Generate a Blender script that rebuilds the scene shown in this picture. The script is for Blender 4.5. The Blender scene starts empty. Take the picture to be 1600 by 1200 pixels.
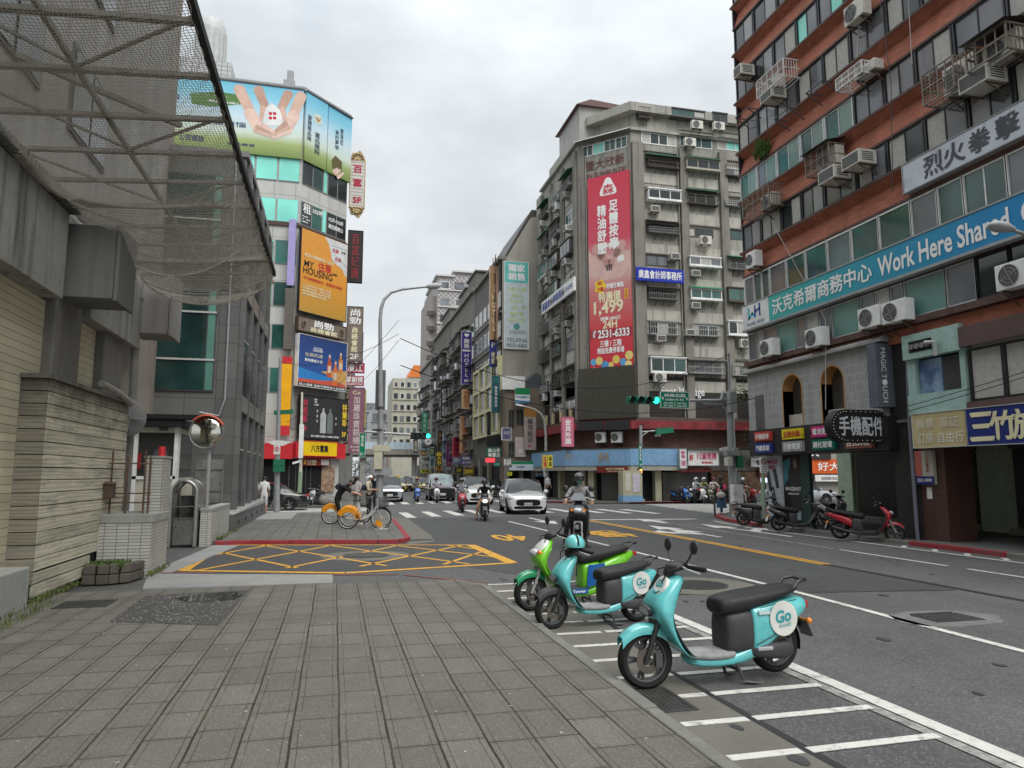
import bpy,math,random
from mathutils import Vector,Matrix
random.seed(11)
S=bpy.context.scene
COL=S.collection
# - camera
CAM_H,FPX=1.85,1109.0
YAW,PITCH=math.atan((800-525)/FPX),math.atan(141/FPX)
FW=Vector((math.sin(YAW)*math.cos(PITCH),math.cos(YAW)*math.cos(PITCH),math.sin(PITCH)))
RT=Vector((math.cos(YAW),-math.sin(YAW),0))
UP=RT.cross(FW)
EYE=Vector((0,0,CAM_H))
cd=bpy.data.cameras.new('camera');cam=bpy.data.objects.new('camera',cd);COL.objects.link(cam)
cd.sensor_width=36;cd.lens=36*FPX/1600;cd.clip_start=0.05;cd.clip_end=3000
cam.matrix_world=Matrix(((RT.x,UP.x,-FW.x,0),(RT.y,UP.y,-FW.y,0),(RT.z,UP.z,-FW.z,CAM_H),(0,0,0,1)))
S.camera=cam
# - sky, sun, exposure
SUN_EL,SUN_AZ=math.radians(52),math.radians(160)
w=bpy.data.worlds.new('World');S.world=w;w.use_nodes=True
nt=w.node_tree;nt.nodes.clear()
out=nt.nodes.new('ShaderNodeOutputWorld');bg=nt.nodes.new('ShaderNodeBackground')
sky=nt.nodes.new('ShaderNodeTexSky');sky.sky_type='NISHITA';sky.sun_disc=False
sky.sun_elevation=SUN_EL;sky.sun_rotation=SUN_AZ;sky.air_density=1.5;sky.dust_density=4
hs=nt.nodes.new('ShaderNodeHueSaturation');hs.inputs['Saturation'].default_value=0.25
nt.links.new(sky.outputs[0],hs.inputs['Color'])
tc=nt.nodes.new('ShaderNodeTexCoord');mp=nt.nodes.new('ShaderNodeMapping');mp.inputs['Scale'].default_value=(1,1,2.2)
nz=nt.nodes.new('ShaderNodeTexNoise');nz.inputs['Scale'].default_value=1.9;nz.inputs['Detail'].default_value=6;nz.inputs['Roughness'].default_value=.52
nt.links.new(tc.outputs['Generated'],mp.inputs[0]);nt.links.new(mp.outputs[0],nz.inputs['Vector'])
cr=nt.nodes.new('ShaderNodeValToRGB')
cr.color_ramp.elements[0].position=.36;cr.color_ramp.elements[0].color=(5.0,5.5,5.9,1)
cr.color_ramp.elements[1].position=.64;cr.color_ramp.elements[1].color=(8.7,9.05,9.25,1)
nt.links.new(nz.outputs[0],cr.inputs[0])
mx=nt.nodes.new('ShaderNodeMix');mx.data_type='RGBA';mx.inputs[0].default_value=.86
nt.links.new(hs.outputs[0],mx.inputs[6]);nt.links.new(cr.outputs[0],mx.inputs[7])
sx=nt.nodes.new('ShaderNodeSeparateXYZ');nt.links.new(tc.outputs['Generated'],sx.inputs[0])
mr=nt.nodes.new('ShaderNodeMapRange');mr.interpolation_type='SMOOTHSTEP';nt.links.new(sx.outputs[2],mr.inputs[0])
for k_,v_ in((1,.42),(2,.95),(3,1.0),(4,2.6)):mr.inputs[k_].default_value=v_
vm=nt.nodes.new('ShaderNodeVectorMath');vm.operation='SCALE';nt.links.new(mx.outputs[2],vm.inputs[0]);nt.links.new(mr.outputs[0],vm.inputs['Scale'])
nt.links.new(vm.outputs[0],bg.inputs[0]);bg.inputs[1].default_value=0.085
nt.links.new(bg.outputs[0],out.inputs[0])
sd=bpy.data.lights.new('sun','SUN');sun=bpy.data.objects.new('sun',sd);COL.objects.link(sun)
sd.energy=1.5;sd.angle=math.radians(40);sd.color=(1,.97,.93)
sdir=Vector((math.sin(SUN_AZ)*math.cos(SUN_EL),math.cos(SUN_AZ)*math.cos(SUN_EL),math.sin(SUN_EL)))
sun.rotation_euler=sdir.to_track_quat('Z','Y').to_euler()
S.view_settings.view_transform='Standard';S.view_settings.look='None'
S.view_settings.exposure=0.48;S.view_settings.gamma=1
S.render.engine='CYCLES'
S.cycles.max_bounces=6;S.cycles.diffuse_bounces=3;S.cycles.glossy_bounces=3;S.cycles.transmission_bounces=4;S.cycles.transparent_max_bounces=6
S.cycles.use_denoising=True
# - points measured in the photograph, put on real planes
def ray(x,y):return FW+RT*((x-800)/FPX)+UP*((600-y)/FPX)
def G(x,y,z=0.0):
 d=ray(x,y);return EYE+d*((z-CAM_H)/d.z)
def VX(x,y,X):
 d=ray(x,y);return EYE+d*(X/d.x)
def VY(x,y,Y):
 d=ray(x,y);return EYE+d*(Y/d.y)
# - objects
def tag(o,label=None,cat=None,group=None,kind=None):
 if label:o['label']=label
 if cat:o['category']=cat
 if group:o['group']=group
 if kind:o['kind']=kind
 return o
def thing(name,label,cat,loc=(0,0,0),rz=0,group=None):
 o=bpy.data.objects.new(name,None);COL.objects.link(o);o.empty_display_size=.2
 o.location=loc;o.rotation_euler=(0,0,rz)
 return tag(o,label,cat,group)
def root_matrix(o):
 m=Matrix.Translation(o.location)@o.rotation_euler.to_matrix().to_4x4()
 return(root_matrix(o.parent)@m)if o.parent else m
def copy_tree(o,parent=None):
 c=o.copy();COL.objects.link(c)
 if parent:c.parent=parent
 for ch in list(o.children):copy_tree(ch,c)
 return c
def frame(o,u,n):
 """matrix of a facade: x along u, y along the outward normal n, z up"""
 u=Vector(u).normalized();n=Vector(n).normalized()
 return Matrix(((u.x,n.x,0,o[0]),(u.y,n.y,0,o[1]),(0,0,1,o[2]),(0,0,0,1)))
class MB:
 def __init__(s,M=None):s.v=[];s.f=[];s.m=[];s.M=M;s.k=0
 def add(s,vs,fs):
  b=len(s.v)
  s.v+=[(s.M@Vector(p))if s.M else Vector(p)for p in vs]
  s.f+=[tuple(b+i for i in f)for f in fs];s.m+=[s.k]*len(fs);return s
 def mat(s,k):s.k=k;return s
 def box(s,x0,x1,y0,y1,z0,z1):
  return s.add([(x0,y0,z0),(x1,y0,z0),(x1,y1,z0),(x0,y1,z0),(x0,y0,z1),(x1,y0,z1),(x1,y1,z1),(x0,y1,z1)],[(0,3,2,1),(4,5,6,7),(0,1,5,4),(1,2,6,5),(2,3,7,6),(3,0,4,7)])
 def obox(s,c,sx,sy,sz,R=None):
  R=R or Matrix.Identity(3);c=Vector(c);vs=[]
  for z in(-1,1):
   for(x,y)in((-1,-1),(1,-1),(1,1),(-1,1)):vs.append(c+R@Vector((x*sx/2,y*sy/2,z*sz/2)))
  return s.add(vs,[(0,3,2,1),(4,5,6,7),(0,1,5,4),(1,2,6,5),(2,3,7,6),(3,0,4,7)])
 def poly(s,pts):return s.add(pts,[tuple(range(len(pts)))])
 def prism(s,pts,d):
  n=len(pts);d=Vector(d);pts=[Vector(p)for p in pts]
  return s.add(pts+[p+d for p in pts],[tuple(range(n))[::-1],tuple(range(n,2*n))]+[(i,(i+1)%n,n+(i+1)%n,n+i)for i in range(n)])
 def slab(s,pts,z0,z1):return s.prism([(p[0],p[1],z0)for p in pts],(0,0,z1-z0))
 def loft(s,rings,closed=True,caps=True):
  n=len(rings[0]);vs=[p for r in rings for p in r];fs=[]
  for i in range(len(rings)-1):
   for j in range(n if closed else n-1):
    k=(j+1)%n;fs.append((i*n+j,i*n+k,(i+1)*n+k,(i+1)*n+j))
  if caps and closed:fs+=[tuple(range(n))[::-1],tuple((len(rings)-1)*n+j for j in range(n))]
  return s.add(vs,fs)
 def tube(s,path,r,n=8,caps=True):
  path=[Vector(p)for p in path];rs=r if isinstance(r,(list,tuple))else[r]*len(path);rings=[];ref=None
  for i,p in enumerate(path):
   t=(path[min(i+1,len(path)-1)]-path[max(i-1,0)]).normalized()
   if ref is None:ref=Vector((0,0,1))if abs(t.z)<.9 else Vector((1,0,0))
   a=t.cross(ref).normalized();b=a.cross(t).normalized();ref=b
   rings.append([p+(a*math.cos(k*2*math.pi/n)+b*math.sin(k*2*math.pi/n))*rs[i]for k in range(n)])
  return s.loft(rings,True,caps)
 def bar(s,a,b,w,h=None):
  """square bar from a to b"""
  a=Vector(a);b=Vector(b);t=(b-a).normalized();h=h or w
  ref=Vector((0,0,1))if abs(t.z)<.95 else Vector((1,0,0));x=t.cross(ref).normalized()*w/2;y=x.cross(t).normalized()*h/2
  return s.add([a-x-y,a+x-y,a+x+y,a-x+y,b-x-y,b+x-y,b+x+y,b-x+y],[(0,3,2,1),(4,5,6,7),(0,1,5,4),(1,2,6,5),(2,3,7,6),(3,0,4,7)])
 def cyl(s,c,ax,r,l,n=16,r2=None):
  c=Vector(c);ax=Vector(ax).normalized();return s.tube([c-ax*l/2,c+ax*l/2],[r,r if r2 is None else r2],n)
 def lathe(s,prof,c=(0,0,0),ax=(0,0,1),n=24,caps=True):
  if not caps:prof=list(prof)+[prof[0]]
  c=Vector(c);ax=Vector(ax).normalized();ref=Vector((1,0,0))if abs(ax.x)<.9 else Vector((0,0,1))
  a=ax.cross(ref).normalized();b=ax.cross(a)
  return s.loft([[c+ax*z+(a*math.cos(k*2*math.pi/n)+b*math.sin(k*2*math.pi/n))*max(r,1e-4)for k in range(n)]for r,z in prof],True,caps)
 def ball(s,c,r,n=12,m=8,z0=-1,z1=1):
  rx,ry,rz=r if isinstance(r,(tuple,list))else(r,r,r);c=Vector(c);rings=[]
  t0,t1=math.asin(z0),math.asin(z1)
  for i in range(m+1):
   t=t0+(t1-t0)*i/m;q=max(math.cos(t),1e-3)
   rings.append([c+Vector((rx*q*math.cos(k*2*math.pi/n),ry*q*math.sin(k*2*math.pi/n),rz*math.sin(t)))for k in range(n)])
  return s.loft(rings)
 def build(s,name,mats,parent=None,smooth=None,bevel=0,subsurf=0,local=False,label=None):
  me=bpy.data.meshes.new(name)
  inv=None
  if parent is not None and not local:inv=root_matrix(parent).inverted()
  me.from_pydata([(inv@p)if inv else p for p in s.v],[],s.f)
  for m in(mats if isinstance(mats,(list,tuple))else[mats]):me.materials.append(m)
  me.polygons.foreach_set('material_index',s.m)
  o=bpy.data.objects.new(name,me);COL.objects.link(o)
  if parent is not None:o.parent=parent
  if smooth is not None or subsurf:
   me.polygons.foreach_set('use_smooth',[True]*len(me.polygons))
   if smooth:me.set_sharp_from_angle(angle=math.radians(smooth))
  me.validate();me.update()
  if bevel:
   b=o.modifiers.new('bevel','BEVEL');b.width=bevel;b.segments=2;b.limit_method='ANGLE';b.angle_limit=math.radians(40);b.harden_normals=False
  if subsurf:
   b=o.modifiers.new('sub','SUBSURF');b.levels=b.render_levels=subsurf
  if label:o['label']=label
  return o
def solo(mb,name,mats,label,cat,group=None,**k):
 """a thing that is one mesh, its origin at the middle of its foot"""
 xs=[p.x for p in mb.v];ys=[p.y for p in mb.v];zs=[p.z for p in mb.v]
 c=Vector(((min(xs)+max(xs))/2,(min(ys)+max(ys))/2,min(zs)))
 mb.v=[p-c for p in mb.v]
 o=mb.build(name,mats,None,**k);o.location=c
 return tag(o,label,cat,group)
def struct(mb,name,mats,kind='structure',**k):
 return tag(mb.build(name,mats,None,**k),kind=kind)
# - lettering
_tx={}
def glyphs(s,bold):
 if(s,bold)not in _tx:
  cu=bpy.data.curves.new('t','FONT');cu.body=s;cu.size=1;cu.offset=bold;cu.resolution_u=3;cu.align_x='CENTER';cu.space_line=1.02
  ob=bpy.data.objects.new('t',cu);COL.objects.link(ob)
  me=bpy.data.meshes.new_from_object(ob.evaluated_get(bpy.context.evaluated_depsgraph_get()))
  vs=[v.co.copy()for v in me.vertices];fs=[tuple(p.vertices)for p in me.polygons]
  bpy.data.objects.remove(ob);bpy.data.curves.remove(cu);bpy.data.meshes.remove(me)
  xs=[v.x for v in vs]or[0,1];ys=[v.y for v in vs]or[0,1]
  _tx[(s,bold)]=(vs,fs,min(xs),max(xs),min(ys),max(ys))
 return _tx[(s,bold)]
def put_text(mb,s,cx,cz,wid,hei,y=.012,bold=.012,vert=False,keep=False,rot=0):
 """lettering that fills wid x hei round (cx, cz) of mb's facade frame, y metres proud"""
 t='\n'.join(s)if vert else s
 cjk=any(ord(c)>0x2fff for c in t);vs,fs,x0,x1,y0,y1=glyphs(t,0 if cjk else bold)
 sx=wid/max(x1-x0,1e-6);sy=hei/max(y1-y0,1e-6)
 if keep:sx=sy=min(sx,sy)
 ca,sa=math.cos(rot),math.sin(rot);k=min(bold,.03)*1.1
 for q,(dx,dz)in enumerate(((-k,k*.5),(k,k*.5),(0,-k))if cjk and bold else((0,0),)):
  o=[]
  for v in vs:
   a,b=(v.x-(x0+x1)/2+dx)*sx,(v.y-(y0+y1)/2+dz)*sy
   o.append((cx+a*ca-b*sa,y+.0007*q,cz+a*sa+b*ca))
  mb.add(o,fs)
 return mb
# - materials
class NT:
 def __init__(s,name):
  s.m=bpy.data.materials.new(name);s.m.use_nodes=True;s.t=s.m.node_tree
  s.p=s.t.nodes['Principled BSDF']
  s.co=s.n('ShaderNodeTexCoord').outputs['Object']
 def n(s,typ,ins=None,**at):
  o=s.t.nodes.new(typ)
  for k,v in at.items():setattr(o,k,v)
  for k,v in(ins or{}).items():s.set(o.inputs[k],v)
  return o
 def set(s,sock,v):
  if isinstance(v,bpy.types.NodeSocket):s.t.links.new(v,sock)
  elif isinstance(v,(tuple,list))and len(v)==3 and sock.type=='RGBA':sock.default_value=(*v,1)
  else:sock.default_value=v
 def math(s,op,a,b=0,c=0):
  o=s.n('ShaderNodeMath',{0:a,1:b,2:c},operation=op);return o.outputs[0]
 def noise(s,scale,detail=4,rough=.55,vec=None,dist=0):
  return s.n('ShaderNodeTexNoise',{'Vector':vec or s.co,'Scale':scale,'Detail':detail,'Roughness':rough,'Distortion':dist}).outputs[0]
 def stretch(s,sc,loc=(0,0,0)):
  return s.n('ShaderNodeMapping',{'Vector':s.co,'Scale':sc,'Location':loc}).outputs[0]
 def ramp(s,f,a,b):return s.n('ShaderNodeMapRange',{0:f,1:a,2:b,3:0.0,4:1.0},clamp=True).outputs[0]
 def mix(s,f,a,b,bt='MIX'):
  o=s.n('ShaderNodeMix',data_type='RGBA',blend_type=bt);s.set(o.inputs[0],f);s.set(o.inputs[6],a);s.set(o.inputs[7],b);return o.outputs[2]
 def bump(s,h,st=.3,dist=.01):s.set(s.p.inputs['Normal'],s.n('ShaderNodeBump',{'Height':h,'Strength':st,'Distance':dist}).outputs[0])
 def done(s,col,rough=.6,metal=0,spec=None):
  s.set(s.p.inputs['Base Color'],col);s.set(s.p.inputs['Roughness'],rough);s.p.inputs['Metallic'].default_value=metal
  if spec is None and not metal and not isinstance(rough,bpy.types.NodeSocket)and rough>.55:spec=.22
  if spec is not None:s.p.inputs['Specular IOR Level'].default_value=spec
  return s.m
def sc3(c,k):return tuple(min(x*k,1)for x in c)
def paint(name,col,rough=.45,metal=0,var=.12,scale=3,dirt=.15,coat=0):
 spec=.25 if rough>.42 and not metal else None
 """paint, plastic or metal with uneven tone and some grime"""
 t=NT(name);a=t.noise(scale,5);b=t.noise(scale*9,3)
 c=t.mix(t.ramp(a,.3,.7),sc3(col,1-var),sc3(col,1+var))
 if dirt:c=t.mix(t.math('MULTIPLY',t.ramp(t.noise(scale*2.3,6,.65),.52,.75),dirt),c,(.06,.055,.05))
 r=t.n('ShaderNodeMapRange',{0:b,1:.3,2:.7,3:max(rough-.08,.02),4:rough+.1}).outputs[0]
 if coat:t.p.inputs['Coat Weight'].default_value=coat;t.p.inputs['Coat Roughness'].default_value=.06
 return t.done(c,r,metal,spec)
def concrete(name,col,dark=None,streak=.6,scale=1.0,rough=.85,bump=.25,spots=.35):
 """stained concrete or render: broad blotches, rain streaks, fine grain"""
 t=NT(name);dark=dark or sc3(col,.38)
 a=t.noise(.7*scale,6,.6);g=t.noise(38*scale,4,.7);st=t.noise(1,5,.6,t.stretch((3.2*scale,3.2*scale,.22*scale)))
 c=t.mix(t.ramp(a,.3,.72),sc3(col,.8),sc3(col,1.14))
 c=t.mix(t.math('MULTIPLY',t.ramp(st,.5,.72),streak),c,dark)
 c=t.mix(t.math('MULTIPLY',t.ramp(t.noise(2.6*scale,7,.7),.56,.74),spots),c,dark)
 c=t.mix(t.math('MULTIPLY',g,.35),c,sc3(col,.72))
 t.bump(g,bump,.01);return t.done(c,rough)
def tiles(name,col,grout,wx,wz,var=.12,rough=.4,gap=.03,axis='XZ',dirt=.35,offset=.5,bump=.4):
 """small wall tiles or bricks, in the plane given by axis"""
 t=NT(name);s=t.n('ShaderNodeSeparateXYZ',{0:t.co});h=s.outputs['X']if axis[0]=='X' else s.outputs['Y']
 if axis[0]=='S':h=t.math('ADD',s.outputs['X'],s.outputs['Y'])
 v=t.n('ShaderNodeCombineXYZ',{0:h,1:s.outputs['Z']}).outputs[0]
 b=t.n('ShaderNodeTexBrick',{'Vector':v,'Color1':sc3(col,1-var),'Color2':sc3(col,1+var),'Mortar':grout,'Scale':1.0,'Mortar Size':gap*wz,'Mortar Smooth':.1,'Brick Width':wx,'Row Height':wz},offset=offset)
 c=t.mix(t.math('MULTIPLY',t.ramp(t.noise(1,6,.6,t.stretch((2,2,.3))),.48,.75),dirt),b.outputs[0],sc3(col,.3))
 c=t.mix(t.math('MULTIPLY',t.noise(30,3),.25),c,sc3(col,.7))
 t.bump(b.outputs[1],-bump,.006);return t.done(c,rough)
def glass(name,col=(.02,.025,.025),rough=.06,var=.6,scale=.35):
 t=NT(name);c=t.mix(t.ramp(t.noise(scale,4,.5),.35,.68),sc3(col,1-var*.6),sc3(col,1+var*2.2))
 t.bump(t.noise(.9,2),.06,.03)
 return t.done(c,rough,0,.6)
def glow(name,col,st):
 t=NT(name);t.p.inputs['Emission Color'].default_value=(*col,1);t.p.inputs['Emission Strength'].default_value=st
 return t.done(col,.4)
MT={}
def PM(key,*a,**k):
 if key not in MT:MT[key]=paint(key,*a,**k)
 return MT[key]
WHITE=paint('white_paint',(.72,.72,.70),.5,dirt=.25);BLACK=paint('black_plastic',(.018,.018,.019),.42,dirt=0,scale=8);GREY=paint('grey_paint',(.3,.31,.31),.5)
STEEL=paint('galvanised_steel',(.33,.34,.34),.5,.35,dirt=.2);DSTEEL=paint('dark_steel',(.075,.075,.075),.55,.3,dirt=.2);CHROME=paint('chrome',(.7,.7,.7),.15,1,dirt=0)
RUBBER=paint('tyre_rubber',(.014,.014,.014),.75,dirt=0,scale=20);RED=paint('red_paint',(.55,.03,.04),.45);RUST=paint('rusty_steel',(.11,.065,.045),.75,.1,var=.4,scale=9)
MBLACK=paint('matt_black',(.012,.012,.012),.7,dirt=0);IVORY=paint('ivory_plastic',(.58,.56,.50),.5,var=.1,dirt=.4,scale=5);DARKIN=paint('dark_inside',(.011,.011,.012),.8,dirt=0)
GREENP=paint('signal_green_paint',(.02,.16,.09),.45);WTEXT=paint('white_lettering',(.8,.8,.78),.5,var=.03,dirt=0);BTEXT=paint('black_lettering',(.02,.02,.022),.5,dirt=0)
RTEXT=paint('red_lettering',(.5,.02,.035),.5,dirt=0);YTEXT=paint('yellow_lettering',(.8,.55,.05),.5,dirt=0);CTEXT=paint('cream_lettering',(.75,.68,.45),.5,dirt=0);ALU=paint('aluminium_frame',(.55,.56,.55),.4,.3,dirt=.2)
CURTAIN=paint('pale_curtain',(.42,.41,.38),.8,scale=8);SKIN=paint('skin',(.48,.28,.19),.55,var=.06,dirt=0);SKIN2=paint('tanned_skin',(.36,.2,.13),.55,var=.06,dirt=0);HAIR=paint('black_hair',(.012,.01,.009),.4,dirt=0,scale=30)
GL_DARK=glass('dark_window_glass');GL_GREY=glass('grey_window_glass',(.1,.105,.115),.12);GL_TEAL=glass('teal_window_glass',(.03,.1,.085),.08);GL_MINT=glass('mint_window_film',(.2,.62,.52),.2,.15);GL_GREEN=glass('green_window_glass',(.025,.06,.052),.06)
GL_CAR=glass('car_glass',(.012,.016,.017),.03,.3,2)
def asphalt(name,col,patch=.5,fine=1.0,tracks=True):
 t=NT(name);g=t.noise(160,3,.7);a=t.noise(.35,6,.6);st=t.noise(1,4,.6,t.stretch((.9,.07,1)))
 c=t.mix(t.ramp(a,.3,.7),sc3(col,.8),sc3(col,1.2))
 c=t.mix(t.math('MULTIPLY',t.ramp(st,.48,.72),patch),c,sc3(col,.6))
 c=t.mix(t.math('MULTIPLY',t.ramp(t.noise(3.1,8,.75),.58,.7),.4),c,sc3(col,1.6))
 vo=t.n('ShaderNodeTexVoronoi',{'Vector':t.co,'Scale':75.0});sp=t.ramp(t.n('ShaderNodeSeparateColor',{0:vo.outputs['Color']}).outputs[0],.72,.98)
 c=t.mix(t.math('MULTIPLY',sp,.55*fine),c,sc3(col,2.6));c=t.mix(t.math('MULTIPLY',t.ramp(g,.45,.75),.5),c,sc3(col,.45))
 wv=t.noise(.8,7,.7,t.stretch((1,.35,1)));cr_=t.math('LESS_THAN',t.math('ABSOLUTE',t.math('SUBTRACT',wv,.5)),.0022)
 c=t.mix(t.math('MULTIPLY',cr_,.55),c,sc3(col,.3))
 t.bump(g,.5,.008);return t.done(c,t.n('ShaderNodeMapRange',{0:a,1:.3,2:.7,3:.6,4:.9}).outputs[0],0,.22)
ASPH=asphalt('asphalt_worn',(.098,.097,.095));ASPH_NEW=asphalt('asphalt_dark_patch',(.066,.066,.066),.4);ASPH_COARSE=asphalt('asphalt_coarse',(.062,.06,.057),.2,2.2)
CONC_GROUND=concrete('ground_concrete',(.155,.147,.125),(.05,.047,.04),0,2.2,.8,.4,.6);CONC_PALE=concrete('pale_concrete_slab',(.29,.29,.28),(.16,.16,.155),0,1.6,.8,.3,.4)
def worn_paint(name,col,wear=.5,cut=.02):
 """road paint with chips and tyre wear: the asphalt shows through as colour of its own"""
 t=NT(name);a=t.noise(9,8,.78);b=t.noise(1.4,4);g=t.noise(140,2)
 f=t.math('MULTIPLY',t.ramp(t.math('ADD',a,t.math('MULTIPLY',b,.5)),.86-.22*wear,.98-.12*wear),.9)
 c=t.mix(f,t.mix(t.ramp(b,.3,.7),sc3(col,.8),sc3(col,1.06)),(.1,.098,.095));c=t.mix(t.math('MULTIPLY',g,.3),c,sc3(col,.55))
 t.bump(g,.3,.005);return t.done(c,.75)
RW=worn_paint('road_white',(.66,.65,.6),.45);RW_OLD=worn_paint('road_white_worn',(.42,.42,.39),1.0);RY=worn_paint('road_yellow',(.72,.38,.055),.5);RR=worn_paint('kerb_red',(.34,.045,.055),.5)
def pavers(name,col,w_,l_,groove=True,jcol=(.035,.034,.03)):
 t=NT(name);s=t.n('ShaderNodeSeparateXYZ',{0:t.co});X,Y=s.outputs['X'],s.outputs['Y']
 wob=t.math('MULTIPLY',t.math('SUBTRACT',t.noise(.9,3),.5),.03)
 u=t.math('DIVIDE',t.math('ADD',t.math('ADD',X,50.0),wob),w_);ci=t.math('FLOOR',u);fu=t.math('FRACT',u)
 rn=t.n('ShaderNodeTexWhiteNoise',{'W':ci},noise_dimensions='1D').outputs[0]
 v=t.math('ADD',t.math('DIVIDE',t.math('ADD',Y,wob),l_),t.math('MULTIPLY',rn,.9));ri=t.math('FLOOR',v);fv=t.math('FRACT',v)
 cell=t.n('ShaderNodeTexWhiteNoise',{'Vector':t.n('ShaderNodeCombineXYZ',{0:ci,1:ri}).outputs[0]},noise_dimensions='2D').outputs[0]
 du=t.math('MULTIPLY',t.math('MINIMUM',fu,t.math('SUBTRACT',1.0,fu)),w_);dv=t.math('MULTIPLY',t.math('MINIMUM',fv,t.math('SUBTRACT',1.0,fv)),l_)
 jn=t.math('MULTIPLY',t.noise(22,4,.7),.012)
 ju=t.math('LESS_THAN',du,t.math('ADD',jn,.0022));jv=t.math('LESS_THAN',dv,t.math('ADD',jn,.0012));j=t.math('MAXIMUM',ju,jv)
 g1=t.noise(85,4,.75);g2=t.noise(1.1,6,.6)
 c=t.mix(cell,sc3(col,.6),sc3(col,1.25));c=t.mix(t.ramp(g2,.35,.7),t.mix(.6,c,sc3(col,.5)),c)
 c=t.mix(t.ramp(g1,.35,.75),sc3(col,.58),c)
 vo=t.n('ShaderNodeTexVoronoi',{'Vector':t.co,'Scale':120.0});sp=t.ramp(t.n('ShaderNodeSeparateColor',{0:vo.outputs['Color']}).outputs[0],.8,1.0)
 c=t.mix(t.math('MULTIPLY',sp,.4),c,sc3(col,2.0))
 if groove:
  gu=t.math('LESS_THAN',t.math('ABSOLUTE',t.math('SUBTRACT',du,.048)),.0032);gv=t.math('LESS_THAN',t.math('ABSOLUTE',t.math('SUBTRACT',dv,.028)),.003)
  gg=t.math('MULTIPLY',t.math('MAXIMUM',gu,t.math('MULTIPLY',gv,.5)),t.math('SUBTRACT',1.0,t.math('MULTIPLY',t.ramp(t.noise(2.2,3),.5,.62),.75)))
  c=t.mix(t.math('MULTIPLY',gg,.8),c,jcol)
 moss=t.ramp(t.noise(1.7,5),.42,.62);jc=t.mix(moss,jcol,(.05,.052,.03))
 c=t.mix(j,c,jc);c=t.mix(t.math('MULTIPLY',t.ramp(t.noise(.5,6,.7),.5,.68),.6),c,sc3(col,.45))
 h=t.math('SUBTRACT',t.math('MULTIPLY',g1,.25),j);t.bump(h,.7,.012)
 return t.done(c,t.n('ShaderNodeMapRange',{0:g2,1:.3,2:.7,3:.55,4:.85}).outputs[0],0,.25)
PAVE=pavers('grooved_pavers',(.19,.178,.152),.317,.55,jcol=(.022,.021,.018));PAVE_I=pavers('small_pavers',(.185,.18,.16),.42,.42,False);PAVE_R=pavers('far_pavers',(.15,.14,.125),.3,.3,False)
# - ground: road, pavements, kerbs, markings
m=MB();m.box(-400,400,-60,900,-.6,0);struct(m,'road',ASPH)
m=MB();m.slab([(2.7,14.3),(4.6,10.6),(6.1,10.1),(9.8,9.7),(9.9,31),(2.6,30.6),(2.5,19.2)],-.1,.004);m.slab([(-3.1,14.4),(3.3,14.4),(2.7,19.4),(-3.1,20.3)],-.1,.0045)
struct(m,'road_patch',ASPH_NEW)
m=MB();m.slab([(9.83,2),(9.98,2),(9.98,13),(9.83,13)],-.1,.005);m.slab([(3.45,-2),(3.2,4.4),(3.16,6.6),(3.45,8.8),(3.65,10.4),(3.6,10.4),(3.38,8.8),(3.1,6.6),(3.12,4.4),(3.38,-2)],-.1,.0055)
m.slab([(5.0,10.42),(9.7,9.72),(9.7,9.66),(5.0,10.36)],-.1,.005);struct(m,'road_seam',paint('tar_seam',(.03,.03,.03),.7,dirt=0))
m=MB();m.slab([(2.3,-8),(3.42,-8),(3.16,4.4),(3.13,6.5),(3.4,8.8),(3.62,10.4),(3.3,11.2),(2.3,12.6)],-.2,.0042)
m.slab([(1.95,19.2),(2.75,19.9),(2.9,22),(3.05,31),(2.2,31)],-.2,.0062);struct(m,'gutter_apron',CONC_GROUND)
SWZ=.10
m=MB();m.slab([(-14,-9),(2.33,-9),(2.33,11.4),(1.95,12.1),(-14,12.3)],-.3,SWZ)
m.add([(-14,12.3,SWZ),(1.95,12.1,SWZ),(2.2,12.55,.012),(-14,12.95,.012)],[(0,1,2,3)]);struct(m,'pavement',PAVE)
m=MB();m.slab([(-2.95,12.85),(.03,12.78),(.02,13.75),(-3.3,14.75)],-.1,.022);m.slab([(-3.35,14.75),(-2.95,14.7),(-2.35,20.0),(-3.0,20.2)],-.1,.018);struct(m,'concrete_strip',CONC_PALE)
m=MB();m.slab([(-3.0,20.3),(-2.2,20.42),(1.2,19.75),(1.72,19.7),(1.96,20.3),(2.2,28.7),(2.24,34.2),(1.6,34.8),(-40,34.8),(-40,20.3)],-.3,SWZ+.01);struct(m,'pavement',PAVE_I)
def kerb(name,pts,w_,z,mats,gap=True):
 """a kerb of stones about a metre long along pts; w_ to the left of the run"""
 m=MB();acc=0
 for(a,b,k)in pts:
  a=Vector((*a,0));b=Vector((*b,0));L=(b-a).length;n=max(1,round(L/1.0));d=(b-a)/n;t=d.normalized();s_=Vector((-t.y,t.x,0))*w_
  for i in range(n):
   p=a+d*i+t*.006;q=a+d*(i+1)-t*.006;j=random.uniform(-.006,.006)
   m.mat(k).prism([(p.x,p.y,-.2),(q.x,q.y,-.2),(q.x+s_.x,q.y+s_.y,-.2),(p.x+s_.x,p.y+s_.y,-.2)],(0,0,.2+z+j))
 return struct(m,name,mats,bevel=.012)
CK=[concrete('kerb_concrete',(.2,.195,.175),None,0,3,.85,.4,.5),RR]
kerb('kerb',[((2.33,-8),(2.33,11.4),0),((2.33,11.4),(1.95,12.1),0)],-.13,.085,CK)
kerb('kerb',[((-3.0,20.3),(-2.2,20.42),1),((-2.2,20.42),(1.2,19.75),1),((1.2,19.75),(1.72,19.7),1),((1.72,19.7),(1.96,20.3),1),((1.96,20.3),(2.2,28.7),1),((2.2,28.7),(2.24,33),0)],-.15,SWZ+.02,CK)
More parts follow.
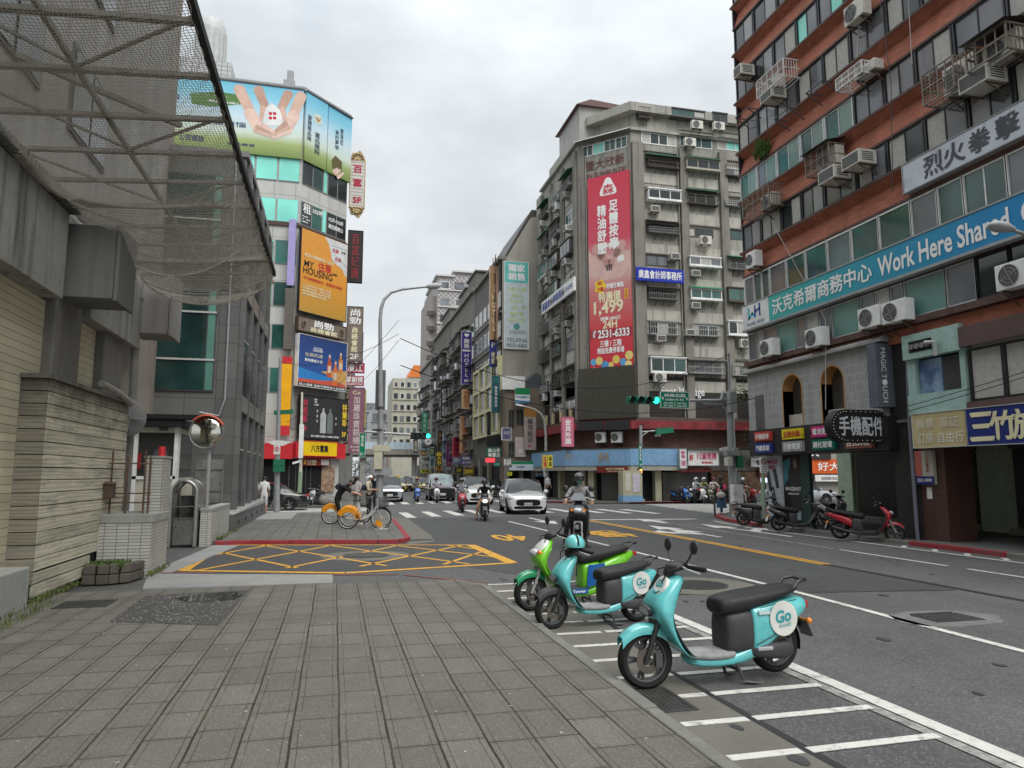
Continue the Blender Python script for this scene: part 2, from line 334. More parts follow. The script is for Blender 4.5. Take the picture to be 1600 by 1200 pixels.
m=MB();m.slab([(14.8,-9),(14.8,22.5),(15.2,25.5),(16.2,28.2),(18,29.6),(60,29.6),(60,-9)],-.3,SWZ);struct(m,'pavement',PAVE_R)
kerb('kerb',[((14.8,-6),(14.8,13.1),0),((14.8,13.1),(14.8,15.9),1),((14.8,15.9),(14.8,22.5),0),((14.8,22.5),(15.2,25.5),1),((15.2,25.5),(16.2,28.2),1),((16.2,28.2),(18,29.6),1),((18,29.6),(24,29.6),0)],.16,SWZ+.015,CK)
m=MB();m.slab([(12.7,300),(12.7,48),(13.4,45),(15.5,42.8),(18,42),(80,42),(80,300)],-.3,SWZ);struct(m,'pavement',PAVE_R)
kerb('kerb',[((12.7,120),(12.7,48),0),((12.7,48),(13.4,45),1),((13.4,45),(15.5,42.8),1),((15.5,42.8),(18,42),0),((18,42),(34,42),1)],.15,SWZ+.015,CK)
m=MB();m.slab([(-60,41.5),(.4,41.5),(1.7,42.4),(2.3,44.2),(2.3,300),(-60,300)],-.3,SWZ);struct(m,'pavement',PAVE_I)
m=MB();m.slab([(-12,34.2),(1.5,34.2),(1.5,34.78),(-12,34.78)],0,SWZ+.014);m.slab([(-3.0,29.5),(-1.6,29.5),(-1.6,34.15),(-3.0,34.15)],0,SWZ+.014);struct(m,'paving_band',CONC_PALE)
# --- markings
def strip(m,a,b,w_,z):
 a=Vector((a[0],a[1],0));b=Vector((b[0],b[1],0));t=(b-a).normalized();s_=Vector((-t.y,t.x,0))*w_/2
 m.prism([(p.x,p.y,z-.004)for p in(a-s_,b-s_,b+s_,a+s_)],(0,0,.004))
m=MB()
for k,y in enumerate([12.0,11.3,10.62,10.0,9.38,8.78,8.17,7.56,6.94,6.32,5.7,5.08,4.43,3.8,3.15,2.5,1.85]):
 x0=2.84 if k==10 else 2.56
 strip(m,(x0,y),(3.1,y-.005+random.uniform(-.01,.01)),.085,.0095);strip(m,(3.16,y-.005),(4.22,y+.01),.09,.0095)
strip(m,(4.36,-6),(4.36,12.1),.15,.0105);struct(m,'parking_bay_lines',RW)
m=MB();strip(m,(4.21,-6),(4.21,8.5),.11,.009);struct(m,'parking_bay_old_line',RW_OLD)
m=MB();strip(m,(7.08,-6),(7.08,7.8),.12,.009);strip(m,(7.08,7.8),(7.14,10.2),.12,.009);strip(m,(7.14,10.2),(7.1,13.5),.12,.009);strip(m,(7.1,13.5),(6.72,27.6),.11,.009);struct(m,'lane_line',RW)
m=MB()
for dx in(-.085,.085):strip(m,(9.89+dx,13.0),(10.02+dx,27.5),.1,.009)
struct(m,'centre_line',RY)
m=MB();strip(m,(12.12,5),(12.12,11.7),.1,.009);strip(m,(12.12,12.2),(12.14,15.4),.1,.009);strip(m,(14.05,0),(14.02,21.5),.11,.009);strip(m,(14.02,22.2),(14.7,25.9),.1,.009)
for i in range(7):strip(m,(14.12+.05*(i%2),9.8+i*.95),(14.45,10.15+i*.95),.12,.0092)
strip(m,(10.15,27.8),(14.6,27.2),.35,.009);strip(m,(9.95,29.3),(10.2,27.7),.12,.009);struct(m,'lane_line',RW)
m=MB();strip(m,(12.13,15.6),(12.4,24.5),.09,.0086);strip(m,(10.3,24.9),(15.0,24.2),.1,.0086);struct(m,'lane_old_line',RW_OLD)
def arrow(m,x,y0,y1,side,z=.0125,w_=.16,flip=1):
 """straight stem from y1 (far) to y0 with a head at the far end and a branch to one side"""
 m.prism([(x-w_/2,y0,z-.004),(x+w_/2,y0,z-.004),(x+w_/2,y1,z-.004),(x-w_/2,y1,z-.004)],(0,0,.004))
 h=.9*flip;m.prism([(x-.45,y1,z-.004),(x+.45,y1,z-.004),(x,y1+h*2,z-.004)],(0,0,.004))
 if side:
  ym=y0+(y1-y0)*.45;m.prism([(x,ym,z-.003),(x+side*.75,ym+1.0*flip,z-.003),(x+side*.75,ym+1.5*flip,z-.003),(x,ym+.6*flip,z-.003)],(0,0,.004))
  m.prism([(x+side*.65,ym+.5*flip,z-.0025),(x+side*.65,ym+2.0*flip,z-.0025),(x+side*1.15,ym+1.35*flip,z-.0025)],(0,0,.004))
m=MB();arrow(m,11.1,19.2,22.4,0);arrow(m,11.1,19.2,21.0,-1,.0135);arrow(m,13.25,18.9,22.5,1);arrow(m,8.1,29.6,27.4,0,flip=-1);arrow(m,12.3,25.2,26.2,0,w_=.3)
struct(m,'lane_arrows',RW)
m=MB(Matrix(((-1,0,0,5.05),(0,0,-1,20.55),(0,1,0,0),(0,0,0,1))));put_text(m,'40',0,0,1.0,2.0,.0145,.03)
m.M=Matrix(((-1,0,0,8.35),(0,0,-1,21.1),(0,1,0,0),(0,0,0,1)));put_text(m,'慢',0,0,1.25,2.3,.0145,.02);struct(m,'road_lettering',RY)
m=MB()
for i in range(11):
 x=3.05+1.16*i;dy=.62*i if i<5 else 2.9-(i-4)*.25
 if 8<=i:dy=1.6-(i-8)*.6
 m.slab([(x,31+dy),(x+.42,31+dy),(x+.42,35.2+dy*.95),(x,35.2+dy*.95)],0,.0085)
for i in range(10):m.slab([(3.2+i*.95,44.6+.3*i),(3.65+i*.95,44.6+.3*i),(3.75+i*.95,48+.2*i),(3.3+i*.95,48+.2*i)],0,.0085)
for i in range(8):m.slab([(-3.6-.0*i,35.1+.72*i),(1.9,35.1+.72*i),(1.9,35.48+.72*i),(-3.6,35.48+.72*i)],0,.0085)
for i in range(11):m.slab([(17.6+.1*i,31+.95*i),(23.5,31+.95*i),(23.5,31.42+.95*i),(17.6+.1*i,31.42+.95*i)],0,.0085)
struct(m,'zebra_crossing',RW)
m=MB();A,B,C_,D=Vector((-3.02,14.75,0)),Vector((3.97,14.45,0)),Vector((3.72,20.1,0)),Vector((-3.0,21.4,0))
A,B,C_,D=G(283,892),G(800,880),G(735,852),G(345,852)
M1=G(540,896)
strip(m,A,M1,.17,.011);strip(m,M1,B,.17,.011);strip(m,C_,D,.12,.011)
strip(m,A,D,.3,.0115);strip(m,B,C_,.26,.0115)
P=lambda s_,t:A+(B-A)*s_+((D+(C_-D)*s_)-(A+(B-A)*s_))*t
for a_,b_ in[((.05,0),(.45,1)),((.3,0),(.72,1)),((.52,0),(.97,1)),((.78,0),(1,.62)),((0,.45),(.2,1)),((.33,0),(0,.72)),((.6,0),(.16,1)),((.86,0),(.42,1)),((1,.25),(.68,1)),((1,.68),(.9,1))]:
 strip(m,P(*a_),P(*b_),.1,.0105)
struct(m,'yellow_box_marking',RY)
m=MB();strip(m,(-3.1,14.78),(-2.1,14.5),.12,.026);strip(m,(-1.9,14.2),(1.2,13.6),.06,.0108);strip(m,(1.3,13.5),(2.6,12.2),.07,.0108);struct(m,'red_edge_line',worn_paint('red_line_worn',(.3,.07,.06),.9))
m=MB();m.slab([(-2.56,9.68),(-1.26,9.12),(-1.2,11.75),(-2.6,11.55)],0,SWZ+.006);struct(m,'asphalt_infill',ASPH_COARSE)
m=MB();m.slab([(-1.95,10.9),(-1.6,10.75),(-1.3,10.9),(-1.24,11.25),(-1.4,11.6),(-1.9,11.5),(-2.15,11.2)],0,SWZ+.010);struct(m,'puddle',glass('wet_puddle',(.02,.02,.018),.04,.2),kind='structure')
m=MB()
for i in range(260):
 x,y=random.uniform(-2.55,-1.28),random.uniform(9.3,11.5);r=random.uniform(.006,.014);m.ball((x,y,SWZ+.008),(r,r,r*.6),6,3)
struct(m,'loose_gravel',concrete('gravel',(.28,.27,.25),None,0,5),kind='stuff')
m=MB()
for i in range(130):
 x,y=random.uniform(-3.2,2.2),random.uniform(1.5,12);r=random.uniform(.006,.018);m.add([(x+r*random.uniform(.5,1)*math.cos(k*1.047),y+r*random.uniform(.5,1)*math.sin(k*1.047),SWZ+.003+.002*(k%2))for k in range(6)],[tuple(range(6))])
struct(m,'litter',PM('paper_scraps',(.42,.4,.35),.8,var=.5),kind='stuff')
m=MB()
for i in range(90):x,y,r=random.uniform(2.6,12),random.uniform(3,26),random.uniform(.015,.075);m.add([(x+r*random.uniform(.6,1)*math.cos(k*.449),y+1.8*r*random.uniform(.6,1)*math.sin(k*.449),.0065+i*.00002)for k in range(14)],[tuple(range(14))])
struct(m,'oil_stains',paint('oil_stain',(.058,.057,.056),.5,dirt=0,var=.3))
# --- manholes and grates
IRON=paint('cast_iron',(.06,.06,.058),.55,.4,var=.3,dirt=.2,scale=12)
def manhole(x,y,r,ro,label,z=.006,sq=False):
 t=thing('manhole',label,'manhole cover',(x,y,0),0,'manhole covers in the road')
 m=MB()
 if sq:m.slab([(x-ro,y-.1),(x-ro*.75,y+.33),(x-.2,y+.5),(x+ro*.6,y+.42),(x+ro,y+.02),(x+ro*.55,y-.4),(x-.3,y-.48),(x-ro*.8,y-.38)],-.05,z+.003)
 else:m.cyl((x,y,z-.02),(0,0,1),ro,.046,40)
 m.build('surround',CONC_GROUND if not sq else paint('grey_cement',(.15,.15,.145),.8,var=.2,dirt=.3),t)
 m=MB()
 if sq:m.box(x-r,x+r,y-r*.62,y+r*.62,0,z+.012);[m.box(x-r*.9,x+r*.9,y-r*.5+k*.085,y-r*.5+k*.085+.03,0,z+.019)for k in range(6)]
 else:
  m.cyl((x,y,z),(0,0,1),r,.03,36)
  for k in range(-6,7):
   q=math.sqrt(max(r*r*.85-(k*r/7)**2,0));m.box(x+k*r/7-.016,x+k*r/7+.016,y-q,y+q,z,z+.022)
 m.build('cover',IRON,t)
manhole(.75,16.9,.52,1.0,'round iron manhole cover in a grey disc inside the yellow hatched box')
manhole(5.95,11.1,.5,.95,'round iron manhole cover in the road behind the front turquoise scooter')
manhole(7.75,7.85,.36,.82,'rectangular iron manhole cover in an oval of grey cement by the white lane line',sq=True)
def grate(x0,x1,y0,y1,z,label,n=9):
 m=MB();m.box(x0,x1,y0,y0+.03,z-.03,z);m.box(x0,x1,y1-.03,y1,z-.03,z);m.box(x0,x0+.03,y0+.03,y1-.03,z-.03,z);m.box(x1-.03,x1,y0+.03,y1-.03,z-.03,z)
 for i in range(1,n):xx=x0+(x1-x0)*i/n;m.box(xx-.006,xx+.006,y0+.03,y1-.03,z-.02,z-.001)
 k=int((y1-y0)/.035)
 for i in range(1,k):yy=y0+(y1-y0)*i/k;m.box(x0+.03,x1-.03,yy-.006,yy+.006,z-.02,z-.002)
 m.box(x0+.01,x1-.01,y0+.01,y1-.01,z-.04,z-.028);solo(m,'drain_grate',IRON,label,'drain grate','drain grates')
grate(2.46,2.85,5.35,5.98,.012,'steel drain grate in the gutter under the front turquoise scooter wheel')
grate(2.46,2.82,9.6,10.4,.012,'steel drain grate in the gutter by the green scooter wheel')
grate(-3.55,-2.9,10.75,11.3,SWZ+.012,'small steel grate in the pavement in front of the wooden cladding')
grate(2.05,2.75,20.3,20.6,.014,'slotted gully grate by the curved red kerb',12)
# - facade planes and signs
class Wall:
 """a vertical plane: o a point of it, u its direction to the right as seen from the street"""
 def __init__(s,o,u,z=0):
  s.u=Vector((u[0],u[1],0)).normalized();s.n=Vector((s.u.y,-s.u.x,0));s.o=Vector((o[0],o[1],z));s.M=frame(s.o,s.u,s.n)
 def at(s,px,py,off=0):
  d=ray(px,py);t=((s.o+s.n*off-EYE).dot(s.n))/d.dot(s.n);p=EYE+d*t;return(p-s.o).dot(s.u),p.z-s.o.z
 def rect(s,x0,y0,x1,y1,off=0):
  a0,z1=s.at(x0,y0,off);a1,z0=s.at(x1,y1,off);return a0,a1,z0,z1
 def pt(s,a,y,z):return s.o+s.u*a+s.n*y+Vector((0,0,z))
def sign(name,label,cat,W,r,board,texts=(),off=.05,depth=.12,frame_m=None,fw=.04,group=None,extra=None,bold=.012,z_parts=None):
 """a signboard on wall W covering r = (a0, a1, z0, z1); texts are (string, x, z, w, h in fractions of the board, material, flags)"""
 a0,a1,z0,z1=r;t=thing(name,label,cat,W.pt((a0+a1)/2,off,z0),0,group)
 m=MB(W.M);m.box(a0,a1,off,off+depth,z0,z1);m.build('board',board,t)
 if frame_m:
  m=MB(W.M)
  m.box(a0-fw,a0-.002,off-.01,off+depth+.02,z0-fw,z1+fw);m.box(a1+.002,a1+fw,off-.01,off+depth+.02,z0-fw,z1+fw);m.box(a0-.002,a1+.002,off-.01,off+depth+.02,z1+.002,z1+fw);m.box(a0-.002,a1+.002,off-.01,off+depth+.02,z0-fw,z0-.002)
  m.build('frame',frame_m,t)
 w_,h_=a1-a0,z1-z0;y=off+depth
 for(x,z,w2,h2,mm)in(z_parts or()):
  m=MB(W.M);m.box(a0+(x-w2/2)*w_,a0+(x+w2/2)*w_,y-.01,y+.006,z0+(z-h2/2)*h_,z0+(z+h2/2)*h_);m.build('panel',mm,t)
 for(st,x,z,w2,h2,mm,*fl)in texts:
  m=MB(W.M);put_text(m,st,a0+x*w_,z0+z*h_,w2*w_,h2*h_,y+.014,bold,'v' in fl,'k' in fl);m.build('lettering',mm,t)
 if extra:extra(t,W,a0,a1,z0,z1,y)
 return t
def zramp(name,stops,z0,z1,rough=.5,wobble=0,axis='Z'):
 """a printed colour that changes with height, as on a poster"""
 t=NT(name);z=t.n('ShaderNodeSeparateXYZ',{0:t.co}).outputs[axis]
 if wobble:z=t.math('ADD',z,t.math('MULTIPLY',t.math('SUBTRACT',t.noise(.5,5),.5),wobble))
 f=t.n('ShaderNodeMapRange',{0:z,1:z0,2:z1},clamp=True).outputs[0]
 r=t.n('ShaderNodeValToRGB',{0:f});e=r.color_ramp.elements
 while len(e)<len(stops):e.new(.5)
 for k,(p,c)in enumerate(stops):e[k].position=p;e[k].color=(*c,1)
 c=t.mix(.25,r.outputs[0],t.mix(t.noise(3,4),sc3((.5,.5,.5),.8),(1,1,1)),'MULTIPLY');return t.done(c,rough)
_mm={}
def FL(*c):
 """a plain sign colour"""
 if c not in _mm:_mm[c]=paint('sign_colour',c,.5,var=.11,dirt=.3,scale=1.2)
 return _mm[c]
def flat(parent,W,name,polys,mat_,y):
 """printed shapes on a board: polygons in wall coordinates, a few millimetres proud"""
 m=MB(W.M)
 for p in polys:m.add([(a,y,z)for a,z in p],[tuple(range(len(p)))])
 return m.build(name,mat_,parent)
def disc(c,rx,rz,n=20):return[(c[0]+rx*math.cos(i*2*math.pi/n),c[1]+rz*math.sin(i*2*math.pi/n))for i in range(n)]
def capsule(p,q,r0,r1,n=8):
 """a tapering stroke from p to q"""
 a=math.atan2(q[1]-p[1],q[0]-p[0]);o=[]
 for i in range(n+1):t=a+math.pi/2+math.pi*i/n;o.append((p[0]+r0*math.cos(t),p[1]+r0*math.sin(t)))
 for i in range(n+1):t=a-math.pi/2+math.pi*i/n;o.append((q[0]+r1*math.cos(t),q[1]+r1*math.sin(t)))
 return o
# - left side: concrete building, cladding, net canopy, gate, granite block
CONC=concrete('old_concrete',(.33,.325,.295),(.075,.072,.062),1.0,1.3,.9,.35,.6);CONC_D=concrete('dark_streaked_concrete',(.17,.165,.145),(.05,.048,.04),.85);CONC_L=concrete('plinth_render',(.36,.365,.34),(.12,.12,.09),.3,1.5,.9,.5)
def boards(name,col,dark,pitch,wear=.5,grain=True,z0=0.0,gapf=.07):
 t=NT(name);s=t.n('ShaderNodeSeparateXYZ',{0:t.co});v=t.math('DIVIDE',t.math('SUBTRACT',s.outputs['Z'],z0),pitch);ri=t.math('FLOOR',v);fv=t.math('FRACT',v)
 rn=t.n('ShaderNodeTexWhiteNoise',{'W':ri},noise_dimensions='1D').outputs[0]
 al=t.math('ADD',s.outputs['X'],s.outputs['Y'])
 vec=t.n('ShaderNodeCombineXYZ',{0:t.math('MULTIPLY',al,.55),1:t.math('MULTIPLY',rn,40.0),2:t.math('MULTIPLY',s.outputs['Z'],3.6)}).outputs[0]
 c=t.mix(rn,sc3(col,.84),sc3(col,1.12))
 if grain:
  gr=t.n('ShaderNodeTexWave',{'Vector':vec,'Scale':1.5,'Distortion':7.0,'Detail':3.0,'Detail Scale':1.2},bands_direction='Z').outputs[1]
  pl=t.noise(1,6,.7,t.stretch((.9,.9,3.5)));f=t.ramp(t.math('ADD',t.math('MULTIPLY',gr,.26),t.math('MULTIPLY',pl,.8)),.42,.85)
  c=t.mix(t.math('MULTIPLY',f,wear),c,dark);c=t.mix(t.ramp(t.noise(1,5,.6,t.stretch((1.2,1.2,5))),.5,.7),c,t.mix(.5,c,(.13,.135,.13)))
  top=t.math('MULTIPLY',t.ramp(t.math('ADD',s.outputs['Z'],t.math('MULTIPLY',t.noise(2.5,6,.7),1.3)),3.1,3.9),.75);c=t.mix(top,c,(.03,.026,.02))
 else:
  c=t.mix(t.math('MULTIPLY',t.ramp(t.noise(1.1,6,.6),.5,.75),wear),c,dark)
 g=t.math('LESS_THAN',fv,gapf);c=t.mix(g,c,sc3(dark,.35));t.bump(t.math('SUBTRACT',t.math('MULTIPLY',t.noise(40,4),.15),g),.6,.012)
 return t.done(c,.7)
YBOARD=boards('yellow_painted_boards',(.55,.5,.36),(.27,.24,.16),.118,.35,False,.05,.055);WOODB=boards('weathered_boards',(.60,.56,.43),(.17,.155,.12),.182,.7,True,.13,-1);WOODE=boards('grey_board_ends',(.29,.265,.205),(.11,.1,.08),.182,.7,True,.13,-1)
b=thing('concrete_building','low concrete building with yellow boarded wall and streaked pillars under the net','building',(-5,6,0))
m=MB();m.box(-7,-4.4,-6,15.65,0,4.5);m.build('boarded_wall',YBOARD,b)
m=MB();m.box(-4.45,-3.93,-6,11.05,0,.62);m.build('plinth',CONC_L,b,bevel=.02)
m=MB();m.box(-7,-4.1,-6,11.9,4.5,5.85);m.build('fascia',CONC,b,bevel=.01)
m=MB();m.box(-7,-4.13,13.3,16.3,4.5,5.85);m.build('fascia',CONC,b,bevel=.01)
for y0,y1 in((12.1,13.25),(14.5,15.7)):
 m=MB();m.box(-4.9,-4.24,y0,y1,0,6.0);m.build('pillar',CONC_D,b,bevel=.03)
m=MB()
for i in range(150):m.box(-4.35,-3.95,-6+i*.12,-6+i*.12+.07,5.86,5.98)
m.box(-4.9,-4.05,-6,12.1,5.9,6.03);m.build('ribbed_eave',paint('ribbed_metal_eave',(.12,.115,.1),.6,.2,dirt=.5),b)
m=MB();m.box(-9,-5.0,-6,21.5,6.0,22);m.build('upper_wall',concrete('upper_grey_render',(.3,.29,.27),None,.6),b)
for y0,z0 in((4.2,8.2),(7.4,8.2),(10.6,8.2),(14,8.2),(7.4,11.4),(10.6,11.4),(14,11.4),(14,14.5)):
 m=MB();m.box(-5.02,-4.96,y0,y0+2.1,z0,z0+1.7);wn=m.build('window',DSTEEL,b)
 m=MB();m.box(-4.95,-4.94,y0+.08,y0+1.0,z0+.08,z0+1.6);m.box(-4.95,-4.94,y0+1.1,y0+2.02,z0+.08,z0+1.6);m.build('pane',GL_DARK,wn)
for k,(y0,y1,x1,z0,z1)in enumerate([(12.15,13.05,-3.42,4.6,5.78),(16.4,17.3,-3.52,4.85,6.2)]):
 m=MB();m.box(-4.3,x1-.07,y0,y1,z0,z1);m.box(x1-.06,x1,y0-.03,y1+.03,z0-.04,z1+.02);solo(m,'concrete_box',concrete('box_concrete_'+'ab'[k],((.17,.17,.165),(.26,.25,.235))[k],None,.5,1.4),['dark streaked concrete box jutting from the nearer pillar above the wooden cladding','pale brown concrete box jutting out beside the drainpipe and the teal window'][k],'concrete box',bevel=.012)
m=MB();m.tube([(-4.2,16.36,6.4),(-4.2,16.36,4.3),(-4.18,16.36,3.4),(-4.18,16.3,.1)],.085,12);[m.cyl((-4.2,16.36,z),(0,0,1),.1,.06,12)for z in(5.6,4.5,3.4)]
solo(m,'drainpipe',paint('grey_pipe',(.2,.195,.18),.5,dirt=.5),'grey vertical drainpipe between the concrete box and the teal window','pipe',smooth=40)
m=MB();m.tube([(-3.98,13.6,3.42),(-3.97,14.6,3.36),(-3.97,15.2,3.28)],.06,10);m.tube([(-3.97,15.2,3.28),(-3.97,15.4,3.24)],.07,10)
solo(m,'fabric_hose',paint('pale_hose',(.3,.29,.26),.7,dirt=.5),'grey wrapped pipe lying along the top of the wooden cladding','pipe',smooth=40)
t=thing('wooden_cladding','weathered board box around the wall foot with peeling grey paint','cladding',(-4.2,13.5,0))
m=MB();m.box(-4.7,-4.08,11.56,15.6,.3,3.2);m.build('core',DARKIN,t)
m=MB();zs=[(.13+.182*i)for i in range(17)]
for i,z in enumerate(zs):
 if i==1:continue
 j=random.uniform(-.008,.008);m.box(-4.08,-4.045+j,11.5,15.62,z+.006,z+.176)
m.build('street_boards',WOODB,t,bevel=.004)
m=MB();m.box(-4.085,-4.05,11.5,13.9,.325,.47);m.build('street_board_loose',WOODB,t)
m=MB()
for i,z in enumerate(zs[1:]):j=random.uniform(-.006,.006);m.box(-4.46,-4.052,11.47+j,11.52,z+.006,z+.176)
m.build('end_boards',WOODE,t,bevel=.004)
m=MB();m.box(-4.3,-4.1,11.52,11.62,0,.3);m.build('post',CONC_D,t);m=MB();m.box(-4.12,-4.06,12.2,12.3,0,.3);m.build('post',CONC_D,t)
m=MB();m.box(-4.72,-3.99,11.42,15.72,3.225,3.29);m.build('cap',CONC_D,t)
t=thing('net_canopy','rusty steel canopy frame holding a drooping safety net over the pavement','canopy',(-2.8,10,6))
XI,XM,XO,ZI,ZM,ZO=-4.1,-2.76,-1.43,6.0,6.12,6.24
CST=paint('canopy_steel',(.1,.095,.085),.65,.2,var=.35,scale=6)
m=MB();m.bar((XO,1.5,ZO),(XO,16.1,ZO),.07,.1);m.build('outer_beam',MBLACK,t)
m=MB();m.bar((XM,1.5,ZM-.03),(XM,16.0,ZM-.03),.05,.06);m.build('middle_beam',CST,t)
for i in range(11):
 y=5.95+i*.995;m=MB();m.bar((XI,y,ZI),(XO,y+.02,ZO-.02),.075,.05);m.build('cross_beam',CST,t)
m=MB()
for i in range(5):m.bar((XI,6.0+i*1.99,ZI),(XM,7.9+i*1.99,ZM),.03);m.bar((XM,7.9+i*1.99,ZM),(XO,6.9+i*1.99,ZO),.03)
m.bar((-3.4,8.0,ZM+.1),(-2.1,9.6,ZO+.15),.06);m.build('brace',CST,t)
def net_z(a,y):
 base=ZI+(ZO-ZI)*a;bay=(y-5.95)%2.985/2.985;side=4*a*(1-a)
 return base-.05-.30*side*math.sin(math.pi*bay)**.8*(.6+.4*math.sin(y*1.3))-.10*math.sin(math.pi*bay)
def wire_net(x0,x1,ny,nx,y0,y1,zf,r):
 m=MB()
 def pt(i,j):
  a=i/nx;y=y0+(y1-y0)*j/ny;return Vector((x0+(x1-x0)*a+.012*math.sin(j*.7+i),y,zf(a,y)))
 def rib(p,q,k):
  d=(q-p).normalized();a=(d.cross(Vector((0,0,1)))).normalized()*r;u=d.cross(a).normalized()*r
  b=len(m.v);m.v+=[p+a,p-a*.5+u*.87,p-a*.5-u*.87,q+a,q-a*.5+u*.87,q-a*.5-u*.87]
  for(c,e)in((0,1),(1,2),(2,0)):m.f.append((b+c,b+e,b+3+e,b+3+c));m.m.append(0)
 for j in range(ny+1):
  for i in range(nx+1):
   p=pt(i,j)
   if i<nx:rib(p,pt(i+1,j),0)
   if j<ny:rib(p,pt(i,j+1),0)
 return m
NETM=paint('net_cord',(.4,.375,.33),.8,dirt=0,scale=20)
wire_net(XI,XO,270,84,5.6,15.9,net_z,.0036).build('net',NETM,t)
def swag(a,y):
 k=(y-15.0)/1.6;return ZI+(ZO-ZI)*a-.05-1.15*(4*a*(1-a))**.8*math.sin(math.pi*min(max(k,0),1))*.45-.14*math.sin(math.pi*min(max(k,0),1))
wire_net(XI+.15,XO,44,84,14.6,16.3,swag,.0045).build('hanging_net',NETM,t)
def swag2(a,y):return ZI+(ZO-ZI)*a-.1-.75*(4*a*(1-a))*((y-11.7)/1.3)**.7 if y>11.7 else ZI+(ZO-ZI)*a-.1
wire_net(XI,XO,34,84,11.7,13.0,swag2,.0045).build('hanging_net',NETM,t)
m=MB();zz=lambda a,y:swag(a,y)-.01
m.tube([(XI+.15+(XO-XI-.15)*i/30,15.45,zz(i/30,15.45))for i in range(31)],.012,5);m.build('edge_rope',NETM,t);m=MB();m.tube([(XI+(XO-XI)*i/30,13.0,swag2(i/30,13.0)-.01)for i in range(31)],.012,5)
m.build('edge_rope',NETM,t)
# --- beige tower and dark granite block
BEIGE=concrete('beige_render',(.3,.265,.225),(.13,.11,.09),.4)
m=MB();m.box(-12,-5.75,22,25.5,0,24);m.k=0;m.box(-12,-5.7,21.94,22,6.9,7.05);m.box(-12,-5.7,21.94,22,10.4,10.55);m.box(-12,-5.7,21.94,22,13.9,14.05)
solo(m,'beige_tower',BEIGE,'plain beige rendered stair tower behind the net canopy','building')
GRAN=tiles('dark_granite',(.125,.127,.122),(.06,.06,.06),.95,.62,.2,.35,.02,'SZ',.35,0,.3)
b=thing('granite_building','dark grey granite office block with teal windows at the street corner','building',(-6,29,0))
m=MB();m.box(-12,-3.3,25,34.3,0,12.75);m.build('wall',GRAN,b)
m=MB();m.box(-12,-3.22,24.92,34.38,12.75,12.95);m.build('parapet',paint('grey_coping',(.2,.2,.2),.5),b)
TEAL2=glass('teal_office_glass',(.016,.042,.039),.05,.5,.5)
def win_s(x0,x1,z0,z1,bars,n=0):
 m=MB();m.box(x0,x1,24.94,25.0,z0,z1);f=m.build('window',DSTEEL,b)
 m=MB();m.box(x0+.05,x1-.3,24.925,24.94,z0+.05,z1-.05);m.build('pane',TEAL2,f)
 m=MB();m.box(x1-.26,x1-.04,24.925,24.94,z0+.05,z1-.05);m.build('curtain_strip',glass('teal_lit_curtain',(.1,.24,.19),.2,.2),f)  # strip of teal-lit curtain, the light on it put into the colour
 for z in bars:m=MB();m.box(x0,x1,24.88,24.924,z-.03,z+.03);m.build('rail',ALU,f)
win_s(-6.6,-3.98,4.55,8.0,(5.6,7.2));win_s(-6.6,-3.98,9.4,12.0,(10.4,))
m=MB();m.box(-6.7,-3.3,24.97,25.0,8.0,9.35);m.build('spandrel',paint('dark_spandrel',(.05,.05,.052),.5),b)
m=MB();m.tube([(-3.62,24.93,12.6),(-3.6,24.93,4.3),(-3.75,24.9,3.75),(-4.35,24.88,3.85)],.035,8);m.build('conduit',STEEL,b)
for i,y in enumerate((26.0,28.1,30.2,32.3)):
 for z0,z1 in((.95,3.75),(4.7,7.7),(8.6,11.8)):
  m=MB();m.box(-3.3,-3.27,y,y+1.6,z0,z1);f=m.build('window',DSTEEL,b)
  m=MB();m.box(-3.27,-3.262,y+.08,y+.76,z0+.08,z1-.08);m.box(-3.27,-3.262,y+.84,y+1.52,z0+.08,z1-.08);m.build('pane',TEAL2 if(i+int(z0))%3 else GL_DARK,f)
  m=MB();m.box(-3.27,-3.24,y,y+1.6,z0+(z1-z0)*.62,z0+(z1-z0)*.62+.05);m.build('rail',ALU,f)
for y in(25.5,27.7,29.85,31.95,34.05):
 m=MB();m.box(-3.3,-3.14,y-.12,y+.12,0,12.7);m.build('pilaster',GRAN,b)
for z in(4.0,8.0):m=MB();m.box(-3.3,-3.17,25.62,33.9,z,z+.55);m.build('granite_band',tiles('pale_granite',(.2,.2,.195),(.08,.08,.08),.6,.55,.2,.35,.02,'YZ',.3,0),b)
for y,z in((26.5,6.1),(28.4,6.0),(28.6,10.2)):
 m=MB();m.add([(-3.24,y,z),(-3.24,y+.75,z),(-2.82,y+.75,z-.75),(-2.82,y,z-.75),(-3.22,y,z-.02),(-3.22,y+.75,z-.02),(-2.8,y+.75,z-.77),(-2.8,y,z-.77)],[(0,1,2,3),(4,7,6,5),(0,3,7,4),(1,5,6,2),(0,4,5,1),(2,6,7,3)]);m.build('open_sash',TEAL2,b)
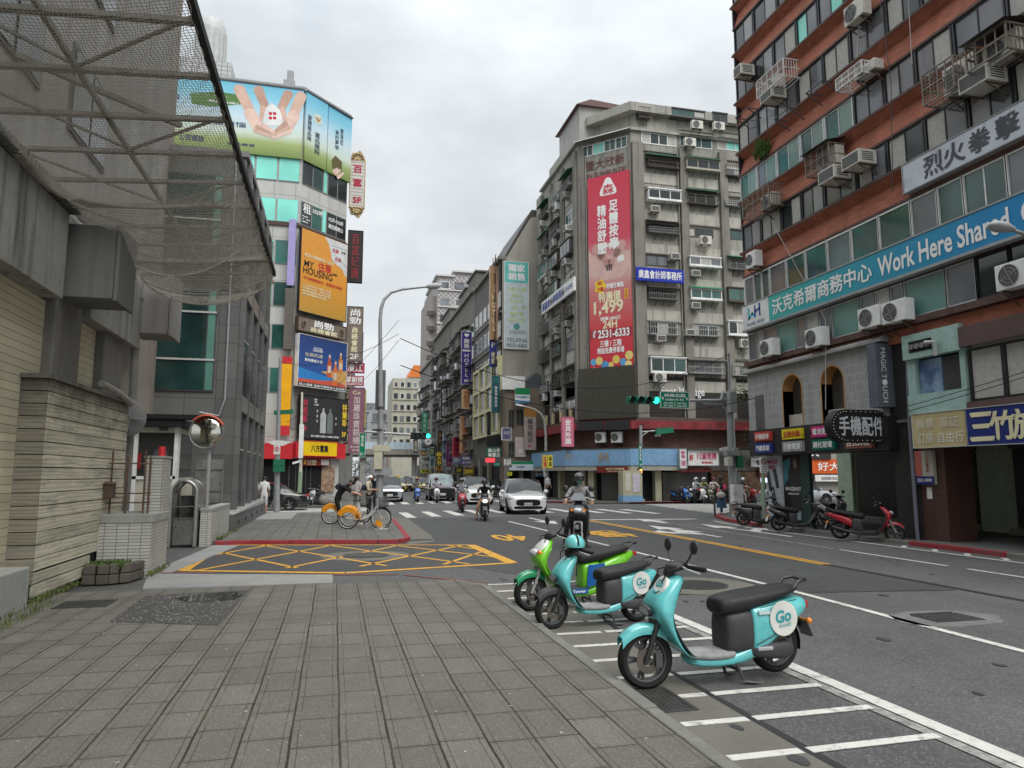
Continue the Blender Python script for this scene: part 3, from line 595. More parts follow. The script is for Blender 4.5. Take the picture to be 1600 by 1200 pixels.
# --- gate: low white tiled wall, railing, guard booth, stainless turnstile, ramp wall
WT=tiles('white_wall_tiles',(.5,.5,.46),(.16,.155,.13),.2,.058,.12,.35,.12,'SZ',.4,0)
t=thing('tiled_gate_wall','low white tiled wall with a taller gate pier beside the wooden cladding','wall',(-3.5,14.8,0))
m=MB();m.box(-4.05,-3.19,14.25,15.6,0,.98);m.build('low_wall',WT,t)
m=MB();m.box(-4.07,-3.17,14.23,15.62,.98,1.13);m.build('coping',CONC_L,t,bevel=.01)
m=MB();m.box(-3.52,-3.19,14.9,15.55,1.13,2.16);m.build('pier',WT,t)
m=MB();m.box(-3.53,-3.17,14.88,15.57,2.16,2.2);m.build('pier_cap',CONC_L,t)
t=thing('iron_railing','rusty iron railing standing on the low white tiled wall','railing',(-3.7,14.5,1.1))
for z in(1.33,1.5,2.05):m=MB();m.bar((-4.05,14.55,z),(-3.3,14.55,z),.025);m.build('rail',RUST,t)
m=MB();[m.bar((x,14.55,1.13),(x,14.55,2.28-.1*(k%2)),.03)for k,x in enumerate((-3.98,-3.72,-3.42,-3.34))];m.build('upright',RUST,t)
m=MB();m.box(-4.03,-3.88,14.3,14.5,1.42,1.68);m.add([(-4.05,14.28,1.68),(-3.86,14.28,1.66),(-3.86,14.5,1.7),(-4.05,14.5,1.72)],[(0,1,2,3)]);solo(m,'mailbox',paint('brown_mailbox',(.1,.065,.05),.5),'small brown metal mailbox between the cladding and the railing','mailbox')
m=MB();m.cyl((-3.24,14.95,2.30),(0,0,1),.06,.16,14);m.cyl((-3.24,14.95,2.21),(0,0,1),.07,.03,14);solo(m,'warning_lamp',[glass('red_lamp_lens',(.6,.02,.03),.2,.1)],'small red warning lamp on top of the white tiled gate pier','lamp',smooth=30)
t=thing('convex_mirror','grey back of a round traffic mirror poking out behind the wooden cladding','traffic mirror',(-4.05,15.75,0))
m=MB();m.lathe([(.02,-.03),(.2,-.025),(.36,-.005),(.4,.02),(.4,.04),(.02,.04)],(-4.22,16.05,3.0),(0,1,0),36);m.build('mirror_back',paint('grey_mirror_back',(.2,.2,.195),.5),t,smooth=40)
m=MB();m.bar((-4.34,15.97,3.02),(-3.82,15.97,2.98),.03);m.bar((-4.12,15.97,2.77),(-4.12,15.97,3.22),.03);m.build('bracket',STEEL,t)
t=thing('convex_mirror','round convex traffic mirror with a red rim on a grey pole by the gate','traffic mirror',(-3.2,20.0,0))
m=MB();m.tube([(-3.2,20.05,0),(-3.2,20.05,2.6)],.05,12);m.build('pole',STEEL,t,smooth=40)
m=MB();m.lathe([(.405,-.02),(.39,-.05),(.32,-.08),(.21,-.115),(.1,-.135),(.01,-.14)],(-3.28,19.95,2.95),(.12,1,-.03),40);m.build('mirror',paint('mirror_face',(.55,.54,.47),.05,1,.05,dirt=.12),t,smooth=60)
m=MB();m.lathe([(.405,-.03),(.43,-.05),(.44,0),(.4,.05),(.02,.06)],(-3.28,19.95,2.95),(.12,1,-.03),40);m.build('rim',paint('grey_rim',(.2,.2,.19),.4),t,smooth=40)
m=MB();c=Vector((-3.28,19.95,2.95))
pts=[(math.cos(a),math.sin(a))for a in[math.radians(25+i*6)for i in range(20)]]
m.loft([[c+Vector((x*r,y_,z*r))for(r,y_)in((.415,-.12),(.46,-.06),(.46,.07),(.415,.02))]for(x,z)in pts]);m.build('visor',PM('red_orange',(.4,.07,.04)),t)
t=thing('guard_booth','cream guard booth with a wide window and a red paper charm','guard booth',(-4.7,21.5,0))
CREAM=paint('cream_panel',(.48,.46,.37),.55,dirt=.25);m=MB();m.box(-7,-4.1,20.6,23,.85,1.75);m.box(-7,-4.1,20.6,23,2.95,3.1);m.build('wall',CREAM,t)
m=MB();m.box(-7,-4.08,20.58,23.02,0,.85);m.build('base',concrete('booth_base',(.12,.12,.115)),t)
m=MB();[m.box(x-.05,x+.05,20.56,20.66,.85,3.1)for x in(-4.12,-5.1,-6.2)];m.box(-4.12,-4.06,20.7,20.8,.85,3.1);m.box(-7,-4.1,20.56,20.64,1.72,1.8);m.build('frame',WHITE,t)
m=MB();m.box(-6.95,-4.15,20.63,20.65,1.8,2.95);m.box(-4.16,-4.14,20.8,22.9,1.8,2.95);m.build('pane',glass('booth_glass',(.03,.032,.032),.08,.3),t)
m=MB();m.box(-7.2,-3.95,20.35,23,3.1,3.3);m.box(-7.2,-3.6,20.3,20.7,3.3,3.42);m.build('roof',MBLACK,t)
m=MB();m.box(-4.55,-4.35,20.5,20.6,3.0,3.1);m.build('fitting',DSTEEL,t)
m=MB(frame((-5.2,20.62,2.2),(1,0,0),(0,-1,0)));m.box(-.24,.24,0,.012,-.2,.2);m.mat(1);put_text(m,'財',0,0,.26,.3,.018,.03);m.build('paper_charm',[PM('charm_red',(.24,.02,.02)),PM('gold',(.5,.33,.08))],t)
m=MB();m.cyl((-4.5,20.62,2.35),(0,1,0),.18,.03,24);m.build('clock',paint('dark_clock',(.06,.065,.07),.4),t)
STN=paint('stainless_steel',(.36,.35,.32),.3,.8,var=.08,dirt=.1,scale=1.5)
t=thing('turnstile','stainless steel arched pedestrian turnstile in the gateway','turnstile',(-3.55,20.1,0))
for y in(19.75,20.65):
 m=MB();xs=[(-4.0,0),(-4.0,1.35)]+[(-3.7-.3*math.cos(a),1.35+.3*math.sin(a))for a in[math.pi*i/12 for i in range(1,12)]]+[(-3.4,1.35),(-3.4,0)]
 m.tube([(x,y,z+.03)for x,z in xs],.045,8);m.build('arch',STN,t,smooth=40)
m=MB();r_=[[(-3.7-rr*math.cos(a),y,1.38+rr*math.sin(a))for a in[math.pi*i/12 for i in range(13)]]for(y,rr)in((19.8,.33),(20.6,.33))];m.loft(r_,False);m.box(-4.03,-4.0,19.8,20.6,0,1.38);m.box(-3.4,-3.37,19.8,20.6,0,1.38);m.build('hood',STN,t,smooth=40)
m=MB();m.box(-3.93,-3.47,19.8,19.83,.08,.72);m.box(-3.98,-3.42,19.78,19.84,.72,.75);m.box(-3.98,-3.42,19.78,19.84,1.02,1.05);m.build('door_panel',STN,t)
m=MB();m.box(-3.85,-3.55,20.1,20.3,.7,1.3);[m.bar((-3.7,20.15,.85+.2*k),(-3.45,19.9,.85+.2*k),.03)for k in range(3)];m.build('rotor',DSTEEL,t)
t=thing('tiled_boundary_wall','short white tiled wall with rust stains to the right of the turnstile','wall',(-3.1,21.5,0))
m=MB();m.box(-3.32,-3.05,19.95,23.2,0,.92);m.build('wall',WT,t);m=MB();m.box(-3.34,-3.03,19.93,23.22,.92,.98);m.build('coping',CONC_L,t)
m=MB();[m.bar((-3.3,23.3,.1),(-3.3,23.3,2.0),.03)];[m.bar((-4.1,23.4,z),(-3.3,23.4,z),.02)for z in(1.0,1.35,2.0)];m.box(-4.1,-3.32,23.42,23.45,.2,2.3);solo(m,'metal_panel',paint('streaky_panel',(.17,.165,.15),.6,.2,.3,5),'grey streaky metal panel with thin rails behind the short tiled wall','panel')
t=thing('ramp_wall','dark granite ramp wall with round vents along the pavement','wall',(-3.0,28,0))
m=MB();m.prism([(-3.3,23.4,0),(-2.95,23.4,0),(-2.95,33.8,0),(-3.3,33.8,0)],(0,0,.62));m.build('wall',paint('dark_granite_plain',(.11,.11,.108),.45,dirt=.4),t)
m=MB();[m.box(-3.35,-2.92,23.4+i*1.3,24.6+i*1.3,.62,.66+.015*i)for i in range(8)];m.build('tile_edge',paint('pale_tread',(.33,.33,.32),.6),t)
for i in range(5):m=MB();m.cyl((-2.945,24.6+i*1.9,.34),(1,0,0),.07,.03,14);m.build('vent',MBLACK,t)
t=thing('stone_planter','low curb planter of rough brown stones with weeds at the cladding foot','planter',(-3.6,14,0))
m=MB();STN_B=concrete('brown_stone',(.12,.105,.09),None,.1,3,.9,.5)
for r in range(2):
 x,y=-4.02,12.95
 for(a,bb,n)in(((-4.03,13.45),(-3.62,13.45),2),((-3.62,13.45),(-3.34,13.65),2),((-3.34,13.65),(-3.24,14.2),3)):
  for i in range(n):
   p=Vector((a[0]+(bb[0]-a[0])*(i+.06*(r+1))/n,a[1]+(bb[1]-a[1])*(i+.06*(r+1))/n,0));q=Vector((a[0]+(bb[0]-a[0])*(i+.97)/n,a[1]+(bb[1]-a[1])*(i+.97)/n,0));d=(q-p).normalized();s_=Vector((-d.y,d.x,0))*.16
   m.prism([p+Vector((0,0,.02+r*.165)),q+Vector((0,0,.02+r*.165)),q+s_+Vector((0,0,.02+r*.165)),p+s_+Vector((0,0,.02+r*.165))],(0,0,.15+random.uniform(-.01,.015)))
m.build('stone',STN_B,t,bevel=.018)
m=MB();m.slab([(-4.0,13.55),(-3.55,13.55),(-3.35,14.2),(-4.0,14.2)],0,.27);m.build('soil',paint('soil',(.05,.04,.03),.9),t)
LEAF=paint('leaf',(.075,.13,.03),.55,var=.45,dirt=0,scale=14);GRASS=paint('grass_blade',(.1,.13,.035),.6,var=.4,dirt=0,scale=9)
def weeds(m,n,fx,h,w_=.02):
 for i in range(n):
  x,y,z=fx();a=random.uniform(0,6.28);l=random.uniform(.4,1)*h;d=Vector((math.cos(a),math.sin(a),0));s_=Vector((-d.y,d.x,0))*w_*random.uniform(.5,1.1);p=Vector((x,y,z));e=p+d*l*.5+Vector((0,0,l))
  m.add([p-s_*.3,p+s_*.3,p+d*l*.25+Vector((0,0,l*.6))+s_,e,p+d*l*.25+Vector((0,0,l*.6))-s_],[(0,1,2,3,4)])
m=MB();weeds(m,420,lambda:(random.uniform(-4.0,-3.45),random.uniform(13.5,14.2),.26),.13,.022);w_=m.build('weeds',LEAF,t);w_['kind']='stuff'
m=MB();weeds(m,900,lambda:(random.uniform(-4.0,-3.55)+.0,random.triangular(5,11.6,9.3),SWZ),.1,.007)
weeds(m,260,lambda:(random.uniform(-4.03,-3.85),random.uniform(11.2,13),SWZ),.09,.012);weeds(m,160,lambda:(random.uniform(-3.3,-3.1),random.uniform(14.1,15.6),.03),.12,.014);weeds(m,160,lambda:(random.uniform(-3.03,-2.85),random.uniform(20.3,24),SWZ),.1,.014);struct(m,'grass',GRASS,'stuff')
# - corner tower with the billboards (left, beyond the side street)
YT=44.0
TA=VY(475,142,YT);TZ=VY(475,142,YT).z
TS=Wall((TA.x,YT),(1,0));TC=Wall((TA.x,YT),(1,1))
L_CH=TC.at(546,186)[0];TE=TC.pt(L_CH,0,0)
TW=thing('corner_tower','pale tiled corner tower with mint windows wrapped in a huge sky blue billboard','building',(TA.x-4,YT+5,0))
WTILE=tiles('white_facade_tiles',(.5,.5,.47),(.2,.2,.19),1.25,1.35,.06,.4,.012,'SZ',.3,0,.2)
m=MB();m.slab([(-16,YT),(TA.x,YT),(TE.x,TE.y),(TE.x,TE.y+9),(-16,TE.y+9)],0,TZ);m.build('wall',WTILE,TW)
m=MB();m.slab([(-16,YT-.12),(TA.x+.05,YT-.12),(TE.x+.15,TE.y-.02),(TE.x+.15,TE.y+9.1),(-16,TE.y+9.1)],TZ-.02,TZ+.22);m.build('parapet_cap',GREY,TW)
FH=2.62;zb=TS.at(430,282)[1]
def twin(W,a0,a1,z0,z1,gl,n=1,parent=TW):
 m=MB(W.M);m.box(a0,a1,-.02,.05,z0,z1);f=m.build('window',GREY,parent);d=(a1-a0)/n
 for i in range(n):mm=MB(W.M);mm.box(a0+d*i+.03,a0+d*(i+1)-.03,.05,.06,z0+.04,z1-.04);mm.build('pane',gl if not isinstance(gl,list)else gl[i%len(gl)],f)
for k in range(7):
 z0=zb-FH*k;z1=z0+1.5
 if z0<5.5:continue
 for i in range(4):
  a1=-.06-i*1.32;twin(TS,a1-1.25,a1,z0,z1,GL_MINT if k<2 or(i and k<4)else(GL_TEAL if(i+k)%3 else GL_GREEN))
 if k<2:
  twin(TC,.1,L_CH*.45,z0,z1,[GL_DARK,GL_GREEN],2);twin(TC,L_CH*.45+.42,L_CH-.08,z0,z1,GL_DARK,2);twin(TC,L_CH*.45+.04,L_CH*.45+.36,z0,z1,GL_MINT)
m=MB(TS.M);m.box(-14,.02,0,.1,TS.at(430,352)[1],TS.at(430,346)[1]);m.build('ledge',PM('brown_ledge',(.08,.05,.045)),TW)
m=MB(TC.M);m.box(0,L_CH,0,.1,TS.at(470,358)[1],TS.at(470,352)[1]);m.build('ledge',PM('brown_ledge',(.08,.05,.045)),TW)
m=MB(TC.M);m.box(.05,L_CH,.0,.02,4.5,TC.at(500,352)[1]-.3);m.build('shaft',concrete('tower_shaft',(.3,.29,.27)),TW)
for(nm,zz)in(('房租 103坪',0),):
 m=MB(TC.M);z0=zb-FH;put_text(m,'租',.55,z0+1.1,.6,.6,.075,.02);put_text(m,'103坪',1.45,z0+1.15,.8,.35,.075,.02);put_text(m,'三二三一',.5,z0+.4,.6,.4,.075,.02);put_text(m,'1F22坪+1F103坪',L_CH*.75,z0+1.05,1.3,.3,.075,.02);put_text(m,'適店面辦公',L_CH*.75,z0+.6,1.3,.3,.075,.02)
 m.build('window_lettering',WTEXT,TW)
t=thing('rooftop_plant','white ribbed water tank and grey cooling units on the corner tower roof','rooftop plant',(TA.x-8,YT+3,TZ))
c=VY(325,60,YT+2);m=MB();r=.95
m.lathe([(r,0),(r,2.3),(r*.95,2.9),(r*.7,3.3),(.05,3.45)],(c.x,YT+3,TZ+2.4),(0,0,1),20);[m.tube([(c.x+(r+.02)*math.cos(q),YT+3+(r+.02)*math.sin(q),TZ+2.5),(c.x+(r+.02)*math.cos(q),YT+3+(r+.02)*math.sin(q),TZ+4.7),(c.x+r*.72*math.cos(q),YT+3+r*.72*math.sin(q),TZ+5.72)],.035,5)for q in[k*math.pi/8 for k in range(16)]];m.build('water_tank',PM('pale_tank',(.46,.47,.46)),t,smooth=40)
m=MB();m.box(c.x-1.7,c.x+1.5,YT+2,YT+4,TZ+.2,TZ+2.4);m.build('tank_base',tiles('pale_grid',(.45,.46,.46),(.2,.2,.2),.35,.3,.05,.5,.1,'SZ',.2,0),t)
for dx,w_,h_ in((-5.4,1.5,3.2),(-3.6,1.1,4.2),(-2.6,.8,2.5),(-7.5,1.6,3.0)):
 m=MB();m.box(c.x+dx,c.x+dx+w_,YT+1.5,YT+3,TZ+.2,TZ+h_);m.box(c.x+dx+.1,c.x+dx+w_-.1,YT+1.45,YT+1.5,TZ+h_*.4,TZ+h_*.55);m.box(c.x+dx-.05,c.x+dx+w_+.05,YT+1.4,YT+1.5,TZ+h_*.7,TZ+h_*.76);m.build('cooling_unit',PM('pale_plant',(.42,.42,.44)),t)
p=VY(452,132,YT+1);m=MB();m.box(p.x-.35,p.x+.35,YT+.8,YT+1.6,TZ,p.z+.2);m.box(p.x-.15,p.x+.25,YT+.9,YT+1.2,p.z+.2,p.z+.9);solo(m,'roof_cabinet',GREY,'small grey cabinet on the tower roof edge above the pictured hands','cabinet')
for k,(x,y)in enumerate(((-8,125),(-6.3,120))):
 pass
SKYB=zramp('billboard_sky_print',[(0,(.17,.25,.06)),(.16,(.34,.42,.14)),(.27,(.62,.72,.62)),(.46,(.58,.74,.82)),(.72,(.22,.58,.74)),(1,(.06,.4,.6))],0,5.2,.4,.35)
BZ1=TS.at(475,144)[1];BZ0=TS.at(475,251)[1];BA0=-11.2
t=thing('sky_billboard','huge sky and meadow billboard with cupped hands holding a white paper house','billboard',(TA.x,YT,BZ0))
m=MB(TS.M);m.box(BA0,.02,.06,.2,BZ0,BZ1);m.build('main_panel',SKYB,t)
BC=L_CH*.47
m=MB(TC.M);m.box(.06,BC,.06,.2,BZ0,BZ1);m.build('corner_panel',SKYB,t)
m=MB(TC.M);m.box(BC+.1,L_CH+.1,.02,.16,BZ0,BZ1);m.build('corner_panel',SKYB,t)
m=MB(TS.M);m.box(BA0,.05,.0,.24,BZ1+.01,BZ1+.12);m.build('frame',DSTEEL,t)
m=MB(TC.M);m.box(.1,L_CH+.12,.0,.24,BZ1+.012,BZ1+.118);m.build('frame',DSTEEL,t)
def S_(px,py):return TS.at(px,py,.2)
SK1=FL(.62,.42,.34);SK2=FL(.5,.31,.24);SK3=FL(.72,.52,.44)
y=.206
C2=lambda p,q,r0,r1:capsule(S_(*p),S_(*q),r0,r1)
flat(t,TS,'printed_arm',[C2((404,141),(414,166),.3,.24)],SK2,y);flat(t,TS,'printed_arm',[C2((450,148),(440,168),.3,.24)],SK2,y+.0005)
flat(t,TS,'printed_arm',[C2((374,140),(392,176),.34,.28)],SK1,y+.001);flat(t,TS,'printed_arm',[C2((470,151),(458,180),.34,.28)],SK1,y+.0015)
flat(t,TS,'printed_hand',[C2((391,178),(403,198),.36,.34)],SK3,y+.002);flat(t,TS,'printed_hand',[C2((459,181),(449,200),.36,.34)],SK3,y+.0025)
for k,(p,q,c)in enumerate((((411,168),(407,190),SK1),((441,170),(446,190),SK1),((400,204),(428,214),SK1),((452,205),(427,215),SK3),((403,199),(430,209),SK2),((449,199),(426,209),SK1),((406,193),(424,204),SK3),((446,194),(432,204),SK2))):flat(t,TS,'printed_finger',[C2(p,q,.17,.11)],c,y+.003+.0004*k)
flat(t,TS,'paper_house',[[S_(412,172),S_(424,160),S_(441,175),S_(441,196),S_(413,196)]],FL(.74,.74,.73),y+.0028)
flat(t,TS,'house_window',[[S_(a,b),S_(a+5,b+.5),S_(a+5,b+5),S_(a,b+4.5)]for a in(420,426.5)for b in(175,182)],RTEXT,y+.0029)
flat(t,TS,'green_brush_stroke',[[S_(297,146),S_(340,143),S_(381,149),S_(384,156),S_(378,163),S_(330,167),S_(300,162)]],FL(.09,.2,.05),y-.003)
m=MB(TS.M)
for s_,x0,y0,x1,y1 in(('招租招商中，',308,146,362,153),('歡迎洽詢！',325,155,372,164)):r_=TS.rect(x0,y0,x1,y1,.2);put_text(m,s_,(r_[0]+r_[1])/2,(r_[2]+r_[3])/2,r_[1]-r_[0],r_[3]-r_[2],y+.004,.015)
m.build('lettering',WTEXT,t);m=MB(TS.M)
for s_,x0,y0,x1,y1,b_ in(('76-121',232,142,280,156,.03),('讓您安心無煩惱',260,178,384,200,.012),('公司標誌',280,208,318,222,.02),('富品樂居',356,221,398,230,.01)):r_=TS.rect(x0,y0,x1,y1,.2);put_text(m,s_,(r_[0]+r_[1])/2,(r_[2]+r_[3])/2,r_[1]-r_[0],r_[3]-r_[2],y+.004,b_)
m.build('lettering',FL(.05,.06,.16),t)
m=MB(TC.M)
def tc(st,x0,y0,x1,y1,off):r_=TC.rect(x0,y0,x1,y1,off);put_text(m,st,(r_[0]+r_[1])/2,(r_[2]+r_[3])/2,r_[1]-r_[0],r_[3]-r_[2],off+.014,.01,True)
tc('富建築品牌',481,178,486,222,.2);tc('富品建設',492,205,499,243,.2);tc('實現您',532,200,536,228,.16);tc('家的夢想',524,202,529,235,.16);m.build('lettering',FL(.06,.09,.12),t)
d0=TC.at(497,187,.2);flat(t,TC,'logo_disc',[disc(d0,.36,.36)],FL(.6,.68,.62),.212);flat(t,TC,'logo_mark',[capsule((d0[0]-.18,d0[1]+.1),(d0[0]-.05,d0[1]-.12),.05,.04),capsule((d0[0]+.18,d0[1]+.1),(d0[0]+.05,d0[1]-.12),.05,.04),capsule((d0[0],d0[1]+.1),(d0[0],d0[1]-.12),.05,.04)],FL(.5,.25,.08),.216)
Q=lambda x,y_:TC.at(x,y_,.16)
flat(t,TC,'printed_house',[[Q(518,250),Q(524,243),Q(534,253),Q(534,268),Q(519,262)]],FL(.12,.1,.04),.176);flat(t,TC,'printed_hand',[capsule(Q(521,268),Q(527,264),.1,.08),capsule(Q(524,272),Q(531,266),.1,.08),capsule(Q(528,277),Q(536,271),.12,.08)],SK3,.178)
def csign(name,label,cat,x0,y0,x1,y1,*a,**k):return sign(name,label,cat,TC,TC.rect(x0,y0,x1,y1,k.get('off',.3)+k.get('depth',.12)),*a,**k)
ORG=zramp('orange_print',[(0,(.5,.28,.04)),(.35,(.72,.3,.03)),(1,(.74,.33,.06))],0,6.5,.5)
def orange_extra(t,W,a0,a1,z0,z1,y):
 w_,h_=a1-a0,z1-z0;P_=lambda x,z:(a0+x*w_,z0+z*h_)
 flat(t,W,'white_page',[[P_(.48,.992),P_(.995,.992),P_(.995,.57)]+[P_(.98-.1*i/6.0-.02,.57+.02*i+.0)for i in range(1,5)]+[P_(.86,.66),P_(.72,.7),P_(.64,.74),P_(.62,.82),P_(.57,.92)]],FL(.62,.63,.62),y+.004)
 flat(t,W,'page_line',[[P_(.62,.92),P_(.99,.92),P_(.99,.913),P_(.62,.913)],[P_(.7,.82),P_(.99,.7),P_(.99,.69),P_(.7,.81)]],FL(.2,.3,.4),y+.008)
csign('magazine_billboard','orange magazine billboard with a curled white page corner and black English lettering','billboard',472,355,540,503,ORG,[('MY',.17,.585,.2,.075,BTEXT),('HOUSING',.36,.50,.62,.085,BTEXT),('住展',.5,.60,.28,.11,RTEXT),('房屋雜誌',.72,.555,.12,.03,BTEXT),('專業市調購屋第一品牌',.38,.685,.62,.045,CTEXT),('不只專業買房好，更要您住得好',.48,.405,.84,.04,RTEXT),('八月採訪全台最大房屋',.35,.32,.6,.026,CTEXT),('市調資訊網，就在住展',.35,.285,.6,.026,CTEXT),('專業購屋資訊情報',.35,.25,.6,.026,CTEXT),('讀者服務查詢',.3,.215,.5,.026,CTEXT),('住展',.72,.86,.14,.05,RTEXT),('住展',.78,.76,.14,.05,RTEXT),('房展',.9,.87,.1,.03,BTEXT)],off=.3,frame_m=BLACK,extra=orange_extra)
def scroll(t,W,a0,a1,z0,z1,y):
 w_,h_=a1-a0,z1-z0
 for s_ in(-1,1):
  m=MB(W.M);cx=(a0+a1)/2+s_*w_*.4;cz=z0+h_*.42;m.tube([(cx+s_*(.08+.2*k/20)*math.cos(k*.45)*w_*.16,y+.02,cz+(.1+.3*k/20)*math.sin(k*.45)*h_*.8)for k in range(21)],.03,6);m.build('scroll',PM('dark_bronze',(.09,.065,.045)),t)
csign('hotel_sign','brown carved signboard with white lettering and scrolls below the orange billboard','sign',467,494,540,531,PM('taupe_board',(.19,.155,.125)),[('尚勁',.52,.72,.4,.56,WTEXT),('商務會館',.52,.22,.56,.36,CTEXT)],off=.3,depth=.25,extra=scroll,frame_m=PM('dark_bronze',(.09,.065,.045)),bold=.03)
def whisky(t,W,a0,a1,z0,z1,y):
 w_,h_=a1-a0,z1-z0;P_=lambda x,z:(a0+x*w_,z0+z*h_)
 flat(t,W,'printed_floor',[[P_(0,.36),P_(.72,.22),P_(.72,.14),P_(0,.14)]],FL(.03,.2,.5),y+.003);flat(t,W,'printed_floor',[[P_(0,.14),P_(.45,.15),P_(.75,.19),P_(1,.11),P_(1,.075),P_(0,.075)]],FL(.55,.1,.06),y+.004)
 flat(t,W,'printed_floor',[[P_(.45,.33),P_(.58,.36),P_(1,.42),P_(1,.12),P_(.76,.19),P_(.62,.28)]],FL(.58,.33,.1),y+.0035);flat(t,W,'text_band',[[P_(0,0),P_(1,0),P_(1,.075),P_(0,.075)]],BLACK,y+.005)
 for cx,cz,hh,cc in((.63,.24,.46,(.5,.1,.03)),(.76,.1,.5,(.62,.16,.04)),(.87,.36,.42,(.6,.24,.06))):
  b0=.075;pts=[(cx-b0/1.6,cz),(cx+b0/1.6,cz),(cx+b0/1.6,cz+hh*.62),(cx+.022,cz+hh*.74),(cx+.02,cz+hh),(cx-.02,cz+hh),(cx-.022,cz+hh*.74),(cx-b0/1.6,cz+hh*.62)]
  flat(t,W,'printed_bottle',[[P_(*q)for q in pts]],FL(*cc),y+.007);flat(t,W,'printed_label',[[P_(cx-.035,cz+hh*.2),P_(cx+.035,cz+hh*.2),P_(cx+.035,cz+hh*.5),P_(cx-.035,cz+hh*.5)],[P_(cx-.018,cz+hh*.86),P_(cx+.018,cz+hh*.86),P_(cx+.018,cz+hh),P_(cx-.018,cz+hh)]],FL(.62,.5,.4),y+.009)
csign('whisky_billboard','dark blue billboard with three amber bottles above the black poster','billboard',468,521,540,612,zramp('navy_print',[(0,(.02,.1,.38)),(1,(.015,.03,.11))],0,4,.4),[('SCOTTISH',.38,.78,.17,.03,WTEXT),('LEADER',.38,.735,.2,.055,WTEXT),('仕高利達',.3,.63,.36,.075,FL(.6,.55,.4)),('蘇格蘭威士忌',.3,.52,.36,.06,WTEXT),('禁止酒駕 酒後不開車安全有保障',.5,.036,.95,.045,WTEXT)],off=.3,depth=.3,frame_m=WHITE,fw=.03,extra=whisky)
def gin(t,W,a0,a1,z0,z1,y):
 w_,h_=a1-a0,z1-z0;P_=lambda x,z:(a0+x*w_,z0+z*h_)
 for cx in(.47,.62):flat(t,W,'printed_bottle',[[P_(cx-.062,.14),P_(cx+.062,.14),P_(cx+.062,.58),P_(cx+.02,.66),P_(cx+.018,.74),P_(cx-.018,.74),P_(cx-.02,.66),P_(cx-.062,.58)]],FL(.42,.43,.43)if cx<.5 else FL(.16,.18,.18),y+.006)
 flat(t,W,'printed_medal',[disc(P_(.34,.66-.12*k),.06,.09)for k in range(3)]+[disc(P_(.75,.52-.14*k),.05,.08)for k in range(2)],FL(.45,.45,.45),y+.006)
csign('bottle_poster','black poster with two clear bottles framed by neon floor signs','billboard',471,617,541,688,PM('charcoal_print',(.035,.035,.036),dirt=0),[('KA',.3,.93,.06,.045,WTEXT),('VA',.3,.87,.06,.045,WTEXT),('LAN',.31,.81,.09,.045,WTEXT),('禁止酒駕 未滿十八歲禁止飲酒',.52,.06,.6,.045,WTEXT),('特蘭斯',.09,.64,.09,.55,FL(.45,.04,.07),'v'),('5F',.09,.22,.09,.12,FL(.45,.04,.07)),('特蘭斯',.94,.62,.1,.55,YTEXT,'v'),('5F',.94,.14,.1,.12,YTEXT)],off=.3,depth=.2,frame_m=MBLACK,extra=gin,bold=.02)
def ssign(name,label,cat,x0,y0,x1,y1,*a,**k):return sign(name,label,cat,TS,TS.rect(x0,y0,x1,y1,k.get('off',.3)+k.get('depth',.12)),*a,**k)
ssign('vertical_sign','narrow lilac vertical sign left of the orange billboard','sign',452,342,459,446,PM('lilac_board',(.36,.31,.58)),off=.3,depth=.35)
ssign('vertical_sign','narrow brown louvred strip below the lilac sign','sign',446,450,456,546,tiles('brown_louvre',(.17,.15,.13),(.07,.06,.05),2,.12,.1,.6,.2,'SZ',.3),off=.3,depth=.35)
ssign('vertical_sign','tall orange yellow vertical sign with red ends beside the tower shaft','sign',441,557,452,680,FL(.8,.38,.01),off=.5,depth=.35,z_parts=[(.5,.955,1.0,.09,RED),(.5,.06,1.0,.12,RED)])
m=MB(TS.M);a0,z1=TS.at(463,360,.3);[m.tube([(a0-.1+.25*k,.12,4.6),(a0-.1+.25*k,.12,z1)],.05,6)for k in range(2)];m.build('drainpipe',STEEL,TW)
SFR=TS.rect(400,692,468,717,.5)
t=thing('red_fascia','plain red fascia with white edge over the side street shop','sign',TS.pt(-5,.4,SFR[2]))
m=MB(TS.M);m.box(-9,.2,.1,.5,SFR[2],SFR[3]);m.build('board',RED,t)
m=MB(TC.M);r_=TC.rect(474,690,536,717,.4);m.box(.1,L_CH+.15,.1,.4,r_[2],r_[3]);m.build('board',RED,t)
sign('dumpling_shop_sign','yellow shop sign with black brush lettering on the red fascia','sign',TC,TC.rect(474,689,526,713,.56),FL(.78,.52,.01),[('八方雲集',.48,.52,.5,.5,BTEXT)],off=.42,depth=.14,frame_m=RED,bold=.03)
sign('dumpling_shop_banner','dark red banner with dumpling picture hanging under the yellow shop sign','banner',TC,TC.rect(474,716,516,728,.3),PM('maroon',(.16,.025,.02)),[('八方雲集',.3,.62,.34,.4,CTEXT),('手工水餃',.3,.22,.3,.24,CTEXT)],off=.25,depth=.05,z_parts=[(.8,.5,.3,.8,FL(.5,.48,.45)),(.06,.5,.08,.6,FL(.5,.2,.04))])
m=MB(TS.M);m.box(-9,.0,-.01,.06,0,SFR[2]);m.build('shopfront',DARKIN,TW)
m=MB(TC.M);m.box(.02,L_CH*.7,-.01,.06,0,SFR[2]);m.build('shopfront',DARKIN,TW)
m=MB(TC.M);[m.box(.4+.4*k,.45+.4*k,.06,.09,.2,2.6)for k in range(4)];m.build('shop_door_bars',DSTEEL,TW)
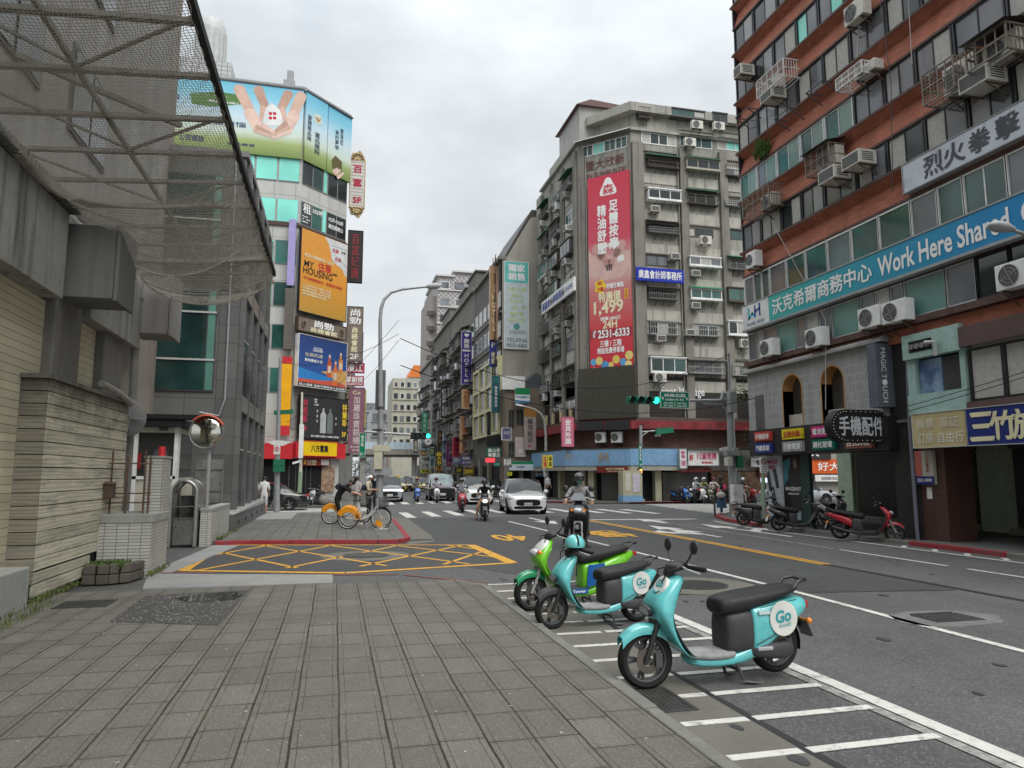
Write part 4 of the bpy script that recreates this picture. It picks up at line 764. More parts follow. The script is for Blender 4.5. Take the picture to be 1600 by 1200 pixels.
FOOD=NT('food_poster_print');n_=FOOD.noise(3.2,6,.7);n2=FOOD.noise(1.2,3);FOOD=FOOD.done(FOOD.mix(FOOD.ramp(n_,.4,.62),FOOD.mix(n2,(.28,.15,.08),(.12,.05,.03)),FOOD.mix(n2,(.5,.42,.28),(.38,.25,.2))),.5)
ra=TC.rect(503,729,522,768,.12);m=MB(TC.M);m.box(ra[0],ra[1],.08,.12,ra[2],ra[3]);solo(m,'food_poster',FOOD,'tall food poster on the dumpling shop front','poster')
for k,(x,y_,s_)in enumerate(((507,786,.36),(517,786,.3))):
 p=VY(x,y_,42.6);m=MB();m.ball((p.x,42.6,SWZ+.3*s_*2),(s_,s_*.8,s_*1.0),10,7);m.v=[v+Vector((random.uniform(-.06,.06),random.uniform(-.05,.05),random.uniform(-.05,.05)))for v in m.v];m.v=[Vector((v.x,v.y,max(v.z,SWZ)))for v in m.v]
 solo(m,'rubbish_sack',PM('clear_sack',(.2,.19,.17)),['large grey plastic rubbish sack below the food poster','smaller grey plastic rubbish sack, right one below the food poster'][k],'sack',smooth=60)
def flag(name,label,cat,Y,x0,y0,x1,y1,board,texts=(),depth=.25,**k):
 W=Wall((0,Y),(1,0));r=W.rect(x0,y0,x1,y1,0);return sign(name,label,cat,W,r,board,texts,off=-depth,depth=depth,**k)
def arm(t,Y,x0,r,side=-1):
 a0,a1,z0,z1=r
def crown(t,W,a0,a1,z0,z1,y):
 cx=(a0+a1)/2;w_=(a1-a0)
 for s_,zz in((1,z1),(-1,z0)):
  pts=[(cx+math.cos(a)*w_*.52,zz+s_*(.1+math.sin(a)*w_*.62*(1+.18*math.cos(5*a))))for a in[math.pi*i/16 for i in range(17)]]
  m=MB(W.M);m.prism([(a,y-.15,z)for a,z in pts],(0,.14,0));[m.ball((cx+math.cos(a)*w_*.35,y+.02,zz+s_*(.15+math.sin(a)*w_*.35)),.09,8,5)for a in[math.pi*i/5 for i in range(6)]];m.build('gilt_ornament',PM('old_gilt',(.34,.25,.12),.4,.4,var=.4,scale=9),t)
 m=MB(W.M);[m.box(a0+.05,a1-.05,y,y+.008,z0+(z1-z0)*(k+.3)/14,z0+(z1-z0)*(k+.62)/14)for k in range(14)];m.build('light_tube',PM('neon_off',(.42,.36,.33)),t)
GILT=PM('old_gilt',(.34,.25,.12),.4,.4,var=.4,scale=9)
flag('neon_sign','white neon sign with gilt crown ends sticking out high on the tower corner','sign',47,548.5,250,568,324,FL(.6,.58,.54),[('百',.5,.82,.6,.17,FL(.4,.02,.05)),('富',.5,.52,.6,.17,FL(.4,.02,.05)),('5F',.5,.14,.6,.14,FL(.4,.02,.05))],extra=crown,frame_m=GILT,fw=.07,bold=.04)
flag('vertical_sign','black vertical sign with dim red characters under the gilt crowned neon sign','sign',47.2,545,360,565,441,PM('soot_board',(.03,.026,.026),dirt=0),[('百富妃麗',.5,.5,.55,.86,FL(.25,.03,.035),'v')],frame_m=MBLACK)
flag('vertical_sign','taupe vertical hotel sign with bold white characters and 2F at its foot','sign',47,543.5,479,565,564,PM('taupe_board',(.16,.125,.12)),[('尚勁',.5,.82,.72,.28,WTEXT,'v'),('商務會館',.5,.39,.42,.46,CTEXT,'v'),('2F',.5,.08,.55,.1,WTEXT)],frame_m=PM('taupe_frame',(.1,.08,.08)),bold=.025)
flag('vertical_sign','narrow grey lilac sign half hidden behind the taupe hotel sign','sign',49.5,560,519,567,568,PM('grey_lilac',(.2,.19,.25)),[('會館樓',.5,.5,.5,.8,WTEXT,'v')])
flag('box_sign','red box sign with flowing white characters under the taupe hotel sign','sign',47.3,539.5,566,569.5,583,PM('rose_red',(.36,.05,.08)),[('濱江',.5,.5,.8,.8,WTEXT)],bold=.02)
flag('box_sign','second red box sign, the lower of the two stacked by the tower corner','sign',47.3,539,586.5,568.5,603,PM('rose_red',(.36,.05,.08)),[('掌創視',.5,.62,.86,.6,WTEXT),('25601234',.5,.16,.8,.2,WTEXT)],bold=.02)
flag('vertical_sign','mauve vertical jewellery sign with pale characters','sign',46.8,547,606,567,707,PM('mauve_board',(.22,.1,.14)),[('Cu',.45,.93,.5,.06,CTEXT),('加麗珠寶銀樓',.5,.5,.46,.74,FL(.6,.5,.5),'v'),('黃金鑽石',.5,.085,.8,.035,FL(.6,.5,.5)),('買賣',.5,.035,.5,.03,FL(.6,.5,.5))],frame_m=PM('mauve_frame',(.2,.09,.12)))
flag('vertical_sign','thin olive yellow sign edge beside the mauve jewellery sign','sign',49,567,609,571,668,FL(.42,.36,.06),[('住',.5,.5,.6,.1,BTEXT)])
flag('vertical_sign','dark vertical sign covered in tiny pale writing behind the neon floor signs','sign',49,539.5,605,547,712,PM('dark_print',(.05,.04,.045)),[('酒店餐飲美食',.5,.5,.7,.94,CTEXT,'v')])
MT['coil']=paint('ac_coil',(.1,.1,.095),.6,.3)
# - concrete corner apartment block beyond the crossing, and the street behind it
OLDC=concrete('weathered_facade',(.34,.328,.29),(.11,.1,.085),.8,.8,.9,.25,.5);OLDD=concrete('weathered_pier',(.235,.222,.195),(.07,.066,.058),.8,.9,.9,.25,.6)
XA=VY(990,420,44).x;MC=Wall((XA,44),(1,-1));ME=MC.pt(-4.12,0,0);ML=Wall((ME.x,ME.y),(0,-1));MS=Wall((XA,44),(1,0))
MBD=thing('apartment_block','grey weathered corner apartment block with a chamfered corner, caged windows and a red banner','building',(XA+4,48,0))
m=MB();m.slab([(XA,44),(XA+30,44),(XA+30,58),(ME.x,58),(ME.x,ME.y)],0,25.9);m.build('wall',OLDC,MBD)
m=MB();m.slab([(XA-.1,43.8),(XA+30,43.8),(XA+30,58),(ME.x-.25,56.2),(ME.x-.25,ME.y-.1)],25.9,26.1);m.slab([(XA+.8,44.9),(XA+30,44.9),(XA+30,57),(ME.x+1.5,57),(ME.x+1.5,ME.y+.8)],26.1,27.7);m.slab([(XA+.2,44.4),(XA+30,44.4),(XA+30,57),(ME.x+.9,57),(ME.x+.9,ME.y+.4)],27.7,28.35);m.build('setback_storey',concrete('pale_weathered',(.36,.35,.31),(.12,.11,.095),.6),MBD)
m=MB();m.box(ME.x+.4,ME.x+3.6,47.6,52.5,26.1,29.3);m.build('stair_house',concrete('pale_plaster',(.4,.39,.37),None,.4),MBD);m=MB();m.prism([(ME.x+.1,47.3,29.3),(ME.x+4.4,47.3,29.3),(ME.x+4.4,47.3,29.6),(ME.x+1.2,47.3,29.8)],(0,5.5,0));m.build('stair_house_roof',PM('brown_roof',(.13,.075,.07)),MBD)
m=MB()
for a0,a1 in((.0,.8),(3.62,4.2),(6.75,7.35),(9.9,10.5),(13,13.6)):m.box(*sorted((XA+a0,XA+a1)),43.72,44,5.6,25.0)
m.build('pier',OLDD,MBD);m=MB(ML.M)
for a in(-.55,-3.6,-6.6,-9.2):m.box(a,a+.5,0,.25,5.6,25.4)
m.build('pier',OLDD,MBD);m=MB(MC.M);m.box(-4.1,-3.55,0,.12,5.6,25.4);m.box(-.2,.02,0,.12,5.6,25.4);m.build('pier',OLDD,MBD)
WFR=WHITE;BRF=PM('brown_frame',(.09,.075,.06));GAW=PM('green_awning',(.03,.16,.09),.5,var=.3)
def win(W,r,kind,par,glz=None,fr=None,awn=None):
 """a window of the old block: flush, boxed out, or behind a cage of bars"""
 a0,a1,z0,z1=r;fr=fr or ALU;glz=glz or random.choice([GL_DARK,GL_DARK,GL_GREEN,GL_GREY]);n=max(2,round((a1-a0)/.75));d=(a1-a0)/n
 dep=.5 if kind in('bay','cage')else .06
 yf=dep if kind=='bay' else .03
 m=MB(W.M)
 if kind=='bay':m.box(a0,a1,-.02,dep-.05,z0,z1)
 m.box(a0,a1,-.02,yf,z0,z0+.07);m.box(a0,a1,-.02,yf+.002,z1-.07,z1)
 for i in range(n+1):m.box(a0+d*i-.03,a0+d*i+.03,yf-.05,yf+.003,z0,z1)
 if kind=='bay':m.box(a0-.06,a1+.06,-.02,dep+.05,z0-.1,z0-.002);m.box(a0-.06,a1+.06,-.02,dep+.06,z1+.002,z1+.08)
 f=m.build('window',fr,par)
 for i in range(n):
  mm=MB(W.M);mm.box(a0+d*i+.035,a0+d*(i+1)-.035,yf-.04,yf-.015,z0+.075,z1-.075);mm.build('pane',random.choice([glz,glz,CURTAIN])if random.random()<.35 else glz,f)
 if kind in('cage','rail'):
  zt=z1 if kind=='cage' else z0+(z1-z0)*.5;m=MB(W.M);q=.45;k=max(5,int((a1-a0)/.16))
  for z in(z0,(z0+zt)/2,zt):m.bar((a0,q,z),(a1,q,z),.035);m.bar((a0,0,z),(a0,q,z),.035);m.bar((a1,0,z),(a1,q,z),.035)
  for i in range(k+1):m.bar((a0+(a1-a0)*i/k,q,z0),(a0+(a1-a0)*i/k,q,zt),.022)
  m.box(a0,a1,0,q,z0-.06,z0-.025);m.build('cage',random.choice([PM('cage_grey',(.19,.185,.175)),PM('cage_pale',(.36,.36,.34)),BRF]),par)
 if awn:
  m=MB(W.M);m.add([(a0-.08,0,z1+.32),(a1+.08,0,z1+.32),(a1+.08,.65,z1+.06),(a0-.08,.65,z1+.06),(a0-.08,0,z1+.28),(a1+.08,0,z1+.28),(a1+.08,.65,z1+.02),(a0-.08,.65,z1+.02)],[(0,1,2,3),(4,7,6,5),(3,2,6,7),(0,3,7,4),(1,5,6,2)]);m.build('awning',awn,par)
 if kind!='flush':
  m=MB(W.M);[m.bar((a0+(a1-a0)*i/4,.02,z0-.45),(a0+(a1-a0)*i/4,.42,z0-.1),.03)for i in range(1,4)];m.build('bracket',DSTEEL,par)
GW_=GAW
for(x0,y0,x1,y1,kd,fr,aw)in[(1002,206,1056,230,'flush',WFR,None),(1062,210,1112,234,'flush',ALU,PM('grey_awning',(.12,.115,.1))),(1121,213,1162,238,'flush',WFR,PM('grey_awning',(.12,.115,.1))),(1009,247,1059,267,'cage',BRF,GW_),(1068,251,1119,271,'bay',PM('tan_frame',(.36,.33,.27)),GW_),(1130,261,1165,280,'cage',ALU,None),(1009,298,1059,318,'bay',WFR,None),(1070,301,1119,324,'cage',WFR,GW_),(1129,309,1166,326,'rail',BRF,None),(1010,349,1058,368,'rail',BRF,PM('grey_awning',(.12,.115,.1))),(1071,355,1114,373,'flush',BRF,None),(1130,358,1168,376,'flush',DSTEEL,None),(1010,398,1043,417,'flush',BRF,None),(1073,404,1121,420,'bay',WFR,None),(1134,405,1168,424,'cage',ALU,GW_),(1011,452,1056,470,'cage',BRF,BRF),(1075,453,1122,471,'bay',WFR,PM('bright_green_awning',(.02,.2,.09))),(1133,452,1170,474,'bay',BRF,None),(1012,502,1058,525,'cage',ALU,None),(1076,507,1122,527,'cage',ALU,None),(1133,504,1172,526,'bay',WFR,None),(1013,560,1067,584,'bay',WFR,None),(1071,565,1128,585,'cage',ALU,PM('grey_awning',(.12,.115,.1))),(1140,571,1172,588,'cage',BRF,None)]:
 win(MS,MS.rect(x0,y0,x1,y1),kd,MBD,GL_MINT if(x0,y0)==(1121,213)else None,fr,aw)
MS2=Wall((XA,44.85),(1,0))
for(x0,y0,x1,y1,kd)in[(994,171,1013,188,'cage'),(1020,170,1032,180,'cage'),(1046,174,1096,191,'bay'),(1109,181,1131,199,'bay'),(1138,189,1155,200,'flush')]:
 a0,a1,z0,z1=MS2.rect(x0,y0,x1,y1);win(MS2,(a0,a1,max(z0,26.2),min(z1,28.4)),kd,MBD,fr=DSTEEL)
ZROW=[MS.at(1040,y)[1]for y in(246,303,355,405,457,510,565)]
random.seed(5)
for ri,z in enumerate(ZROW):
 for ci,(a0,a1)in enumerate(((-9.0,-6.75),(-5.95,-3.75),(-2.95,-.75))):
  kd=random.choice(['cage','cage','bay','flush','rail']);win(ML,(a0,a1,z-1.05,z),kd,MBD,fr=random.choice([ALU,BRF,WFR,DSTEEL]),awn=random.choice([None,PM('grey_awning',(.12,.115,.1)),GW_ if ri<4 else None]))
for ci in range(4):win(MC,(-3.75+.88*ci,-2.93+.88*ci,24.75,25.6),'flush',MBD,GL_MINT if ci==1 else GL_GREEN,WFR)
m=MB(MC.M);m.add([(-4.2,0,26.2),(.1,0,26.2),(.1,.7,25.75),(-4.2,.7,25.75)],[(0,1,2,3)]);m.build('awning',PM('pale_awning',(.42,.41,.38)),MBD)
m=MB(MC.M);put_text(m,'廈大欣新',-2.0,24.0,3.0,.75,.05,.006);put_text(m,'SIN SUIHBUILDE',-2.0,23.22,3.2,.38,.05,.01);m.build('lettering',PM('rusty_red_letters',(.13,.035,.035)),MBD)
REDC=paint('faded_red_canopy',(.24,.035,.04),.6,var=.45,dirt=.8,scale=1.2);BRICKD=tiles('dark_brick',(.15,.075,.06),(.07,.06,.055),.24,.08,.25,.7,.1,'SZ')
def ring(m,y0,y1,z0,z1,aL=-9.0,aR=9.5):
 p=lambda W,a,y:W.pt(a,y,0)
 a=[p(ML,aL,y1),p(ML,.15*y1,y1),p(MC,.0,y1),p(MS,aR,y1)];b=[p(ML,aL,y0),p(ML,.15*y0,y0),p(MC,.0,y0),p(MS,aR,y0)]
 for i in range(3):m.prism([(a[i].x,a[i].y,z0),(a[i+1].x,a[i+1].y,z0),(b[i+1].x,b[i+1].y,z0),(b[i].x,b[i].y,z0)],(0,0,z1-z0))
m=MB();ring(m,.02,.9,4.83,5.36);m.build('red_canopy',REDC,MBD);m=MB();ring(m,.02,.6,5.37,5.6);m.build('canopy_top',PM('canopy_dirt',(.11,.07,.06),.8),MBD)
m=MB(MC.M);m.box(-4.0,-2.1,.9,.96,4.8,5.4);m.box(-1.98,-.15,.9,.96,4.78,5.4);m.build('canopy_board',BLACK,MBD);m=MB();ring(m,.0,.06,3.6,4.82);m.build('brick_band',BRICKD,MBD);m=MB();ring(m,.0,.05,5.7,8.45);m.build('dark_storey',PM('dark_cladding',(.035,.03,.028),.5),MBD)
m=MB();ring(m,.1,1.25,2.42,3.5,-8.5,2.85);m.build('blue_fascia',paint('sky_blue_fascia',(.2,.36,.55),.5,dirt=.3),MBD);m=MB();ring(m,.05,1.2,2.1,2.4,-8.5,2.8);m.build('fascia_soffit',PM('cream_soffit',(.36,.35,.3)),MBD)
m=MB();ring(m,.3,1.27,3.5,3.58,-8.5,9);m.build('fascia_edge',PM('mossy_edge',(.07,.075,.05),.8),MBD)
m=MB(MC.M);put_text(m,'香芸',-1.9,3.05,.75,.42,1.27,.02);put_text(m,'D J',-4.4,3.0,.5,.5,1.27,.02);put_text(m,'De Teaser',-1.9,2.75,.8,.13,1.27,.01);m.build('lettering',PM('dull_gold',(.35,.24,.11)),MBD)
for i in range(8):win(MS,(1.9+i*.9,2.7+i*.9,3.75,4.7),'flush',MBD,GL_DARK,BRF)
for i in range(5):win(MS,(1.2+i*1.7,2.7+i*1.7,5.9,7.0),'flush',MBD,GL_DARK,DSTEEL)
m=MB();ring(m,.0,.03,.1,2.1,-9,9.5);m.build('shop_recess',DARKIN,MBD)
SHUT=tiles('roller_shutter',(.1,.095,.085),(.045,.045,.04),6,.075,.05,.5,.12,'SZ',.4,0,.8)
for(W,a0,a1)in((MS,1.7,5.0),(MC,-2.6,-1.2),(ML,-6.5,-4.0),(ML,-3.2,-1.2)):
 m=MB(W.M);m.box(a0,a1,.03,.09,.1,2.0);m.build('roller_shutter',SHUT,MBD)
for W,a in((MC,-3.9),(MC,-.95),(MC,-3.2),(ML,-3.7),(MS,1.2)):
 m=MB(W.M);m.box(a-.22,a+.22,.03,.5,0,2.1);m.build('pillar',PM('cream_pillar',(.42,.39,.27)),MBD)
m=MB(MS.M);m.box(5.3,9.2,.03,.1,.1,2.05);m.build('timber_shopfront',paint('timber_front',(.16,.09,.05),.6,var=.4),MBD);m=MB(MS.M);[m.box(6.9+.25*k,6.93+.25*k,.1,.13,.6,2.0)for k in range(5)];[m.box(6.8,8.0,.1,.135,.7+.3*k,.73+.3*k)for k in range(5)];m.build('lattice',PM('pale_timber',(.3,.2,.12)),MBD)
t=thing('poster_pillar','cream square pillar with lilac posters and a blue foot at the block corner','pillar',MC.pt(-.1,1.3,0))
p0=MC.pt(-.1,1.2,0);m=MB();m.box(p0.x-.65,p0.x+.65,p0.y-.4,p0.y+.4,.5,2.1);m.build('shaft',PM('cream_pillar',(.42,.39,.27)),t);m=MB();m.box(p0.x-.68,p0.x+.68,p0.y-.43,p0.y+.43,0,.5);m.build('foot',paint('sky_blue_fascia_b',(.2,.36,.55),.5),t)
m=MB();m.box(p0.x+.0,p0.x+.5,p0.y-.42,p0.y-.4,.7,1.9);m.build('poster',PM('lilac_poster',(.5,.47,.53)),t);m=MB();m.box(p0.x-.5,p0.x-.15,p0.y-.42,p0.y-.4,.8,1.95);m.build('poster',PM('cream_poster',(.55,.52,.45)),t)
def banner_extra(t,W,a0,a1,z0,z1,y):
 w_,h_=a1-a0,z1-z0;P_=lambda x,z:(a0+x*w_,z0+z*h_)
 flat(t,W,'logo_triangle',[[P_(.5,.985),P_(.56,.98),P_(.7,.915),P_(.7,.9),P_(.66,.893),P_(.34,.893),P_(.3,.9),P_(.3,.915),P_(.44,.98)]],WTEXT,y+.004)
 m=MB(W.M);c=P_(.5,.924);put_text(m,'森',c[0],c[1],w_*.27,h_*.052,y+.012,.02);m.build('logo_mark',FL(.55,.06,.1),t)
 flat(t,W,'printed_skin',[[P_(.0,.62),P_(.1,.59),P_(.3,.60),P_(.55,.575),P_(.8,.6),P_(1,.585),P_(1,.5),P_(.75,.462),P_(.4,.455),P_(0,.49)]],FL(.6,.4,.36),y+.003)
 flat(t,W,'printed_towel',[[P_(.66,.575),P_(.84,.57),P_(.86,.545),P_(.72,.535)]],FL(.75,.74,.74),y+.004)
 for x0,x1,c in((.3,.43,(.52,.3,.27)),(.68,.55,(.58,.35,.31))):
  flat(t,W,'printed_hand',[capsule(P_(x0+(x0-.48)*.55,.625),P_(x0,.585),.34,.3),capsule(P_(x0,.59),P_(x1,.545),.3,.2)],FL(*c),y+.006)
  flat(t,W,'printed_finger',[capsule(P_(x1+d,.555),P_(x1+d*.8+(.02 if x0<.5 else-.02),.518),.075,.05)for d in(-.06,-.015,.03,.07)],FL(c[0]*.85,c[1]*.8,c[2]*.8),y+.008)
 flat(t,W,'printed_stone',[capsule(P_(.44+.05*k,.53),P_(.45+.05*k,.505),.06,.05)for k in range(3)],FL(.05,.05,.055),y+.0095)
 st=[(P_(.27,.428)[0]+math.cos(a)*w_*.125*(1+.12*math.cos(5*a)),P_(.27,.428)[1]+math.sin(a)*h_*.034*(1+.12*math.cos(5*a)))for a in[i*math.pi/20 for i in range(40)]];flat(t,W,'price_burst',[st],FL(.78,.55,.04),y+.006)
 flat(t,W,'phone_band',[[P_(0,.165),P_(1,.165),P_(1,.21),P_(0,.21)]],FL(.32,.04,.06),y+.003)
 for x,z,r,c in((.08,.04,.07,(.1,.35,.6)),(.22,.045,.085,(.75,.6,.2)),(.36,.02,.09,(.08,.3,.55)),(.5,.02,.06,(.75,.6,.2)),(.62,.045,.085,(.75,.55,.12)),(.78,.03,.075,(.1,.35,.6)),(.92,.06,.09,(.75,.6,.2)),(.9,.015,.08,(.78,.62,.25)),(.1,.0,.06,(.75,.6,.2)),(.18,-.0,.05,(.1,.35,.6))):flat(t,W,'printed_balloon',[[(a,max(b,z0+.02))for a,b in disc(P_(x,z+.01),r*w_,r*w_*1.1,16)]],FL(*c),y+.004+.0004*int(x*20))
 m=MB(W.M);c=P_(.885,.375);m.box(c[0]-.13,c[0]+.13,y,y+.006,c[1]-.35,c[1]+.35);m.k=1;put_text(m,'無暗加價',c[0],c[1],.15,.6,y+.014,.01,True);m.build('price_note',[FL(.75,.5,.05),RTEXT],t)
RB=zramp('banner_red_print',[(0,(.58,.02,.045)),(.2,(.58,.04,.05)),(.4,(.55,.17,.17)),(.48,(.6,.35,.33)),(.58,(.55,.28,.28)),(.66,(.58,.06,.1)),(1,(.58,.025,.06))],0,14.1,.45,.6)
r_=MC.rect(918,280,989,577,.3)
sign('massage_banner','tall red massage banner with white characters, a back massage picture and balloons','banner',MC,(r_[0],r_[1],r_[2],r_[3]),RB,[('精油舒壓',.335,.72,.21,.25,WTEXT,'v'),('足體按摩',.62,.735,.21,.25,WTEXT,'v'),('massage',.49,.628,.52,.03,WTEXT),('特惠價',.49,.372,.52,.05,CTEXT),('1,499',.46,.315,.7,.075,CTEXT),('（原價1,800元）',.5,.262,.48,.02,WTEXT),('24H',.49,.233,.34,.04,CTEXT),('2531-6333',.57,.187,.74,.042,WTEXT),('三樓 / 三階',.5,.138,.5,.032,WTEXT),('附設免費停車場',.5,.103,.62,.03,WTEXT),('90',.27,.443,.12,.022,RTEXT),('分鐘',.27,.415,.16,.022,RTEXT),('附養生餐點',.63,.425,.4,.026,WTEXT),('✆',.13,.187,.1,.04,WTEXT)],off=.15,depth=.15,extra=banner_extra,bold=.03)
r_=MC.rect(903,577,994,652,.7)
sign('blank_billboard','blank dark olive billboard under the red massage banner','billboard',MC,(r_[0],r_[1],r_[2],r_[3]),PM('olive_board',(.055,.052,.04),.6,dirt=.1),(),off=.35,depth=.35)
r_=MS.rect(994,417,1068,443,.5);sign('accountant_sign','royal blue sign with white brush characters on the grey block','sign',MS,(r_[0],r_[1],r_[2],r_[3]),FL(.01,.03,.36),[('廣鑫會計師事務所',.5,.5,.92,.62,WTEXT)],off=.4,depth=.15,bold=.015)
sign('accountant_sign','white sign with blue characters on the side of the grey block along the street','sign',ML,(-7.6,.5,14.75,15.75),WHITE,[('廣鑫會計師事務所',.38,.5,.7,.66,FL(.03,.06,.3)),('25312345',.86,.5,.2,.3,FL(.03,.06,.3))],off=.45,depth=.15,bold=.02)
r_=MS.rect(1033,604,1101,623,.1);m=MB(MS.M);put_text(m,'Foot Massage',(r_[0]+r_[1])/2,(r_[2]+r_[3])/2,r_[1]-r_[0],r_[3]-r_[2],.12,.01);m.build('lettering',WTEXT,MBD)
m=MB(ML.M);put_text(m,'森 SPA 手機養生 足體按摩',-4.0,6.9,6.2,.6,.12,.01);m.build('lettering',WTEXT,MBD)
r_=MS.rect(1075,703,1123,727,.9);sign('sichuan_food_sign','white shop sign with magenta characters beside the blue fascia','sign',MS,(r_[0],r_[1],r_[2],r_[3]),WHITE,[('川渝現撈',.6,.6,.66,.46,FL(.5,.02,.14)),('麻辣滷味',.62,.18,.36,.16,RTEXT),('醉',.1,.5,.12,.4,RTEXT)],off=.7,depth=.2,bold=.02,frame_m=GREY)
r_=MS.rect(1062,702,1073,731,1.4);sign('sichuan_food_sign','small upright white sign with pink characters next to the blue fascia end','sign',MS,(r_[0],r_[1],r_[2],r_[3]),WHITE,[('醉香',.5,.72,.6,.4,FL(.5,.02,.14),'v'),('川渝現撈',.5,.25,.7,.32,FL(.5,.02,.14))],off=1.2,depth=.2,frame_m=GREY)
sign('shop_banner','dark red banner with pale writing under the blue fascia corner','banner',MC,(-2.4,-.2,1.95,2.36),PM('maroon',(.16,.025,.02)),[('香芸冷飲專賣',.6,.62,.6,.3,CTEXT),('Tea House',.6,.25,.5,.2,CTEXT)],off=1.28,depth=.04)
sign('shop_banner','dark red shop board above the wide roller shutter','banner',MS,(2.2,5.0,1.98,2.3),PM('maroon',(.16,.025,.02)),[('茶水冷飲專賣',.5,.5,.6,.5,FL(.3,.08,.06))],off=.6,depth=.05)
m=MB(MS.M);m.box(9.4,10.2,.3,.6,3.9,5.1);solo(m,'box_sign',RED,'plain red box sign at the right end of the grey block','sign')
m=MB(MS.M);m.box(10.5,14.5,.3,.5,2.9,5.2);m.k=1;put_text(m,'四廣炭',12.2,3.5,2.6,.8,.52,.02);solo(m,'box_sign',[PM('dark_cladding',(.035,.03,.028),.5),WTEXT],'dark sign board high on the shops across the side street','sign')
for(a0,a1,z0,z1,c,tx,tc_,lb)in((8.2,11.5,2.35,2.95,WHITE,'餐飲小館',BTEXT,'white shop board with black characters across the side street'),(8.8,11.4,1.65,2.3,PM('maroon',(.16,.025,.02)),'北海道火鍋',CTEXT,'maroon board with pale characters across the side street'),(13.0,17.5,1.9,2.9,FL(.62,.1,.02),'好大鮮茶',WTEXT,'orange red shop board seen through the arcade'),(13.2,18,1.35,1.8,WHITE,'SOUND SOLUTION ★ 專業音響批發',BTEXT,'white board with two lines of small writing seen through the arcade')):
 sign('shop_board',lb,'sign',MS,(a0,a1,z0,z1),c,[(tx,.5,.5,.8,.6,tc_)],off=.3,depth=.1)
m=MB(MS.M);m.box(8.8,11.6,.5,.6,1.3,1.6);solo(m,'screen_sign',glow('lit_screen',(.55,.65,.85),1.1),'pale blue lit sign strip across the side street','lit sign')
flag('vertical_sign','pink vertical sign with white characters at the grey block corner','sign',46.2,879,652,896,697,FL(.55,.17,.25),[('金貝外圍',.5,.5,.55,.86,WTEXT,'v')],frame_m=FL(.5,.12,.2),bold=.02)
for k,a in enumerate((-7.2,-5.4,-3.4,-1.2)):
 m=MB(ML.M);m.lathe([(.05,-.45),(.16,-.35),(.16,.35),(.05,.45)],(a,.3,6.4),n=10)if False else m.cyl((a,.35,6.1),(0,0,1),.14,.8,10);solo(m,'wall_lantern',PM('cream_lantern',(.5,.42,.24)),'cream wall lantern along the dark spa storey','lantern','cream lanterns on the spa storey')
random.seed(3);PALEC=concrete('pale_infill',(.46,.445,.39),(.15,.14,.115),.8,1.1)
for ri,z in enumerate(ZROW):
 for a0,a1 in((.85,3.55),(4.25,6.7),(7.4,9.85)):
  m=MB(MS.M);m.box(a0,a1,-.01,.05,z-2.05,z-1.3);m.build('infill_panel',PALEC,MBD);m=MB(MS.M);m.box(a0,a1,-.01,.12,z+.28,z+.36);m.build('ledge',OLDD,MBD)
 for a0,a1 in((-8.9,-6.7),(-5.95,-3.7),(-2.95,-.65)):m=MB(ML.M);m.box(a0,a1,-.01,.05,z-2.05,z-1.3);m.build('infill_panel',PALEC,MBD)
for W,a in((MS,.75),(MS,4.1),(MS,7.28),(MS,3.5),(MC,-3.45),(ML,-6.2),(ML,-3.1)):m=MB(W.M);m.tube([(a,.12,5.6),(a,.12,24.6)],.05,6);m.build('downpipe',PM('old_pipe',(.27,.26,.23)),MBD)
# --- air conditioners
def ac_outdoor(W,a,z,w_=.85,h_=.6,d=.32,off=.12,col=None,label='',group=None,cage=None,grille=None):
 """outdoor unit on two brackets: casing, round fan guard, side louvres"""
 col=col or IVORY;t=thing('air_conditioner',label,'air conditioner',W.pt(a+w_/2,off,z),0,group)
 m=MB(W.M);m.box(a,a+w_,off,off+d,z,z+h_);m.build('casing',col,t,bevel=.012)
 m=MB(W.M);cx,cz,r=a+w_*.36,z+h_*.5,min(h_*.42,w_*.33);m.cyl((cx,off+d+.004,cz),(0,1,0),r,.012,20)
 m.build('fan_opening',grille or MT['coil'],t);m=MB(W.M)
 for q in(.35,.7,1):m.tube([(cx+r*q*math.cos(k*math.pi/9),off+d+.018,cz+r*q*math.sin(k*math.pi/9))for k in range(19)],.006,4)
 for k in range(4):m.bar((cx,off+d+.016,cz),(cx+r*math.cos(k*math.pi/2+.4),off+d+.016,cz+r*math.sin(k*math.pi/2+.4)),.012)
 m.build('fan_guard',GREY,t);m=MB(W.M)
 for s_ in(.15,.85):m.bar((a+w_*s_,0,z-.03),(a+w_*s_,off+d,z-.03),.035);m.bar((a+w_*s_,0,z-.4),(a+w_*s_,off+d,z-.04),.025)
 m.build('bracket',RUST,t);return t
